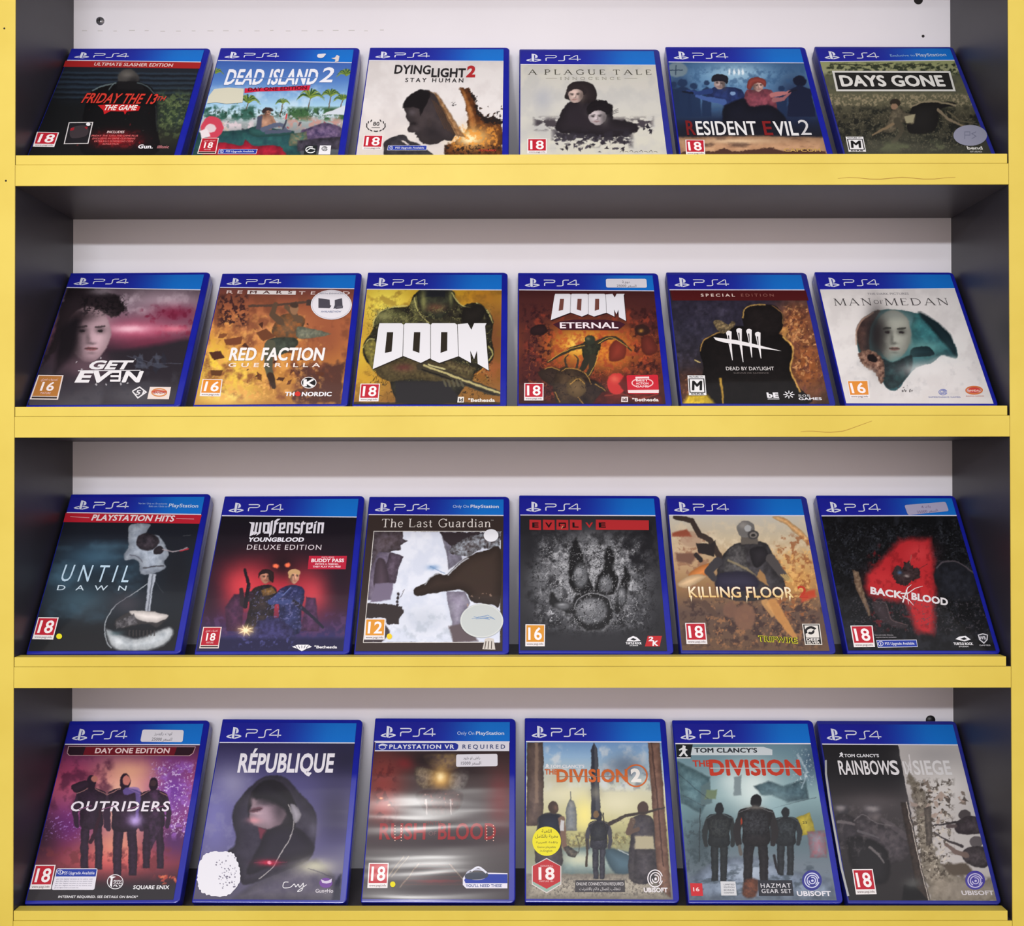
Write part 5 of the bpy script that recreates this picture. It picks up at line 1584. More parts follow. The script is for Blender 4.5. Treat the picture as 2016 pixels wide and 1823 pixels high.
    s.text('offer_tag', 'BUDDY PASS', 1716, 471, 1896, 18, (244, 226, 230), bold=.06, level=4)
    s.text('offer_tag', 'INVITE A FRIEND,', 1738, 486, 1866, 9, (240, 210, 216), bold=.04, level=4)
    s.text('offer_tag', 'THEY PLAY FOR FREE', 1724, 501, 1878, 9, (240, 210, 216), bold=.04, level=4)
    s.gcam('18', [(1121, 828), (1223, 828), (1206, 946), (1099, 946)])
    s.poly('maker_mark', [(1610, 938), (1640, 926), (1700, 926), (1720, 938), (1690, 948), (1664, 962), (1640, 948)], WHITE, 3)
    for k in range(5):
        s.stroke('maker_mark', [(1626 + k * 19, 930), (1640 + k * 12, 946)], 3, (40, 36, 70), 4)
    s.house('"Bethesda', 1732, 946, 1858, 14, WHITE, .05)


def art_ruins(s):
    s.fill((58, 47, 44))
    s.tex(60, .12)
    fr = [(172, 330), (935, 330), (928, 998), (108, 998)]
    s.p(fr, (214, 221, 236), 2)
    s.mix(90, (232, 236, 246), .45, .65, .8, (100, 330, 935, 998), fade=4)
    s.g(480, 860, 160, 90, (186, 194, 206), .6)
    s.mix(40, (176, 186, 198), .5, .7, .6, (250, 800, 680, 998))
    # ruined masonry on the left
    s.p([(172, 330), (345, 330), (348, 372), (375, 385), (330, 410), (335, 440), (280, 446), (240, 470), (250, 560), (190, 640), (145, 660)], (62, 52, 54), 4, col2=(96, 86, 96), rs=20)
    s.p([(150, 560), (200, 450), (270, 455), (250, 640), (240, 740), (132, 740)], (98, 88, 108), 6, col2=(140, 130, 150), rs=26)
    s.p([(268, 452), (330, 470), (350, 480), (322, 540), (300, 640), (262, 650), (236, 560)], (66, 54, 66), 4, col2=(100, 88, 104), rs=18)
    s.p([(190, 500), (240, 510), (260, 640), (200, 700), (170, 640)], (74, 62, 72), 8, smooth=True)
    s.p([(180, 640), (290, 640), (270, 740), (150, 755)], (120, 110, 132), 8)
    s.p([(128, 755), (345, 778), (350, 820), (322, 850), (320, 885), (250, 890), (240, 850), (118, 850)], (52, 44, 44), 4, rough=6, rs=18)
    s.p([(240, 890), (270, 940), (220, 998), (110, 998), (118, 850)], (70, 62, 66), 6, rough=6, rs=16)
    for k in range(4):
        s.e(316 - k * 1, 705 + 22 * k, 8, 10, (48, 40, 44), soft=4)
    s.l([(330, 722), (352, 680)], 4, (110, 104, 110), 3)
    # great dark overhanging bulk on the right
    s.p([(575, 330), (640, 330), (650, 400), (640, 440), (650, 480), (612, 500), (600, 440)], (120, 116, 130), 4, col2=(160, 158, 172), rs=20)
    s.p([(600, 380), (690, 360), (700, 500), (620, 560)], (140, 138, 156), 8, col2=(96, 92, 106), rs=24)
    s.p([(570, 332), (935, 332), (935, 370), (900, 350), (640, 420), (590, 380)], (50, 42, 46), 6, rough=5, rs=16)
    s.p([(640, 420), (720, 370), (840, 335), (930, 332), (930, 430), (820, 430), (740, 480), (650, 470), (620, 450)], (176, 186, 198), 6, rough=6, rs=14, col2=(52, 42, 42))
    s.p([(410, 690), (430, 660), (480, 640), (510, 605), (560, 580), (610, 588), (680, 520), (760, 470), (850, 440), (935, 440), (930, 760), (880, 770), (760, 750), (735, 705), (690, 680), (600, 690), (500, 705), (430, 718)], (54, 43, 38), 5, smooth=True)
    s.g(800, 560, 110, 80, (64, 52, 44), .6)
    s.l([(480, 650), (510, 606), (560, 582)], 7, (190, 196, 204), 5, .8, True)
    s.g(528, 545, 34, 16, (110, 150, 196), .8)
    s.l([(512, 540), (600, 580)], 5, (110, 140, 180), 4, .7)
    s.l([(620, 590), (690, 520), (740, 490)], 8, (206, 212, 222), 5, .8, True)
    s.p([(610, 690), (720, 690), (750, 760), (720, 810), (700, 880), (650, 998), (640, 860), (612, 740)], (128, 120, 140), 6, col2=(160, 156, 172), rs=26)
    s.p([(620, 900), (720, 880), (800, 990), (650, 998)], (98, 86, 90), 12)
    s.shards(12, (720, 690, 930, 860), (3, 8), [(180, 150, 130), (120, 100, 90)], .6)
    for q in ([(40, 200), (172, 200), (172, 330), (108, 998), (108, 1100), (0, 1100)], [(100, 996), (960, 996), (960, 1100), (0, 1100)], [(130, 200), (990, 200), (990, 329), (160, 329)]):
        s.p(q, (56, 45, 42), 3)
    s.banner(226, 231)
    s.text('header_emblem', 'Only On', 646, 187, 742, 17, (196, 214, 240), y1=187)
    s.text('header_emblem', 'PlayStation', 752, 187, 922, 18, (226, 234, 246), y1=188, bold=.025)
    s.serif(TT, 'The Last Guardian', 216, 304, 874, 50, (232, 226, 220), y1=303, gap=.09, thick=.095, thin=.05)
    s.text(TT, '\u2122', 874, 268, 890, 8, (200, 196, 190))
    s.stroke(TT, [(108, 998), (172, 328), (860, 328)], 3.5, (226, 222, 216), 2)
    s.stroke(TT, [(108, 998), (830, 996)], 3.5, (226, 222, 216), 2)
    s.pegi('12', [(121, 854), (242, 854), (236, 980), (113, 980)], (222, 150, 52))
    s.poly('maker_mark', [(824, 1038), (840, 975), (862, 968), (892, 975), (902, 1040)], (206, 200, 192), 3)
    for k in range(3):
        s.stroke('maker_mark', [(838 + k * 20, 1036), (846 + k * 17, 990)], 5, (80, 68, 62), 4)
    s.disc('dot_sticker', 265, 962, 16, 17, (238, 206, 46), 9)
    s.disc('round_sticker', 820, 868, 130, 103, (196, 202, 200), 9)
    s.ring('round_sticker', 820, 868, 126, 99, 4, (216, 220, 216), 10)
    for k in range(6):
        rr_ = random.Random(k)
        s.stroke('round_sticker', [(760 + k * 12, 850 + rr_.uniform(-8, 8)), (800 + k * 14, 842 + rr_.uniform(-10, 14)), (860 + k * 8, 856 + rr_.uniform(-8, 8))], 3, (130, 156, 190), 10)
    s.disc('round_sticker', 876, 355, 44, 38, (232, 234, 240), 9)


def art_footprint(s):
    s.fill((36, 36, 40))
    s.g(1480, 640, 330, 260, (128, 130, 134), .98)
    s.g(1500, 420, 150, 80, (140, 142, 146), .6)
    s.g(1160, 600, 50, 60, (120, 122, 126), .5)
    s.g(1480, 620, 250, 190, (150, 152, 156), .9)
    s.mix(34, (196, 198, 202), .5, .72, .7, (1110, 320, 1860, 950), fade=110)
    s.mix(44, (34, 34, 37), .52, .72, .7, (1060, 300, 1900, 1000))
    s.crack(26, (24, 24, 26), .03, .85, (1070, 320, 1900, 1000), 80)
    s.crack(40, (214, 216, 220), .012, .7, (1120, 340, 1840, 940), 90)
    s.mix(9, (190, 192, 196), .6, .74, .5, (1140, 360, 1800, 900), fade=90)
    s.mix(70, (30, 30, 34), .46, .62, .9, (1640, 250, 1900, 560))
    s.g(1110, 420, 70, 120, (34, 34, 38), .8)
    dk, md = (30, 30, 32), (112, 114, 118)
    for pts, inner in (
            ([(1345, 560), (1352, 440), (1385, 370), (1415, 440), (1440, 520), (1478, 640), (1490, 690), (1390, 700), (1350, 650)], (1415, 600, 42, 74)),
            ([(1505, 690), (1520, 600), (1560, 540), (1556, 460), (1582, 420), (1618, 470), (1612, 560), (1640, 620), (1610, 710)], (1565, 650, 40, 52)),
            ([(1620, 800), (1640, 680), (1672, 600), (1682, 545), (1712, 600), (1700, 680), (1690, 760), (1640, 830)], (1662, 720, 26, 52)),
            ([(1380, 730), (1440, 700), (1530, 700), (1600, 760), (1610, 840), (1560, 910), (1470, 930), (1390, 880), (1366, 800)], (1480, 810, 92, 78)),
            ([(1240, 700), (1290, 750), (1370, 770), (1380, 830), (1300, 810), (1230, 770)], (1310, 780, 44, 22))):
        s.p([(a_ + 5, b_ + 8) for a_, b_ in pts], (186, 188, 192), 16, .6, smooth=True, rough=9, rs=16)
        s.p(pts, dk, 14, smooth=True, rough=7, rs=16)
        x, y, rx, ry = inner
        s.e(x, y, rx, ry, md, .85, soft=18)
        s.g(x - rx * .2, y - ry * .3, rx * .5, ry * .35, (176, 178, 182), .7)
    s.crack(20, (30, 30, 32), .03, .8, (1330, 400, 1720, 930))
    s.crack(26, (206, 208, 212), .014, .6, (1330, 400, 1720, 930))
    s.l([(1376, 800), (1400, 740), (1480, 704), (1570, 730), (1606, 800)], 6, (176, 178, 182), 5, .7, True)
    s.p([(1056, 950), (1930, 950), (1930, 1050), (1050, 1050)], (46, 46, 50), 50, .8)
    s.banner(232, 236)
    R = (186, 46, 50)
    for x0, x1 in ((1107, 1176), (1188, 1258), (1269, 1340), (1350, 1420), (1506, 1824)):
        s.poly(TT, [(x0, 262), (x1, 263 + (x1 - x0) * .01), (x1 + 1, 325), (x0, 323)], R, 3)
    for c, x0, x1, col in (('E', 1124, 1162, (26, 18, 20)), ('V', 1202, 1244, (26, 18, 20)), ('L', 1366, 1402, (26, 18, 20)), ('V', 1444, 1490, R), ('E', 1524, 1566, (26, 18, 20))):
        s.text(TT, c, x0, 309, x1, 28, col, bold=.05, level=5)
    s.stroke(TT, [(1294, 300), (1286, 300), (1286, 284), (1322, 284), (1322, 308), (1304, 310)], 7, (26, 18, 20), 5)
    s.stroke(TT, [(1308, 300), (1300, 316)], 5, (200, 160, 120), 5)
    s.pegi('16', [(1083, 892), (1201, 893), (1199, 1024), (1082, 1024)], (216, 146, 46))
    s.poly('maker_mark', [(1690, 994), (1700, 976), (1730, 962), (1752, 970), (1776, 992), (1740, 996)], WHITE, 3)
    s.poly('maker_mark', [(1712, 984), (1730, 974), (1752, 984), (1736, 990)], (40, 40, 44), 4)
    s.house('TURTLE ROCK', 1686, 1012, 1782, 12, WHITE, .07)
    s.house('STUDIOS', 1710, 1023, 1760, 6, WHITE, .03)
    s.poly('maker_mark', [(1818, 962), (1903, 962), (1890, 1025), (1801, 1025)], (188, 40, 46), 3)
    s.text('maker_mark', '2', 1822, 992, 1852, 24, WHITE, bold=.07, shear=.15)
    s.text('maker_mark', 'K', 1846, 1020, 1882, 28, WHITE, bold=.07, shear=.15)


def art_gas_mask(s):
    s.vg((215, (206, 202, 190)), (330, (200, 186, 158)), (480, (184, 152, 112)), (600, (150, 116, 80)), (740, (96, 76, 66)), (960, (104, 80, 62)))
    s.mix(40, (222, 206, 176), .48, .7, .7, (80, 220, 860, 480))
    s.g(780, 560, 120, 110, (206, 152, 84), .9)
    s.g(730, 470, 110, 60, (212, 176, 118), .8)
    s.g(180, 420, 90, 100, (190, 158, 126), .7)
    s.p([(640, 225), (700, 225), (800, 300), (850, 360), (830, 370), (720, 270)], (196, 146, 92), 6, smooth=True, col2=(220, 180, 130), rs=16)
    s.mix(26, (150, 92, 56), .52, .66, .8, (640, 300, 900, 800))
    s.mix(16, (230, 180, 110), .58, .7, .8, (620, 380, 900, 740))
    s.mix(22, (150, 110, 86), .52, .66, .8, (90, 300, 330, 640))
    s.e(195, 345, 60, 42, (176, 146, 122), .8, soft=10)
    s.p([(90, 310), (170, 290), (200, 330), (90, 330)], (150, 80, 60), 10)
    s.p([(110, 420), (240, 420), (200, 480), (120, 470)], (120, 88, 74), 12)
    s.mix(26, (66, 50, 48), .46, .62, .9, (130, 660, 940, 955))
    s.mix(18, (158, 112, 76), .58, .7, .8, (250, 660, 900, 955))
    s.e(490, 770, 60, 70, (126, 92, 74), .9, soft=12)
    s.e(410, 730, 40, 46, (120, 88, 72), .9, soft=10)
    s.l([(640, 700), (700, 790), (760, 880)], (60, 30), (196, 140, 80), 8, .9)
    s.l([(600, 690), (640, 760)], (40, 20), (206, 156, 96), 8, .8)
    s.l([(270, 700), (330, 760)], (40, 24), (90, 70, 60), 8)
    # figure in a dark coat and a round rubber mask
    s.p([(340, 640), (330, 560), (370, 430), (430, 375), (500, 360), (590, 360), (640, 420), (660, 520), (700, 560), (700, 640), (560, 680), (440, 680)], (70, 68, 72), 6, smooth=True, col2=(46, 44, 46), rs=24)
    s.p([(400, 400), (480, 380), (500, 470), (520, 580), (440, 560), (380, 520)], (98, 96, 96), 10, smooth=True, col2=(60, 58, 60), rs=14)
    s.p([(520, 400), (590, 385), (620, 440), (560, 500), (530, 470)], (44, 42, 46), 8, smooth=True)
    s.l([(400, 460), (500, 510), (560, 560)], 12, (150, 136, 104), 6, .8, True)
    s.p([(550, 560), (570, 510), (600, 540), (620, 600)], (160, 122, 80), 6)
    s.p([(340, 540), (480, 520), (560, 560), (540, 620), (350, 620)], (52, 50, 66), 12, smooth=True)
    s.p([(470, 330), (560, 330), (560, 372), (470, 372)], (96, 90, 84), 6)
    s.e(495, 290, 50, 46, (112, 110, 108), soft=5)
    s.g(480, 268, 26, 20, (158, 154, 148), .8)
    s.e(505, 286, 20, 18, (176, 178, 178), soft=4)
    s.e(535, 322, 30, 26, (70, 68, 68), soft=4)
    s.ring_done = True
    s.e(536, 322, 20, 17, (128, 122, 116), soft=4)
    s.e(536, 324, 11, 9, (50, 48, 48), soft=3)
    s.l([(110, 222), (200, 245), (240, 320), (300, 350), (350, 440)], (26, 34), (62, 52, 48), 5)
    s.p([(220, 365), (300, 370), (330, 350), (320, 440), (240, 420)], (48, 42, 42), 5)
    s.l([(225, 430), (250, 460)], 24, (50, 44, 44), 5)
    s.p([(180, 540), (270, 480), (310, 490), (300, 530), (220, 580)], (196, 122, 66), 7, smooth=True)
    s.p([(120, 590), (200, 540), (280, 550), (180, 610)], (200, 170, 132), 8, smooth=True)
    s.l([(340, 470), (290, 520), (320, 560)], (54, 34), (64, 62, 66), 6)
    s.l([(630, 450), (680, 520), (720, 560)], (54, 30), (78, 74, 74), 6)
    for k in range(4):
        s.l([(690 + k * 12, 540), (720 + k * 10, 575)], 8, (206, 172, 104), 4, .8)
    s.p([(790, 640), (870, 620), (880, 660), (800, 690)], (186, 72, 48), 14)
    s.banner(212, 215)
    s.text(TT, 'KILLING FLOOR', 186, 662, 756, 56, (248, 238, 214), y1=665, bold=.03, level=4, shadow=(120, 66, 40), col2=(226, 190, 120))
    for x, l in ((196, 30), (250, 18), (420, 20), (500, 34), (560, 20), (690, 22), (735, 28)):
        s.poly(TT, [(x - 6, 655), (x + 6, 655), (x + 1, 660 + l)], (240, 220, 180), 4)
    s.text(TT, '2', 786, 664, 836, 62, (186, 60, 44), bold=.02, level=4)
    s.pegi('18', [(163, 803), (273, 803), (285, 918), (171, 918)])
    s.text('maker_mark', 'TRIPWIRE', 566, 904, 778, 30, (206, 204, 40), y1=915, bold=.09, level=4)
    s.text('maker_mark', 'TRIPWIRE', 568, 903, 774, 28, (40, 34, 20), y1=913, bold=.01, level=5)
    q = [(802, 808), (898, 808), (913, 924), (818, 924)]
    s.poly('maker_mark', q, (226, 222, 214), 3)
    s.poly('maker_mark', s.inset(q, .05, .04, .95, .96), (34, 32, 32), 4)
    s.poly('maker_mark', s.inset(q, .12, .08, .88, .66), (226, 222, 214), 5)
    s.ring('maker_mark', 850, 850, 34, 28, 13, (34, 32, 32), 6, 150, 330)
    s.ring('maker_mark', 850, 850, 20, 17, 13, (34, 32, 32), 6, -30, 150)
    s.quad_text('maker_mark', 'DEEP', q, .12, .88, .80, .11, (230, 226, 220), .05, 5)
    s.quad_text('maker_mark', 'SILVER', q, .12, .88, .94, .10, (230, 226, 220), .05, 5)


def art_red_numeral(s):
    s.fill((15, 16, 19))
    s.mix(40, (34, 36, 42), .45, .7, .9)
    s.mix(9, (70, 74, 80), .62, .74, .6, (940, 230, 1760, 560))
    s.mix(8, (6, 7, 9), .5, .62, .9, (920, 220, 1800, 800))
    s.p([(1340, 345), (1500, 340), (1520, 420), (1530, 640), (1525, 700), (1520, 860), (1430, 850), (1400, 760), (1370, 690), (1170, 650), (1150, 600), (1160, 540)], (178, 38, 44), 40, rough=10, rs=30)
    s.g(1440, 420, 70, 60, (206, 62, 66), .8)
    s.g(1240, 560, 80, 50, (196, 50, 54), .7)
    s.g(1460, 620, 60, 140, (196, 46, 50), .6)
    s.mix(24, (130, 24, 30), .54, .7, .6, (1150, 360, 1540, 860))
    # knot of small figures in the middle
    s.p([(1296, 530), (1310, 495), (1350, 500), (1360, 470), (1390, 460), (1410, 500), (1446, 500), (1448, 550), (1410, 570), (1370, 600), (1320, 585)], (36, 24, 26), 5, rough=8, rs=10, col2=(70, 54, 56))
    for x, y in ((1326, 500), (1384, 480), (1426, 510), (1350, 540)):
        s.e(x, y, 13, 12, (54, 44, 46), soft=4)
    s.g(1334, 524, 12, 10, (70, 110, 150), .8)
    s.g(1372, 545, 14, 8, (190, 180, 176), .7)
    s.l([(1392, 470), (1398, 430)], 3, (150, 100, 90), 2)
    s.l([(1410, 520), (1490, 480)], 3, (60, 40, 40), 2)
    s.p([(1075, 510), (1110, 520), (1180, 760), (1165, 765), (1100, 620)], (82, 62, 48), 5, col2=(130, 110, 90), rs=12)
    s.p([(1530, 500), (1570, 465), (1650, 470), (1730, 520), (1760, 600), (1740, 680), (1590, 660), (1530, 580)], (36, 38, 46), 12, smooth=True, col2=(20, 21, 26), rs=22)
    s.l([(1536, 500), (1580, 466), (1660, 470), (1740, 530)], 8, (92, 84, 90), 6, .8, True)
    s.p([(1180, 690), (1260, 700), (1290, 770), (1380, 820), (1330, 830), (1230, 780)], (52, 42, 46), 8, smooth=True)
    s.l([(1200, 684), (1262, 696), (1290, 780), (1380, 812)], 4, (120, 96, 96), 4, .7, True)
    s.mix(8, (76, 70, 76), .62, .72, .7, (1040, 640, 1860, 880))
    s.banner(214, 212)
    WH = (226, 222, 224)
    s.text(TT, 'BACK', 1176, 641, 1352, 36, WH, y1=668, bold=.07, level=4)
    s.text(TT, 'BLOOD', 1400, 672, 1600, 36, WH, y1=706, bold=.07, level=4)
    for q in (((1352, 690), (1378, 610), (1400, 592)), ((1340, 640), (1380, 640), (1420, 612), (1462, 600)), ((1350, 655), (1386, 676), (1412, 706)), ((1372, 620), (1384, 700))):
        s.stroke(TT, q, 8, WH, 4, taper=2)
    s.pegi('18', [(1066, 816), (1187, 815), (1201, 933), (1086, 934)])
    s.text('small_print', 'Game code included. Online play', 1200, 871, 1302, 8, (170, 166, 172))
    s.text('small_print', 'requires internet connection.', 1206, 883, 1320, 8, (170, 166, 172))
    s.pill([(1208, 895), (1428, 893), (1434, 933), (1216, 936)])
    s.poly('maker_mark', [(1640, 890), (1660, 876), (1696, 872), (1724, 892), (1690, 902)], WHITE, 3)
    s.poly('maker_mark', [(1666, 888), (1690, 880), (1704, 890), (1686, 895)], (24, 24, 28), 4)
    s.house('TURTLE ROCK', 1632, 922, 1738, 13, WHITE, .07)
    s.house('STUDIOS', 1660, 934, 1712, 6, WHITE, .03)
    s.poly('maker_mark', [(1762, 866), (1790, 858), (1818, 866), (1816, 894), (1796, 916), (1770, 894)], (206, 206, 212), 3)
    s.poly('maker_mark', [(1768, 870), (1790, 864), (1812, 870), (1810, 892), (1796, 908), (1776, 892)], (40, 42, 48), 4)
    s.text('maker_mark', 'WB', 1773, 892, 1808, 18, (206, 206, 212), bold=.04, level=5)
    s.house('GAMES', 1772, 927, 1832, 7, (190, 190, 196), .02)
    s.sticker('price_sticker', [(1360, 158), (1586, 140), (1604, 191), (1380, 213)],
              [('4 \uFEDA\uFE91', .38, .60, .46, .24), ('25000 \uFEAE\uFECC\uFEB4\uFEDF\uFE8D', .24, .74, .92, .24)], (176, 172, 202), (110, 84, 130))


# ------------------------------------------------------------------ bottom shelf
def art_three_walkers(s):
    s.vg((242, (66, 32, 60)), (330, (120, 50, 90)), (450, (176, 84, 104)), (620, (150, 66, 112)), (800, (104, 44, 70)), (900, (116, 50, 64)), (1000, (50, 34, 44)), (1105, (46, 40, 46)))
    s.g(680, 560, 190, 230, (244, 196, 164), .95)
    s.g(730, 390, 150, 60, (240, 178, 140), .7)
    s.g(400, 420, 130, 90, (164, 56, 96), .7)
    s.g(960, 500, 120, 190, (112, 60, 156), .95)
    s.g(370, 690, 140, 110, (104, 40, 112), .9)
    s.g(960, 780, 110, 90, (74, 40, 96), .9)
    s.g(240, 760, 90, 160, (44, 26, 40), .8)
    s.mix(30, (150, 96, 190), .52, .68, .75, (820, 320, 1090, 780))
    s.mix(9, (226, 206, 246), .62, .72, .85, (820, 330, 1090, 760))
    s.mix(9, (190, 150, 230), .62, .72, .7, (240, 600, 520, 780))
    s.mix(60, (70, 28, 54), .5, .72, .7, (200, 300, 640, 620))
    s.g(620, 870, 260, 90, (216, 92, 92), .8)
    s.g(640, 800, 130, 80, (238, 164, 130), .7)
    s.mix(34, (112, 50, 58), .52, .68, .8, (170, 800, 1000, 1000))
    for x, top, h, w in ((505, 412, 520, .82), (690, 405, 560, .86), (846, 425, 500, .80)):
        s.walker(x, top, h, (52, 34, 54), (38, 24, 40), (206, 150, 140), w=w, stride=.075)
    s.e(523, 432, 18, 18, (176, 110, 100), soft=4)
    s.e(696, 440, 22, 26, (196, 120, 110), soft=4)
    s.e(844, 456, 18, 18, (64, 44, 52), soft=4)
    s.l([(700, 500), (760, 500), (755, 640)], (40, 16), (120, 100, 180), 6, .7, True)
    s.g(745, 660, 40, 34, (206, 180, 250), .9)
    s.p([(395, 470), (470, 440), (500, 470), (420, 510)], (44, 28, 44), 5, smooth=True)
    s.l([(560, 600), (520, 740), (500, 780)], (16, 22), (50, 24, 40), 4)
    s.l([(870, 610), (930, 645)], 9, (50, 40, 50), 3)
    s.p([(820, 500), (880, 490), (890, 700), (830, 830), (820, 690)], (78, 52, 82), 6, col2=(40, 28, 44), rs=16)
    s.shards(12, (880, 960, 970, 1010), (5, 12), [(206, 110, 80), (170, 70, 60)], .9, 4)
    s.p([(145, 1030), (980, 1020), (960, 1110), (140, 1110)], (46, 43, 48), 40)
    s.banner(240, 242)
    q = [(378, 252), (1080, 254), (1066, 292), (1046, 306), (382, 304), (370, 290)]
    s.poly('edition_band', q, (206, 180, 184), 1)
    c = np.array(q, float).mean(0)
    s.poly('edition_band', [tuple((np.array(p) - c) * (.992, .90) + c) for p in q], (110, 20, 36), 2)
    s.poly('edition_band', [tuple((np.array(p) - c) * (.985, .86) + c) for p in (q[0], (470, 252), (455, 304), q[4], q[5])], (40, 22, 34), 3)
    s.poly('edition_band', [tuple((np.array(p) - c) * (.985, .86) + c) for p in ((980, 253), q[1], q[2], q[3], (965, 305))], (44, 22, 34), 3)
    s.text('edition_band', 'DAY ONE EDITION', 525, 291, 932, 27, (236, 206, 206), bold=.05, level=5)
    s.text(TT, 'OUTRIDERS', 385, 610, 930, 52, (238, 230, 240), bold=.03, shear=.05, spacing=1.15, level=4)
    for x in (436, 560, 700, 836):
        s.poly(TT, [(x, 600), (x + 70, 578), (x + 72, 583), (x + 2, 605)], (120, 70, 110), 5)
    s.pegi('18', [(196, 907), (308, 907), (281, 1042), (163, 1042)])
    p = [(314, 926), (540, 926), (521, 1045), (284, 1045)]
    s.sticker('upgrade_tag', p, [], (222, 220, 230), level=3)
    s.poly('upgrade_tag', s.inset(p, .02, .04, .98, .38), (36, 60, 158), 4)
    s.quad_text('upgrade_tag', 'PS5 Upgrade Available', p, .17, .94, .28, .13, (226, 228, 244), .01, 5)
    s.ring('upgrade_tag', 333, 947, 15, 13, 3, (226, 228, 244), 5)
    s.stroke('upgrade_tag', [(333, 954), (333, 940)], 4, (226, 228, 244), 5)
    for k in range(5):
        s.quad_text('upgrade_tag', 'get the digital version at no extra cost', p, .06, .92 - (.3 if k == 4 else 0), .52 + k * .10, .05, (140, 138, 150), 0, 5)
    s.ring('maker_mark', 636, 1000, 45, 41, 4, WHITE, 3)
    s.poly('maker_mark', [(604, 968), (640, 972), (622, 982), (618, 1030), (606, 1020), (612, 985)], WHITE, 3)
    for k, t in enumerate(('PEOPLE', 'CAN', 'FLY')):
        s.text('maker_mark', t, 626, 1000 + k * 13, 670, 9, WHITE, bold=.05, shear=.1)
    s.house('SQUARE ENIX', 735, 1040, 932, 20, WHITE, .04)
    s.house('INTERNET REQUIRED. SEE DETAILS ON BACK*', 322, 1089, 760, 12, WHITE, .03, part='small_print')
    s.sticker('price_sticker', [(787, 162), (1015, 165), (1008, 231), (775, 229)],
              [('\uFEAF\uFEAE\uFEAA\uFBFE\uFE8D\uFEAD \uFE95\uFEED\uFE8D', .30, .72, .42, .22), ('25000 \uFEAE\uFECC\uFEB4\uFEDF\uFE8D', .26, .74, .90, .24)])


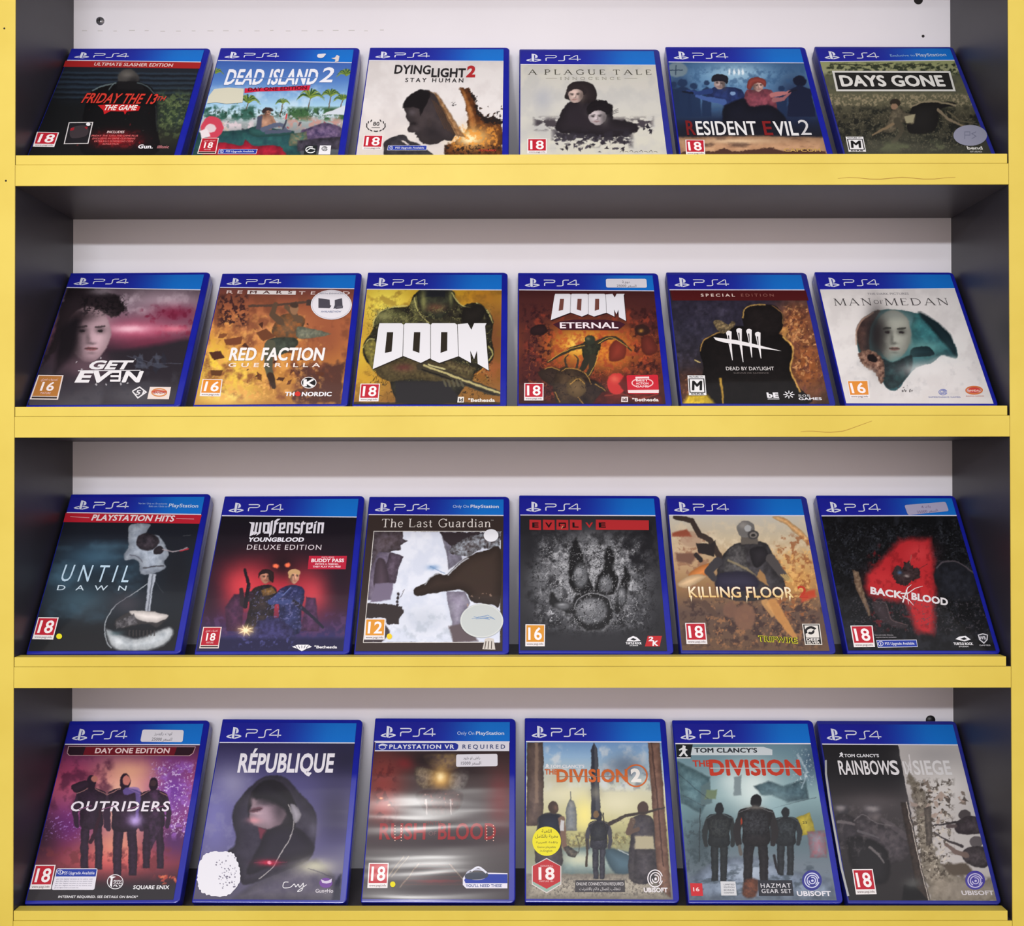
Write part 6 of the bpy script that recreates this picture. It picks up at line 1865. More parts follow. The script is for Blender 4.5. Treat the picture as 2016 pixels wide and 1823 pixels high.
def art_hood(s):
    s.vg((238, (48, 44, 82)), (400, (76, 72, 118)), (600, (92, 88, 138)), (800, (96, 92, 136)), (950, (92, 88, 116)), (1105, (82, 78, 98)))
    s.g(1280, 460, 110, 110, (150, 148, 178), .8)
    s.g(1180, 650, 90, 200, (120, 118, 178), .8)
    s.g(1900, 330, 170, 120, (40, 38, 62), .9)
    s.g(1850, 620, 120, 200, (58, 54, 80), .85)
    s.mix(60, (128, 126, 166), .5, .7, .6, (1100, 420, 1400, 900))
    s.p([(1280, 640), (1310, 560), (1390, 470), (1470, 420), (1570, 430), (1660, 520), (1740, 620), (1740, 760), (1720, 860), (1640, 920), (1400, 1010), (1330, 1010), (1310, 900), (1250, 850), (1300, 780)], (42, 38, 52), 10, smooth=True, col2=(54, 50, 64), rs=40)
    s.p([(1390, 500), (1500, 440), (1590, 500), (1640, 620), (1600, 740), (1480, 780), (1420, 700), (1370, 640)], (28, 25, 34), 12, smooth=True)
    s.p([(1404, 560), (1440, 528), (1500, 535), (1560, 565), (1580, 620), (1545, 690), (1480, 716), (1400, 690), (1376, 650), (1380, 600)], (150, 128, 140), 12, smooth=True)
    s.g(1540, 600, 50, 90, (60, 50, 60), .85)
    s.g(1470, 560, 70, 26, (52, 44, 54), .9)
    s.g(1396, 560, 16, 34, (166, 142, 152), .8)
    s.p([(1390, 520), (1470, 450), (1600, 545), (1610, 660), (1560, 600), (1480, 556), (1410, 546)], (30, 27, 36), 20, smooth=True)
    s.e(1412, 606, 36, 12, (92, 58, 70), .9, soft=8, rot=-14)
    s.l([(1380, 612), (1444, 600)], 4, (48, 30, 40), 4, .8)
    s.g(1420, 626, 30, 7, (196, 168, 176), .7)
    s.g(1400, 665, 40, 16, (220, 150, 160), .8)
    s.p([(1420, 700), (1470, 720), (1460, 790), (1430, 760)], (110, 48, 66), 10)
    s.p([(1470, 720), (1600, 690), (1720, 780), (1700, 860), (1500, 920), (1360, 960), (1430, 800)], (38, 34, 46), 14, smooth=True)
    s.l([(1590, 580), (1620, 660), (1600, 760), (1540, 860), (1500, 930), (1430, 985)], 5, (196, 192, 190), 4, .85, True)
    s.p([(1600, 580), (1640, 590), (1660, 640), (1625, 680)], (140, 136, 146), 8, smooth=True)
    s.g(1730, 720, 30, 60, (110, 106, 128), .6)
    s.p([(1640, 910), (1740, 880), (1840, 970), (1860, 1105), (1280, 1105), (1400, 1010)], (96, 92, 104), 26, col2=(70, 66, 84), rs=60)
    s.g(1740, 920, 110, 44, (206, 204, 178), .85)
    s.g(1480, 898, 60, 18, (200, 30, 66), .95)
    s.e(1484, 897, 11, 10, (255, 150, 170), soft=6)
    s.l([(1400, 898), (1580, 894)], 3, (150, 60, 90), 3, .6)
    s.l([(1700, 930), (1840, 980)], 4, (60, 56, 74), 4, .7)
    s.p([(1850, 1000), (1880, 960), (1875, 1105), (1830, 1105)], (26, 26, 50), 14)
    s.banner(234, 236)
    s.text(TT, 'R\u00c9PUBLIQUE', 1308, 398, 1834, 98, (238, 236, 244), bold=.05, shear=.03, level=4)
    s.stroke('maker_mark', [(1590, 1006), (1566, 1008), (1562, 1036), (1600, 1034), (1622, 1016), (1630, 1032), (1644, 1018), (1652, 1034), (1672, 1012), (1664, 1050), (1640, 1056), (1690, 1020)], 4, WHITE, 3, True)
    s.disc('maker_mark', 1796, 1010, 36, 28, (112, 70, 150), 3)
    s.poly('maker_mark', [(1768, 990), (1790, 1000), (1810, 998), (1830, 986), (1826, 1008), (1800, 1014), (1776, 1010)], (206, 196, 220), 4)
    s.house('GungHo', 1738, 1064, 1836, 20, (206, 202, 210), .03)
    for (q, col) in ((([(1092, 960), (1110, 880), (1160, 840), (1230, 838), (1290, 850), (1310, 900), (1324, 960), (1310, 1030), (1260, 1078), (1190, 1085), (1120, 1066), (1090, 1020)]), (226, 226, 234)),):
        rr_ = random.Random(5)
        pts = catmull(q, 6)
        c = pts.mean(0)
        pts = [tuple(c + (p_ - c) * (1 + rr_.uniform(-.035, .035))) for p_ in pts]
        s.poly('torn_sticker', pts, col, 9)
    for k in range(70):
        x, y = rr_.gauss(1262, 30), rr_.gauss(965, 55)
        if 1180 < x < 1318 and 860 < y < 1060:
            r_ = rr_.uniform(2, 6)
            s.poly('torn_sticker', [(x - r_, y), (x, y - r_ * .8), (x + r_ * .8, y), (x + .2 * r_, y + r_)], (120, 116, 134), 10)


def art_red_tunnel(s):
    s.vg((312, (52, 38, 40)), (420, (66, 52, 52)), (640, (84, 78, 80)), (800, (76, 66, 70)), (960, (74, 68, 70)), (1200, (66, 60, 64)))
    s.g(230, 470, 130, 190, (132, 56, 52), .95)
    s.g(230, 640, 90, 90, (176, 62, 58), .8)
    s.g(930, 600, 80, 180, (118, 52, 54), .85)
    s.g(360, 380, 60, 40, (130, 40, 44), .8)
    s.mix(30, (90, 38, 40), .5, .68, .8, (150, 330, 330, 760))
    s.p([(480, 330), (700, 330), (690, 400), (620, 420), (560, 420), (500, 390)], (150, 124, 82), 16, smooth=True, col2=(96, 78, 76), rs=20)
    s.p([(430, 400), (520, 420), (560, 440), (510, 520), (460, 530), (420, 470)], (146, 130, 108), 14, smooth=True, col2=(70, 58, 54), rs=18)
    s.p([(640, 440), (740, 420), (720, 520), (650, 545), (620, 500)], (140, 134, 130), 14, smooth=True, col2=(86, 78, 78), rs=18)
    s.g(480, 360, 90, 44, (40, 30, 32), .8)
    s.g(740, 420, 90, 50, (50, 40, 42), .8)
    s.g(575, 472, 64, 62, (226, 172, 88), .98)
    s.g(572, 462, 26, 28, (255, 236, 180), .95)
    s.p([(430, 560), (560, 540), (700, 560), (680, 650), (600, 690), (500, 680), (450, 620)], (52, 32, 34), 18, smooth=True, col2=(84, 48, 48), rs=14)
    s.shards(16, (460, 560, 680, 640), (3, 8), [(150, 70, 64), (190, 150, 140)], .7)
    for x in (484, 630):
        s.l([(x, 600), (x + 6, 690)], (9, 4), (196, 186, 182), 4, .8)
    s.g(600, 740, 180, 34, (58, 44, 46), .8)
    s.g(640, 860, 260, 40, (64, 56, 60), .7)
    s.e(215, 590, 10, 6, (255, 170, 120), soft=5)
    s.e(262, 632, 10, 6, (250, 170, 140), soft=5)
    for a, b in (((440, 985), (330, 1125)), ((625, 985), (735, 1110)), ((350, 940), (250, 1070)), ((380, 940), (280, 1060))):
        s.l([a, b], (4, 7), (150, 132, 112), 4, .8)
    for k in range(6):
        y = 990 + k * 24
        s.l([(430 - k * 17, y), (640 + k * 15, y)], 5, (104, 66, 66), 5, .6)
    s.g(540, 1090, 130, 12, (140, 50, 58), .6)
    s.g(540, 1165, 320, 40, (92, 88, 94), .6)
    s.banner(247, 250)
    s.text('header_emblem', 'Only On', 672, 209, 774, 19, (196, 214, 240))
    s.text('header_emblem', 'PlayStation', 784, 209, 954, 19, (226, 234, 246), bold=.025)
    s.poly('edition_band', [(180, 253), (985, 254), (984, 307), (176, 308)], (226, 226, 236), 1)
    s.poly('edition_band', [(181, 259), (660, 259), (674, 264), (679, 274), (676, 292), (668, 300), (650, 302), (177, 302)], (38, 50, 156), 2)
    s.text('edition_band', 'PLAYSTATION VR', 264, 293, 652, 24, (232, 234, 246), bold=.05, spacing=1.15)
    s.text('edition_band', 'REQUIRED', 703, 293, 960, 24, (60, 72, 120), bold=.03, spacing=1.5)
    s.ring('edition_band', 222, 284, 22, 14, 4, (226, 230, 246), 3)
    s.stroke('edition_band', [(200, 276), (222, 266), (252, 274)], 7, (226, 230, 246), 4, True)
    s.text(TT, 'UNTIL', 484, 752, 580, 24, (112, 40, 44), bold=-.01, spacing=1.3)
    s.text(TT, 'RUSH', 202, 836, 480, 92, (150, 50, 54), bold=.04)
    s.text(TT, 'OF', 500, 815, 546, 24, (120, 90, 92), bold=.0)
    s.text(TT, 'BLOOD', 556, 836, 905, 92, (150, 50, 54), bold=.04)
    for x in (298, 336, 850, 890):
        for k in range(6):
            s.disc(TT, x, 756 + k * 18, 3.5, 3.5, (236, 196, 176), 5, 8)
    s.pegi('18', [(141, 980), (261, 980), (253, 1131), (132, 1131)])
    b = 'headset_callout'
    s.poly(b, [(728, 1040), (760, 1036), (975, 1042), (974, 1133), (726, 1133), (706, 1112), (706, 1072)], (226, 224, 236), 3)
    s.poly(b, [(736, 1046), (974, 1048), (974, 1102), (722, 1102), (714, 1084)], (40, 62, 160), 4)
    s.text(b, "YOU'LL NEED THESE", 724, 1125, 940, 16, (76, 92, 150), bold=.03, level=5)
    s.ring(b, 790, 1050, 66, 34, 9, (176, 178, 196), 5, 10, 350)
    s.poly(b, [(722, 1050), (770, 1036), (850, 1040), (852, 1066), (800, 1080), (728, 1076)], (64, 70, 84), 6, True)
    s.stroke(b, [(756, 1030), (800, 1006), (848, 1040)], 12, (214, 216, 228), 6, True)
    s.disc('dot_sticker', 285, 1109, 16, 17, (228, 216, 40), 9)
    s.sticker('price_sticker', [(666, 329), (914, 325), (915, 399), (665, 403)],
              [('\uFEA9\uFEEE\uFEE0\uFE91 \uFEED\uFE8D \uFEB5\uFE8D\uFEAD', .17, .58, .40, .20), ('15000 \uFEAE\uFECC\uFEB4\uFEDF\uFE8D', .12, .60, .84, .24)])


def art_obelisk(s):
    s.vg((255, (112, 152, 200)), (340, (150, 186, 218)), (440, (184, 202, 206)), (560, (206, 204, 176)), (740, (192, 188, 138)), (860, (150, 150, 112)), (1040, (150, 156, 140)), (1060, (132, 128, 122)), (1200, (112, 110, 112)))
    s.mix(60, (214, 222, 226), .48, .68, .8, (1190, 260, 1830, 560))
    s.g(1680, 400, 120, 80, (96, 110, 130), .8)
    s.mix(40, (110, 116, 128), .5, .66, .7, (1540, 380, 1860, 560))
    s.g(1320, 560, 130, 60, (226, 222, 186), .8)
    s.g(1440, 690, 80, 110, (244, 232, 140), .95)
    s.g(1640, 620, 140, 80, (228, 224, 190), .8)
    s.g(1260, 480, 90, 60, (196, 190, 160), .8)
    s.p([(1092, 258), (1190, 258), (1192, 520), (1188, 700), (1150, 760), (1088, 760)], (104, 88, 80), 5, col2=(80, 68, 66), rs=30)
    s.p([(1140, 258), (1160, 258), (1160, 620), (1140, 620)], (132, 112, 98), 8)
    s.p([(1818, 258), (1890, 258), (1960, 1190), (1880, 1190), (1850, 700)], (98, 74, 66), 5, col2=(130, 100, 86), rs=30)
    s.l([(1840, 260), (1880, 640), (1910, 1000)], 8, (66, 50, 48), 6, .8)
    s.p([(1495, 256), (1516, 298), (1524, 460), (1536, 720), (1478, 720), (1477, 460), (1476, 298)], (54, 56, 66), 3)
    s.p([(1496, 262), (1514, 300), (1522, 460), (1530, 700), (1504, 700)], (78, 80, 88), 5)
    s.g(1506, 560, 40, 40, (150, 146, 128), .6)
    s.p([(1324, 790), (1326, 650), (1344, 606), (1356, 600), (1372, 610), (1388, 650), (1392, 790)], (112, 118, 124), 6, col2=(142, 144, 140), rs=20)
    s.l([(1356, 555), (1358, 610)], 5, (90, 94, 98), 4)
    s.mix(16, (120, 114, 84), .46, .6, .9, (1290, 790, 1800, 900), fade=20)
    s.mix(10, (196, 188, 120), .58, .7, .8, (1290, 790, 1800, 900))
    s.p([(1300, 900), (1480, 880), (1600, 900), (1760, 920), (1770, 1050), (1300, 1050)], (146, 158, 148), 14, col2=(116, 138, 140), rs=50)
    s.g(1420, 960, 120, 40, (212, 212, 180), .8)
    s.p([(1560, 900), (1700, 920), (1770, 960), (1760, 1040), (1620, 1045)], (74, 96, 108), 14, smooth=True)
    s.l([(1640, 900), (1740, 950)], 6, (170, 180, 180), 4)
    s.p([(1088, 1050), (1800, 1048), (1960, 1200), (1086, 1200)], (134, 128, 118), 12, col2=(160, 154, 140), rs=14)
    s.mix(9, (92, 88, 84), .56, .68, .8, (1090, 1050, 1960, 1200))
    # three figures seen from behind
    s.p([(1150, 1000), (1152, 760), (1170, 700), (1230, 680), (1300, 695), (1320, 760), (1300, 880), (1300, 1000)], (58, 58, 66), 6, smooth=True, col2=(86, 80, 78), rs=22)
    s.p([(1170, 705), (1235, 690), (1290, 705), (1290, 800), (1175, 800)], (40, 44, 58), 6, smooth=True)
    s.l([(1300, 720), (1310, 800), (1320, 890), (1370, 930)], (40, 20), (120, 96, 84), 5, smooth=True)
    s.e(1250, 648, 31, 38, (70, 58, 54), soft=4)
    s.g(1264, 650, 14, 18, (128, 98, 82), .7)
    s.p([(1295, 720), (1318, 730), (1312, 790), (1290, 790)], (196, 196, 196), 4)
    s.p([(1310, 890), (1340, 880), (1400, 920), (1380, 950), (1340, 940)], (58, 58, 62), 4, col2=(110, 104, 92), rs=9)
    s.l([(1390, 820), (1406, 880), (1400, 930)], 4, (70, 66, 62), 3, smooth=True)
    s.walker(1524, 668, 410, (72, 72, 80), (46, 48, 58), (150, 140, 116), pack=(58, 60, 62), w=.80, stride=.045)
    s.e(1508, 690, 17, 22, (120, 96, 70), soft=4)
    s.l([(1550, 680), (1556, 760)], 8, (48, 46, 50), 3)
    s.l([(1455, 840), (1450, 1000)], (10, 14), (70, 62, 56), 4)
    s.p([(1710, 1080), (1716, 800), (1722, 720), (1790, 690), (1850, 720), (1862, 860), (1860, 1080)], (86, 82, 84), 6, smooth=True, col2=(60, 58, 66), rs=22)
    s.p([(1740, 820), (1850, 820), (1860, 900), (1740, 900)], (176, 168, 140), 10)
    s.p([(1740, 900), (1860, 900), (1850, 1080), (1730, 1080)], (84, 80, 84), 10, col2=(62, 60, 66), rs=16)
    s.e(1790, 654, 34, 40, (80, 66, 62), soft=4)
    s.l([(1728, 730), (1700, 800), (1760, 780)], (40, 24), (100, 84, 76), 5)
    s.l([(1590, 745), (1680, 700), (1800, 680), (1915, 650)], (26, 8), (66, 60, 58), 4)
    s.mix(9, (150, 144, 120), .6, .7, .7, (1590, 690, 1760, 770))
    s.banner(250, 253)
    OR = (206, 104, 50)
    s.poly(TT, [(1200, 412), (1208, 398), (1204, 392), (1214, 386), (1224, 396), (1220, 404), (1228, 414), (1214, 408)], WHITE, 3)
    s.text(TT, "TOM CLANCY'S", 1230, 410, 1436, 17, WHITE, bold=.06, shear=.1)
    s.text(TT, 'THE', 1198, 450, 1275, 30, OR, bold=.05, level=4)
    s.text(TT, 'DIVISION', 1274, 494, 1696, 72, OR, bold=.06, level=4, shadow=(126, 80, 60))
    s.poly(TT, [(1280, 462), (1700, 458), (1700, 463), (1280, 467)], (150, 120, 100), 5)
    s.ring(TT, 1748, 458, 70, 69, 9, OR, 4)
    s.text(TT, '2', 1718, 492, 1780, 72, (238, 236, 230), bold=.08, level=4)
    b = 'rating_badge'
    hexa = [(1210, 952), (1298, 1002), (1298, 1112), (1210, 1165), (1121, 1112), (1121, 1002)]
    s.poly(b, hexa, (214, 206, 204), 3)
    c = np.array((1210, 1056))
    s.poly(b, [tuple((np.array(p) - c) * .94 + c) for p in hexa], (150, 176, 164), 4)
    s.poly(b, [tuple((np.array(p) - c) * (.93, .84) + c - (0, 9)) for p in hexa], (186, 56, 62), 5)
    s.text(b, '18', 1162, 1082, 1258, 70, (240, 232, 230), bold=.04, level=6)
    s.text(b, 'GENERAL', 1172, 1006, 1250, 9, (226, 180, 180), bold=.02, level=6)
    s.text(b, 'MATURE 18+', 1168, 1098, 1252, 9, (226, 180, 180), bold=.02, level=6)
    y_ = 'language_badge'
    s.disc(y_, 1210, 852, 86, 88, (230, 220, 46), 3)
    for t, x0, x1, y, h in (('\uFE94\uFE92\uFECC\uFEE0\uFEDF\uFE8D', 1180, 1240, 800, 18), ('\uFEDE\uFEE3\uFE8E\uFEDC\uFEDF\uFE8E\uFE91 \uFE94\uFE91\uFEAE\uFECC\uFEE3', 1142, 1278, 830, 18), ('\uFE94\uFEF4\uFE91\uFEAE\uFECC\uFEDF\uFE8D \uFE94\uFED0\uFEE0\uFEDF\uFE8E\uFE91', 1146, 1276, 864, 11)):
        s.text(y_, t, x0, y, x1, h, (70, 66, 40), bold=.01)
    s.text(y_, 'Game playable', 1152, 893, 1266, 12, (84, 80, 50))
    s.text(y_, 'in English', 1172, 916, 1244, 12, (84, 80, 50))
    s.poly('online_notice', [(1382, 1087), (1679, 1087), (1682, 1158), (1380, 1158)], (72, 70, 74), 3)
    s.text('online_notice', 'ONLINE CONNECTION REQUIRED', 1388, 1117, 1674, 17, (206, 204, 206), bold=.02)
    s.text('online_notice', '\uFE96\uFEE7\uFEAE\uFE98\uFEE7\uFEFB\uFE8E\uFE91 \uFEE2\uFE8B\uFE8D\uFEA9 \uFEDD\uFE8E\uFEBC\uFE97\uFE87 \uFE90\uFEE0\uFEC4\uFE98\uFE97', 1406, 1146, 1654, 17, (206, 204, 206), bold=.0)
    s.swirl('maker_mark', 1862, 1076, 47, (232, 228, 232), 4, 54)
    s.house('UBISOFT', 1795, 1158, 1938, 25, (232, 228, 232), .06)


def art_snow_street(s):
    s.vg((235, (104, 136, 150)), (380, (126, 156, 164)), (520, (140, 170, 174)), (640, (110, 136, 142)), (780, (96, 116, 124)), (900, (112, 124, 134)), (1095, (110, 124, 140)))
    s.g(540, 480, 120, 150, (222, 236, 232), .95)
    s.g(420, 440, 80, 90, (206, 224, 222), .8)
    s.g(170, 620, 70, 200, (104, 138, 146), .7)
    s.g(860, 330, 70, 110, (66, 88, 112), .8)
    s.p([(112, 330), (300, 420), (280, 560), (250, 620), (140, 560)], (98, 128, 134), 12, col2=(70, 96, 104), rs=24)
    s.p([(540, 470), (620, 440), (700, 470), (820, 430), (840, 540), (720, 560), (640, 520), (580, 520)], (90, 118, 126), 12, col2=(58, 78, 88), rs=20)
    s.p([(250, 470), (300, 440), (310, 560), (250, 580)], (90, 112, 116), 8)
    s.p([(430, 420), (470, 410), (470, 520), (430, 520)], (128, 144, 148), 8)
    s.p([(280, 490), (340, 490), (330, 540), (270, 540)], (110, 128, 100), 8)
    s.l([(130, 405), (240, 500), (290, 540)], 3, (50, 60, 66), 3, .8)
    s.l([(150, 520), (270, 580)], 3, (60, 70, 76), 3, .7)
    s.l([(640, 590), (880, 530)], 3, (60, 72, 80), 3, .7)
    s.l([(780, 300), (830, 390), (800, 480)], (14, 6), (176, 196, 206), 6, .7)
    s.mix(9, (206, 222, 226), .62, .72, .8, (740, 250, 880, 480))
    s.g(640, 600, 90, 120, (150, 182, 188), .7)
    s.g(240, 800, 90, 160, (66, 80, 86), .85)
    s.mix(20, (62, 76, 82), .5, .66, .8, (150, 640, 420, 960))
    s.l([(245, 590), (240, 880)], 5, (50, 58, 62), 3)
    s.p([(180, 980), (320, 880), (420, 860), (600, 860), (720, 930), (960, 980), (995, 1095), (185, 1095)], (128, 142, 160), 24, col2=(88, 100, 116), rs=40)
    s.g(520, 940, 130, 60, (186, 198, 212), .7)
    s.mix(30, (70, 82, 92), .54, .68, .8, (180, 880, 960, 1095), (2, 1))
    s.p([(770, 640), (846, 612), (880, 730), (800, 742)], (196, 176, 60), 5, col2=(150, 140, 60), rs=20)
    s.text('street_sign_print', '23', 806, 676, 830, 14, (80, 76, 40), bold=.02, level=1)
    s.p([(830, 720), (930, 710), (940, 860), (850, 860)], (122, 128, 138), 10, col2=(150, 100, 110), rs=16)
    s.walker(350, 560, 430, (46, 50, 52), (34, 38, 42), (90, 104, 108), pack=(62, 66, 66), w=.88, stride=.055)
    s.walker(712, 585, 370, (48, 52, 56), (36, 40, 44), (92, 106, 112), pack=(64, 70, 74), w=.98, stride=.07)
    s.walker(550, 515, 500, (44, 42, 44), (30, 30, 34), (120, 120, 122), pack=(62, 64, 68), w=.98, stride=.085)
    s.e(550, 540, 27, 24, (28, 28, 32), soft=4)
    s.g(550, 588, 50, 12, (118, 114, 108), .8)
    s.e(470, 660, 5, 20, (150, 60, 40), soft=3)
    s.l([(648, 850), (670, 940)], (16, 10), (40, 40, 44), 4)
    s.l([(462, 800), (470, 840)], 20, (96, 92, 88), 4)
    s.p([(490, 985), (560, 985), (550, 1070), (480, 1070)], (120, 74, 56), 12, smooth=True, col2=(72, 50, 46), rs=10)
    s.banner(235, 236)
    s.poly('edition_band', [(112, 240), (205, 240), (195, 318), (118, 318)], (30, 34, 38), 1)
    s.poly('edition_band', [(118, 312), (194, 312), (193, 318), (119, 318)], (226, 230, 232), 2)
    s.poly('edition_band', [(202, 257), (592, 255), (640, 270), (640, 300), (194, 300)], (206, 216, 220), 1)
    s.text('edition_band', "TOM CLANCY'S", 216, 286, 556, 24, (40, 44, 52), bold=.06, shear=.06)
    s.poly('edition_band', [(150, 246), (166, 250), (164, 264), (178, 272), (166, 276), (164, 286), (180, 306), (168, 308), (156, 290), (140, 308), (128, 304), (146, 282), (148, 270), (132, 276), (128, 270), (148, 258)], (232, 234, 236), 3)
    RD = (196, 64, 46)
    s.text(TT, 'THE', 206, 362, 302, 32, RD, bold=.05, level=4)
    s.text(TT, 'DIVISION', 304, 409, 796, 80, RD, bold=.07, level=4)
    s.poly(TT, [(300, 370), (800, 371), (800, 375), (300, 374)], (200, 206, 206), 5)
    s.poly('rating_badge', [(190, 1000), (256, 1001), (262, 1070), (197, 1070)], (196, 46, 54), 3)
    s.text('rating_badge', '16', 208, 1044, 242, 20, (236, 206, 206), bold=.04, level=4)
    s.poly('maker_mark', [(356, 990), (438, 991), (446, 1068), (361, 1068)], (206, 208, 212), 3)
    for k in range(4):
        s.text('maker_mark', ('LIMITED', 'EDITION', 'BONUS', 'CONTENT')[k], 376, 1012 + k * 15, 432, 8, (96, 98, 106), bold=.02)
    s.poly('bonus_panel', [(562, 985), (748, 985), (757, 1070), (566, 1070)], (48, 50, 58), 3)
    s.text('bonus_panel', 'HAZMAT', 578, 1026, 742, 24, (216, 216, 222), bold=.01, spacing=1.2)
    s.text('bonus_panel', 'GEAR SET', 582, 1054, 746, 21, (216, 216, 222), bold=.01, spacing=1.1)
    s.disc('maker_mark', 856, 985, 54, 56, (58, 60, 140), 3)
    s.swirl('maker_mark', 856, 985, 42, (206, 210, 236), 4, 42)
    s.house('UBISOFT', 776, 1070, 962, 25, (222, 222, 230), .05)


def art_split(s):
    s.vg((245, (36, 35, 38)), (420, (40, 39, 42)), (640, (62, 58, 60)), (850, (52, 49, 51)), (1095, (44, 42, 44)))
    s.p([(1325, 240), (1680, 240), (1900, 1105), (1492, 1105)], (188, 183, 180), 3)
    s.g(1600, 480, 160, 130, (216, 212, 208), .9)
    s.g(1520, 300, 150, 60, (166, 162, 162), .8)
    s.g(1700, 700, 120, 120, (196, 192, 188), .8)
    s.p([(1380, 400), (1420, 420), (1500, 560), (1510, 760), (1560, 900), (1640, 960), (1880, 980), (1900, 1105), (1500, 1105), (1470, 960), (1420, 640)], (112, 104, 92), 14, rough=18, rs=24, col2=(150, 142, 128))
    s.mix(14, (70, 62, 54), .54, .66, .9, (1390, 420, 1640, 1000))
    s.mix(12, (206, 196, 180), .6, .7, .7, (1400, 460, 1640, 1000))
    s.shards(36, (1400, 430, 1720, 680), (5, 20), [(120, 108, 98), (80, 72, 66), (170, 152, 140)], .9)
    s.g(1720, 1040, 190, 60, (130, 122, 112), .8)
    s.p([(1470, 590), (1508, 580), (1515, 780), (1480, 800)], (72, 66, 62), 5, col2=(100, 92, 84), rs=14)
    # dark side: kneeling figures with long guns
    s.g(1200, 560, 190, 60, (84, 78, 80), .8)
    s.e(1015, 605, 44, 34, (56, 54, 58), soft=6)
    s.g(1005, 592, 24, 14, (120, 116, 118), .8)
    s.p([(980, 640), (1060, 630), (1120, 680), (1160, 760), (1000, 800)], (42, 40, 44), 10, smooth=True, col2=(60, 56, 60), rs=20)
    s.l([(1000, 665), (1100, 680), (1190, 700)], (18, 8), (104, 98, 100), 4, .9)
    s.e(1186, 618, 50, 48, (66, 62, 66), soft=6)
    s.g(1170, 592, 28, 16, (132, 126, 128), .8)
    s.g(1206, 640, 26, 24, (112, 104, 104), .8)
    s.p([(1090, 650), (1140, 620), (1200, 670), (1290, 690), (1380, 760), (1380, 860), (1240, 900), (1130, 800)], (50, 47, 51), 10, smooth=True, col2=(78, 72, 76), rs=24)
    s.l([(1110, 715), (1220, 755)], (16, 8), (92, 88, 92), 4, .9)
    s.l([(1245, 655), (1310, 700), (1370, 750)], (24, 30), (84, 78, 82), 6, .8)
    s.p([(1050, 760), (1200, 770), (1280, 850), (1260, 1000), (1100, 960)], (36, 35, 38), 18, smooth=True)
    s.mix(30, (96, 90, 92), .55, .74, .6, (980, 560, 1380, 900))
    s.g(1016, 590, 26, 14, (140, 134, 136), .8)
    s.g(1196, 596, 30, 16, (150, 144, 144), .8)
    s.l([(1090, 660), (1140, 626), (1200, 668), (1290, 690)], 5, (120, 114, 116), 5, .7, True)
    s.l([(1170, 805), (1220, 845), (1248, 890)], (14, 8), (130, 124, 124), 5, .7)
    s.p([(1340, 560), (1372, 560), (1500, 1090), (1440, 1090)], (66, 56, 52), 8, col2=(46, 40, 38), rs=18)
    s.l([(1372, 560), (1492, 1090)], 4, (196, 186, 176), 3)
    s.p([(1350, 1095), (1360, 1010), (1420, 1020), (1490, 1095)], (26, 26, 28), 10)
    s.g(1410, 1000, 50, 30, (90, 92, 90), .7)
    # pale side: two more figures aiming left
    s.e(1690, 626, 34, 27, (76, 70, 72), soft=4)
    s.p([(1640, 680), (1690, 640), (1760, 640), (1800, 700), (1780, 730), (1660, 730)], (78, 70, 74), 6, smooth=True, col2=(52, 46, 50), rs=16)
    s.l([(1518, 688), (1620, 672), (1680, 665)], (6, 16), (56, 52, 54), 4)
    s.l([(1640, 690), (1600, 690)], 20, (88, 78, 78), 5)
    s.e(1756, 776, 38, 30, (96, 90, 92), soft=4)
    s.p([(1680, 830), (1740, 800), (1810, 810), (1840, 880), (1780, 920), (1690, 880)], (80, 73, 76), 6, smooth=True, col2=(52, 47, 50), rs=16)
    s.l([(1530, 728), (1600, 770), (1680, 800)], (6, 16), (64, 58, 60), 4)
    s.l([(1590, 790), (1640, 830), (1700, 850)], (18, 30), (112, 96, 90), 5)
    s.p([(1560, 900), (1700, 890), (1760, 960), (1620, 960)], (86, 76, 66), 14)
    s.l([(1390, 300), (1398, 395)], (4, 9), (226, 222, 222), 3)
    s.banner(240, 244)
    s.poly(TT, [(1004, 314), (1012, 300), (1006, 294), (1018, 286), (1028, 298), (1022, 304), (1030, 316), (1016, 308)], WHITE, 3)
    s.text(TT, "TOM CLANCY'S", 1034, 313, 1222, 16, WHITE, bold=.05, shear=.1)
    s.text(TT, 'RAINBOW', 1010, 408, 1290, 74, (232, 230, 232), bold=.035, level=4)
    s.text(TT, 'S', 1290, 408, 1338, 74, (232, 230, 232), bold=.035, level=4)
    s.stroke(TT, [(1352, 336), (1372, 406)], 10, (222, 220, 220), 4)
    s.text(TT, 'X', 1374, 408, 1410, 70, (214, 212, 212), bold=.02, level=4)
    s.text(TT, 'SIEGE', 1418, 408, 1624, 74, (222, 220, 220), bold=.035, level=4)
    s.pegi('18', [(1076, 926), (1188, 925), (1210, 1062), (1097, 1064)])
    s.disc('maker_mark', 1748, 986, 54, 52, (70, 62, 150), 3)
    s.swirl('maker_mark', 1748, 988, 42, (196, 190, 226), 4, 40)
    s.house('UBISOFT', 1676, 1066, 1852, 22, (206, 202, 206), .05)


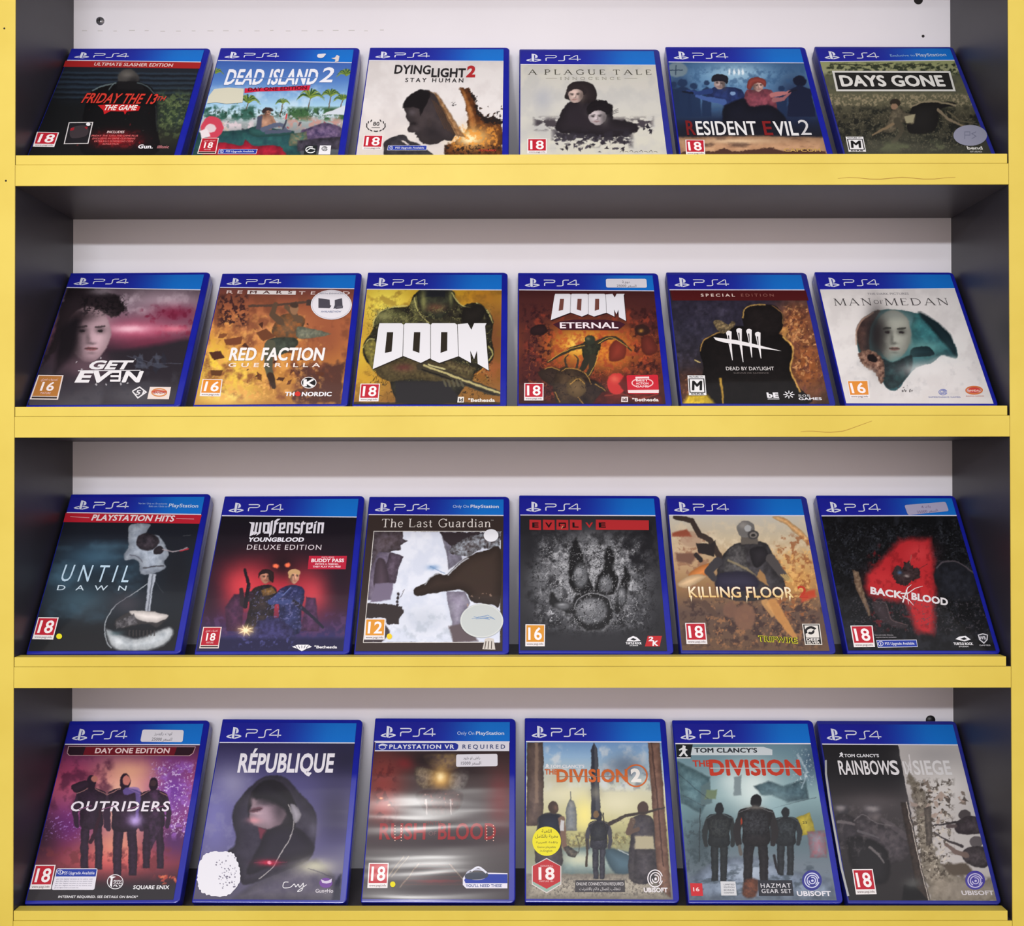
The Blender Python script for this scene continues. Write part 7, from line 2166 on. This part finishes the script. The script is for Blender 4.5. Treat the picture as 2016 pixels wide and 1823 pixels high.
# ------------------------------------------------------------------ which cover stands where, and how each is told from the others
CASES = {
    'A1': (art_slasher, 'blue game case with thin red band and dark hooded figure, leftmost on top shelf', {}),
    'A2': (art_beach, 'blue game case with sunny palm beach cover and torn white header scraps, top shelf', {}),
    'B1': (art_profile, 'blue game case with pale cover, bowed dark head in profile, orange blaze, top shelf', {}),
    'B2': (art_crowd_heads, 'blue game case with cream cover, two dark-haired heads above black scraps, top shelf', {'plastic': 'blue_dull'}),
    'C1': (art_night_street, 'blue game case with night-blue cover of two aiming figures over white lettering, top shelf', {}),
    'C2': (art_forest, 'blue game case with olive woodland cover and round grey sticker, rightmost on top shelf', {'plastic': 'blue_dull'}),
    'D1': (art_haze_face, 'blue game case with half a face in crimson haze, leftmost on second shelf', {}),
    'D2': (art_blast, 'blue game case with orange explosion cover and large round white sticker, second shelf', {}),
    'E1': (art_armour, 'blue game case with yellow cover and huge white block letters, second shelf', {}),
    'E2': (art_inferno, 'blue game case with fiery red-brown cover and white price sticker in header, second shelf', {}),
    'F1': (art_hunched, 'blue game case with dark hunched back and white tally strokes, second shelf', {'plastic': 'blue_dull'}),
    'F2': (art_dark_disc, 'blue game case with white cover and teal head shape, rightmost on second shelf', {}),
    'G1': (art_glass_bulb, 'blue game case with red band over pale bone and glass bulb, leftmost third shelf', {}),
    'G2': (art_red_halo, 'blue game case with two figures before a red halo and red tag, third shelf', {}),
    'H1': (art_ruins, 'blue game case with brown-framed white ruins cover and round silver sticker, third shelf', {}),
    'H2': (art_footprint, 'blue game case with grey clawed footprint cover and red letter boxes, third shelf', {}),
    'I1': (art_gas_mask, 'blue game case with sandy cover of masked rifle carrier, third shelf', {'plastic': 'blue_dull'}),
    'I2': (art_red_numeral, 'blue game case with big red numeral 4 on black and lilac sticker, third shelf', {}),
    'J1': (art_three_walkers, 'blue game case with three walkers in purple glow and header price sticker, bottom shelf', {}),
    'J2': (art_hood, 'blue game case with hooded face on violet and torn white patch, bottom shelf', {'wavy': True}),
    'K1': (art_red_tunnel, 'blue game case with white and blue band above glowing orb and rails, bottom shelf', {'wavy': True}),
    'K2': (art_obelisk, 'blue game case with dark obelisk, yellow disc and red hexagon badge, bottom shelf', {}),
    'L1': (art_snow_street, 'blue game case with three backpacked walkers in misty blue street, bottom shelf', {}),
    'L2': (art_split, 'blue game case with cover split into black and pale halves, rightmost bottom shelf', {'loose_edge': True, 'plastic': 'blue_dull'}),
}


# ------------------------------------------------------------------ the shelving unit
HW = 0.419                                    # half the clear width between the side panels
DP = 0.1262                                   # depth from front edge to back board
BAND = 0.0177                                 # shelf board thickness
TOPS = [EYE + 0.26029, EYE + 0.04791, EYE - 0.16277, EYE - 0.37543]
ROOM_T = EYE + 0.62
unit = empty('display_shelving', Matrix.Translation((0, 0, 0)), label='yellow-edged shelving unit with charcoal inside and white back board, holding game cases', category='shelving')

for sx in (-1, 1):
    x0, x1 = (HW, HW + 0.042) if sx > 0 else (-HW - 0.042, -HW)
    sp = mesh_obj('side_panel', box_bm(x0, x1, 0.0006, DP + 0.012, 0.0, ROOM_T, 0.0004), M['dark'], unit)
    mesh_obj('front_edging', box_bm(x0 - 0.0002 * (sx < 0), x1, -0.0008, 0.0004, 0.0, ROOM_T, 0.0003), M['yellow'], sp, label='yellow front edging of the charcoal side panel')
back = mesh_obj('back_panel', box_bm(-HW, HW, DP, DP + 0.010, 0.06, ROOM_T), M['white'], unit, label='white back board')

tops = [EYE + 0.26029 + 0.235] + TOPS + [EYE - 0.588, EYE - 0.80, EYE - 1.012, EYE - 1.225]
for i, zt in enumerate(tops):
    sh = mesh_obj('shelf', box_bm(-HW, HW, 0.0006, DP, zt - BAND, zt, 0.0003), M['dark_shelf'], unit)
    mesh_obj('front_band', box_bm(-HW + 0.0003, HW - 0.0003, -0.0008, 0.0004, zt - BAND, zt, 0.0003), M['yellow'], sh, label='yellow front band of the charcoal shelf')
    if 0 < i < 5:
        gap = (0.0012, 0.0022, 0.0042, 0.0040)[i - 1]
        mesh_obj('retaining_lip', box_bm(-HW + 0.0005, HW - gap, -0.0006, 0.0112, zt + 0.0002, zt + 0.0083, 0.0005), M['yellow'], sh,
                 label='low yellow lip along the shelf front')


def strip_mark(name, pts, w, parent, y=-0.00085, col='hole'):
    bm = bmesh.new()
    vs = []
    for i, (x, z) in enumerate(pts):
        k = w * (0.5 + 0.5 * math.sin(math.pi * (i + .5) / len(pts)))
        vs.append((bm.verts.new((x, y, z + k / 2)), bm.verts.new((x, y, z - k / 2))))
    for a, b in zip(vs, vs[1:]):
        bm.faces.new((a[0], b[0], b[1], a[1]))
    return mesh_obj(name, bm, M[col], parent)


def disc_bm(x, z, y0, y1, r, n=24, dome=0.0):
    bm = bmesh.new()
    a = [bm.verts.new((x + r * math.cos(2 * math.pi * i / n), y1, z + r * math.sin(2 * math.pi * i / n))) for i in range(n)]
    b = [bm.verts.new((x + r * .86 * math.cos(2 * math.pi * i / n), y0, z + r * .86 * math.sin(2 * math.pi * i / n))) for i in range(n)]
    for i in range(n):
        j = (i + 1) % n
        bm.faces.new((a[i], a[j], b[j], b[i]))
    c = bm.verts.new((x, y0 - dome, z))
    for i in range(n):
        bm.faces.new((b[i], b[(i + 1) % n], c))
    return bm


def wall_point(px, py):
    """A spot on the back board from its place among the board's own measured marks."""
    return (px - 1009.0) / 2066.0, EYE + (931.0 - py) / 2066.0


x, z = wall_point(196, 37)
bm = disc_bm(x, z, DP - 0.0016, DP, 0.0040, dome=0.0006)
scr = mesh_obj('screw', bm, M['steel'], back, smooth=True, label='steel cross-head screw')
bm = box_bm(x - .0018, x + .0018, DP - .0024, DP - .0019, z - .0004, z + .0004)
box_bm(x - .0004, x + .0004, DP - .0024, DP - .0019, z - .0018, z + .0018, bm=bm)
o = mesh_obj('screw_slot', bm, M['hole'], back)
x, z = wall_point(1812, -2)
mesh_obj('drill_hole', disc_bm(x, z, DP - 0.0004, DP, 0.0044), M['hole'], back, label='dark drill hole')
x, z = wall_point(1821, 70)
mesh_obj('nail_hole', disc_bm(x, z, DP - 0.0004, DP, 0.0014), M['hole'], back, label='small dark nail hole')
x, z = wall_point(1830, 1417)
mesh_obj('bolt_cap', disc_bm(x, z, DP - 0.0012, DP, 0.0046, dome=.0004), M['black'], back, smooth=True, label='black bolt cap')
bm = bmesh.new()
rr = random.Random(3)
for k in range(20):
    xx, zz = wall_point(160 + k * 31, 57 + rr.uniform(-1, 1))
    box_bm(xx, xx + rr.uniform(.003, .006), DP - .00015, DP, zz, zz + .0005, bm=bm)
M['pencil'] = material('pencil_grey', (196, 192, 188), 0.7)
mesh_obj('pencil_mark', bm, M['pencil'], back, label='faint dashed pencil line')
shelves = [o for o in unit.children if o.name.startswith('shelf')]
posts = [o for o in unit.children if o.name.startswith('side_panel')]
for px_, pz_ in ((-.4266, EYE + .247), (-.4283, EYE + .376)):
    mesh_obj('nail_hole', disc_bm(px_, pz_, -.0009, -.0007, .0009), M['hole'], posts[0])
M['scratch'] = material('chipped_edge', (176, 140, 52), 0.7)
z1 = TOPS[0] - .0125
strip_mark('scratch_line', [(.275 + .009 * k, z1 + .0008 * math.sin(k * 1.3)) for k in range(12)], .0007, shelves[1], col='scratch')
strip_mark('scratch_line', [(.243 + .005 * k, TOPS[1] - .0135 + (.0005 * math.sin(k) if k < 8 else .0018 * (k - 7))) for k in range(13)], .0007, shelves[2], col='scratch')

# ------------------------------------------------------------------ the shop around it
mesh_obj('floor', box_bm(-3.2, 3.2, -7.0, 0.6, -0.05, 0.0), M['tile'], kind='structure')
mesh_obj('wall_back', box_bm(-3.2, 3.2, DP + 0.03, DP + 0.13, 0.0, 2.8), M['plaster'], kind='structure')

# ------------------------------------------------------------------ the game cases
T = 0.013
BM_, TM_ = 0.0028, 0.0040
CH = SH + BM_ + TM_
CX0 = -0.0012


def color_mesh(name, V, F, C, mat, parent, **props):
    me = bpy.data.meshes.new(name)
    me.from_pydata([tuple(map(float, v)) for v in V], [], F)
    at = me.attributes.new('print', 'FLOAT_COLOR', 'POINT')
    a = np.ones((len(V), 4))
    a[:, :3] = lin(np.array(C, float))
    at.data.foreach_set('color', a.ravel())
    # every printed piece faces out of the cover
    bm = bmesh.new()
    bm.from_mesh(me)
    bm.normal_update()
    fl = [f for f in bm.faces if f.normal.y > 0]
    if fl:
        bmesh.ops.reverse_faces(bm, faces=fl)
    bm.to_mesh(me)
    bm.free()
    me.materials.append(mat)
    return link(bpy.data.objects.new(name, me), parent, **props)


def sheet_mesh(s, mat, parent, dv):
    nu, nv = s.nu, s.nv
    co = np.zeros((nu * nv, 3))
    co[:, 0], co[:, 1], co[:, 2] = s.U, -0.0003, s.V + dv
    i = np.arange(nu * nv).reshape(nv, nu)
    q = np.stack([i[:-1, :-1], i[:-1, 1:], i[1:, 1:], i[1:, :-1]], -1).reshape(-1, 4)
    me = bpy.data.meshes.new('cover_insert')
    me.vertices.add(len(co))
    me.vertices.foreach_set('co', co.ravel())
    me.loops.add(q.size)
    me.loops.foreach_set('vertex_index', q.ravel().astype(np.int32))
    me.polygons.add(len(q))
    me.polygons.foreach_set('loop_start', np.arange(0, q.size, 4, dtype=np.int32))
    me.update(calc_edges=True)
    at = me.attributes.new('print', 'BYTE_COLOR', 'POINT')
    a = np.ones((len(co), 4))
    a[:, :3] = lin(np.clip(s.C, 0, 255))
    at.data.foreach_set('color', a.ravel())
    me.materials.append(mat)
    return link(bpy.data.objects.new('cover_insert', me), parent)


STUCK = ('price_sticker', 'round_sticker', 'dot_sticker', 'torn_sticker', 'glue_residue')
ROWS = {c: i for i, cs in enumerate(('ABC', 'DEF', 'GHI', 'JKL')) for c in cs}


SPLIT = {'maker_mark': .0022, 'title_lettering': .0018, 'dot_sticker': .001, 'round_sticker': .001, 'torn_sticker': .001, 'small_print': .003}


def split_parts(parts):
    """Marks that stand apart on the cover become parts of their own."""
    out = []
    for name, d in parts.items():
        if name not in SPLIT or len(d['r']) < 2:
            out.append((name, d))
            continue
        pad = SPLIT[name]
        v = np.array(d['v'])
        boxes = [(v[a:b, 0].min() - pad, v[a:b, 2].min() - pad, v[a:b, 0].max() + pad, v[a:b, 2].max() + pad) for a, b, _, _ in d['r']]
        lab = list(range(len(boxes)))

        def find(i):
            while lab[i] != i:
                i = lab[i]
            return i
        for i in range(len(boxes)):
            for j in range(i):
                p, q = boxes[i], boxes[j]
                if p[0] < q[2] and q[0] < p[2] and p[1] < q[3] and q[1] < p[3]:
                    lab[find(i)] = find(j)
        groups = {}
        for i in range(len(boxes)):
            groups.setdefault(find(i), []).append(i)
        for g in groups.values():
            e = dict(v=[], f=[], c=[])
            for i in g:
                a, b, fa, fb = d['r'][i]
                off = len(e['v']) - a
                e['v'] += d['v'][a:b]
                e['c'] += d['c'][a:b]
                e['f'] += [tuple(k + off for k in f) for f in d['f'][fa:fb]]
            out.append((name, e))
    return out


def build_case(key):
    x, roll, tilt, corners = POSES[key]
    art, label, opt = CASES[key]
    row = ROWS[key[0]]
    th, ro = math.radians(tilt), math.radians(roll)
    CX1 = SW + (0.0040 if x > 0.28 else 0.0056)       # the end cases carry a narrower rim
    y0 = DP - 0.0003 - CH * math.sin(th) - T * math.cos(th)
    z0 = TOPS[row] + T * math.sin(th) + 0.0004 + max(0.0, -math.sin(ro)) * CX1 * math.cos(th) + max(0.0, math.sin(ro)) * 0.0012
    mtx = Matrix.Translation((x, y0, z0)) @ Matrix.Rotation(-th, 4, 'X') @ Matrix.Rotation(-ro, 4, 'Y')
    root = empty('game_case', mtx, label=label, category='game case', group='blue game cases on the shelves')
    blue = M[opt.get('plastic', 'blue')]
    mesh_obj('front_shell', slab_bm(CX0, CX1, 0, CH, 0.0, 0.0069, .0012, .0045, front=.0011), blue, root, smooth=False)
    mesh_obj('back_shell', slab_bm(CX0, CX1, 0, CH, 0.0072, T, .0012, .0045, back=.0011), blue, root)
    mesh_obj('hinge_spine', slab_bm(CX0 + .0004, CX1 - .0008, .0008, CH - .0008, 0.0064, 0.0078, .001, .003), M['blue_dark'], root)
    s = Sheet(key, corners, (200, 240, 280, 320)[row])
    art(s)
    pm = M['print_wavy'] if opt.get('wavy') else M['print']
    ins = sheet_mesh(s, pm, root, BM_)
    for name, d in split_parts(s.parts):
        V = [(a, b, c + BM_) for a, b, c in d['v']]
        stuck = name in STUCK
        o = color_mesh(name, V, d['f'], d['c'], M['sticker'] if stuck else pm, root if stuck else ins)
        if name in PART_LABELS:
            o['label'] = PART_LABELS[name]
    if opt.get('loose_edge'):
        bm = bmesh.new()
        pts = [(-.0004, .006), (-.0022, .03), (-.0026, .08), (-.0016, .115), (.0004, .128)]
        vs = []
        for a, b in pts:
            vs.append([bm.verts.new((a + dx, -.0012 - dy, b)) for dx, dy in ((-.0006, -.0006), (.0006, .0004), (.0012, .0))])
        for a, b in zip(vs, vs[1:]):
            for k in range(2):
                bm.faces.new((a[k], a[k + 1], b[k + 1], b[k]))
        mesh_obj('sleeve_edge', bm, M['film_edge'], root, smooth=True, label='cloudy loose edge of the clear sleeve')
    return root


PART_LABELS = {'price_sticker': 'pale price sticker', 'round_sticker': 'round sticker', 'dot_sticker': 'small round dot sticker',
               'torn_sticker': 'torn white sticker remains', 'glue_residue': 'pale sticker residue',
               'header_strip': 'blue header strip', 'header_emblem': 'white emblem and lettering'}

for key in CASES:
    build_case(key)
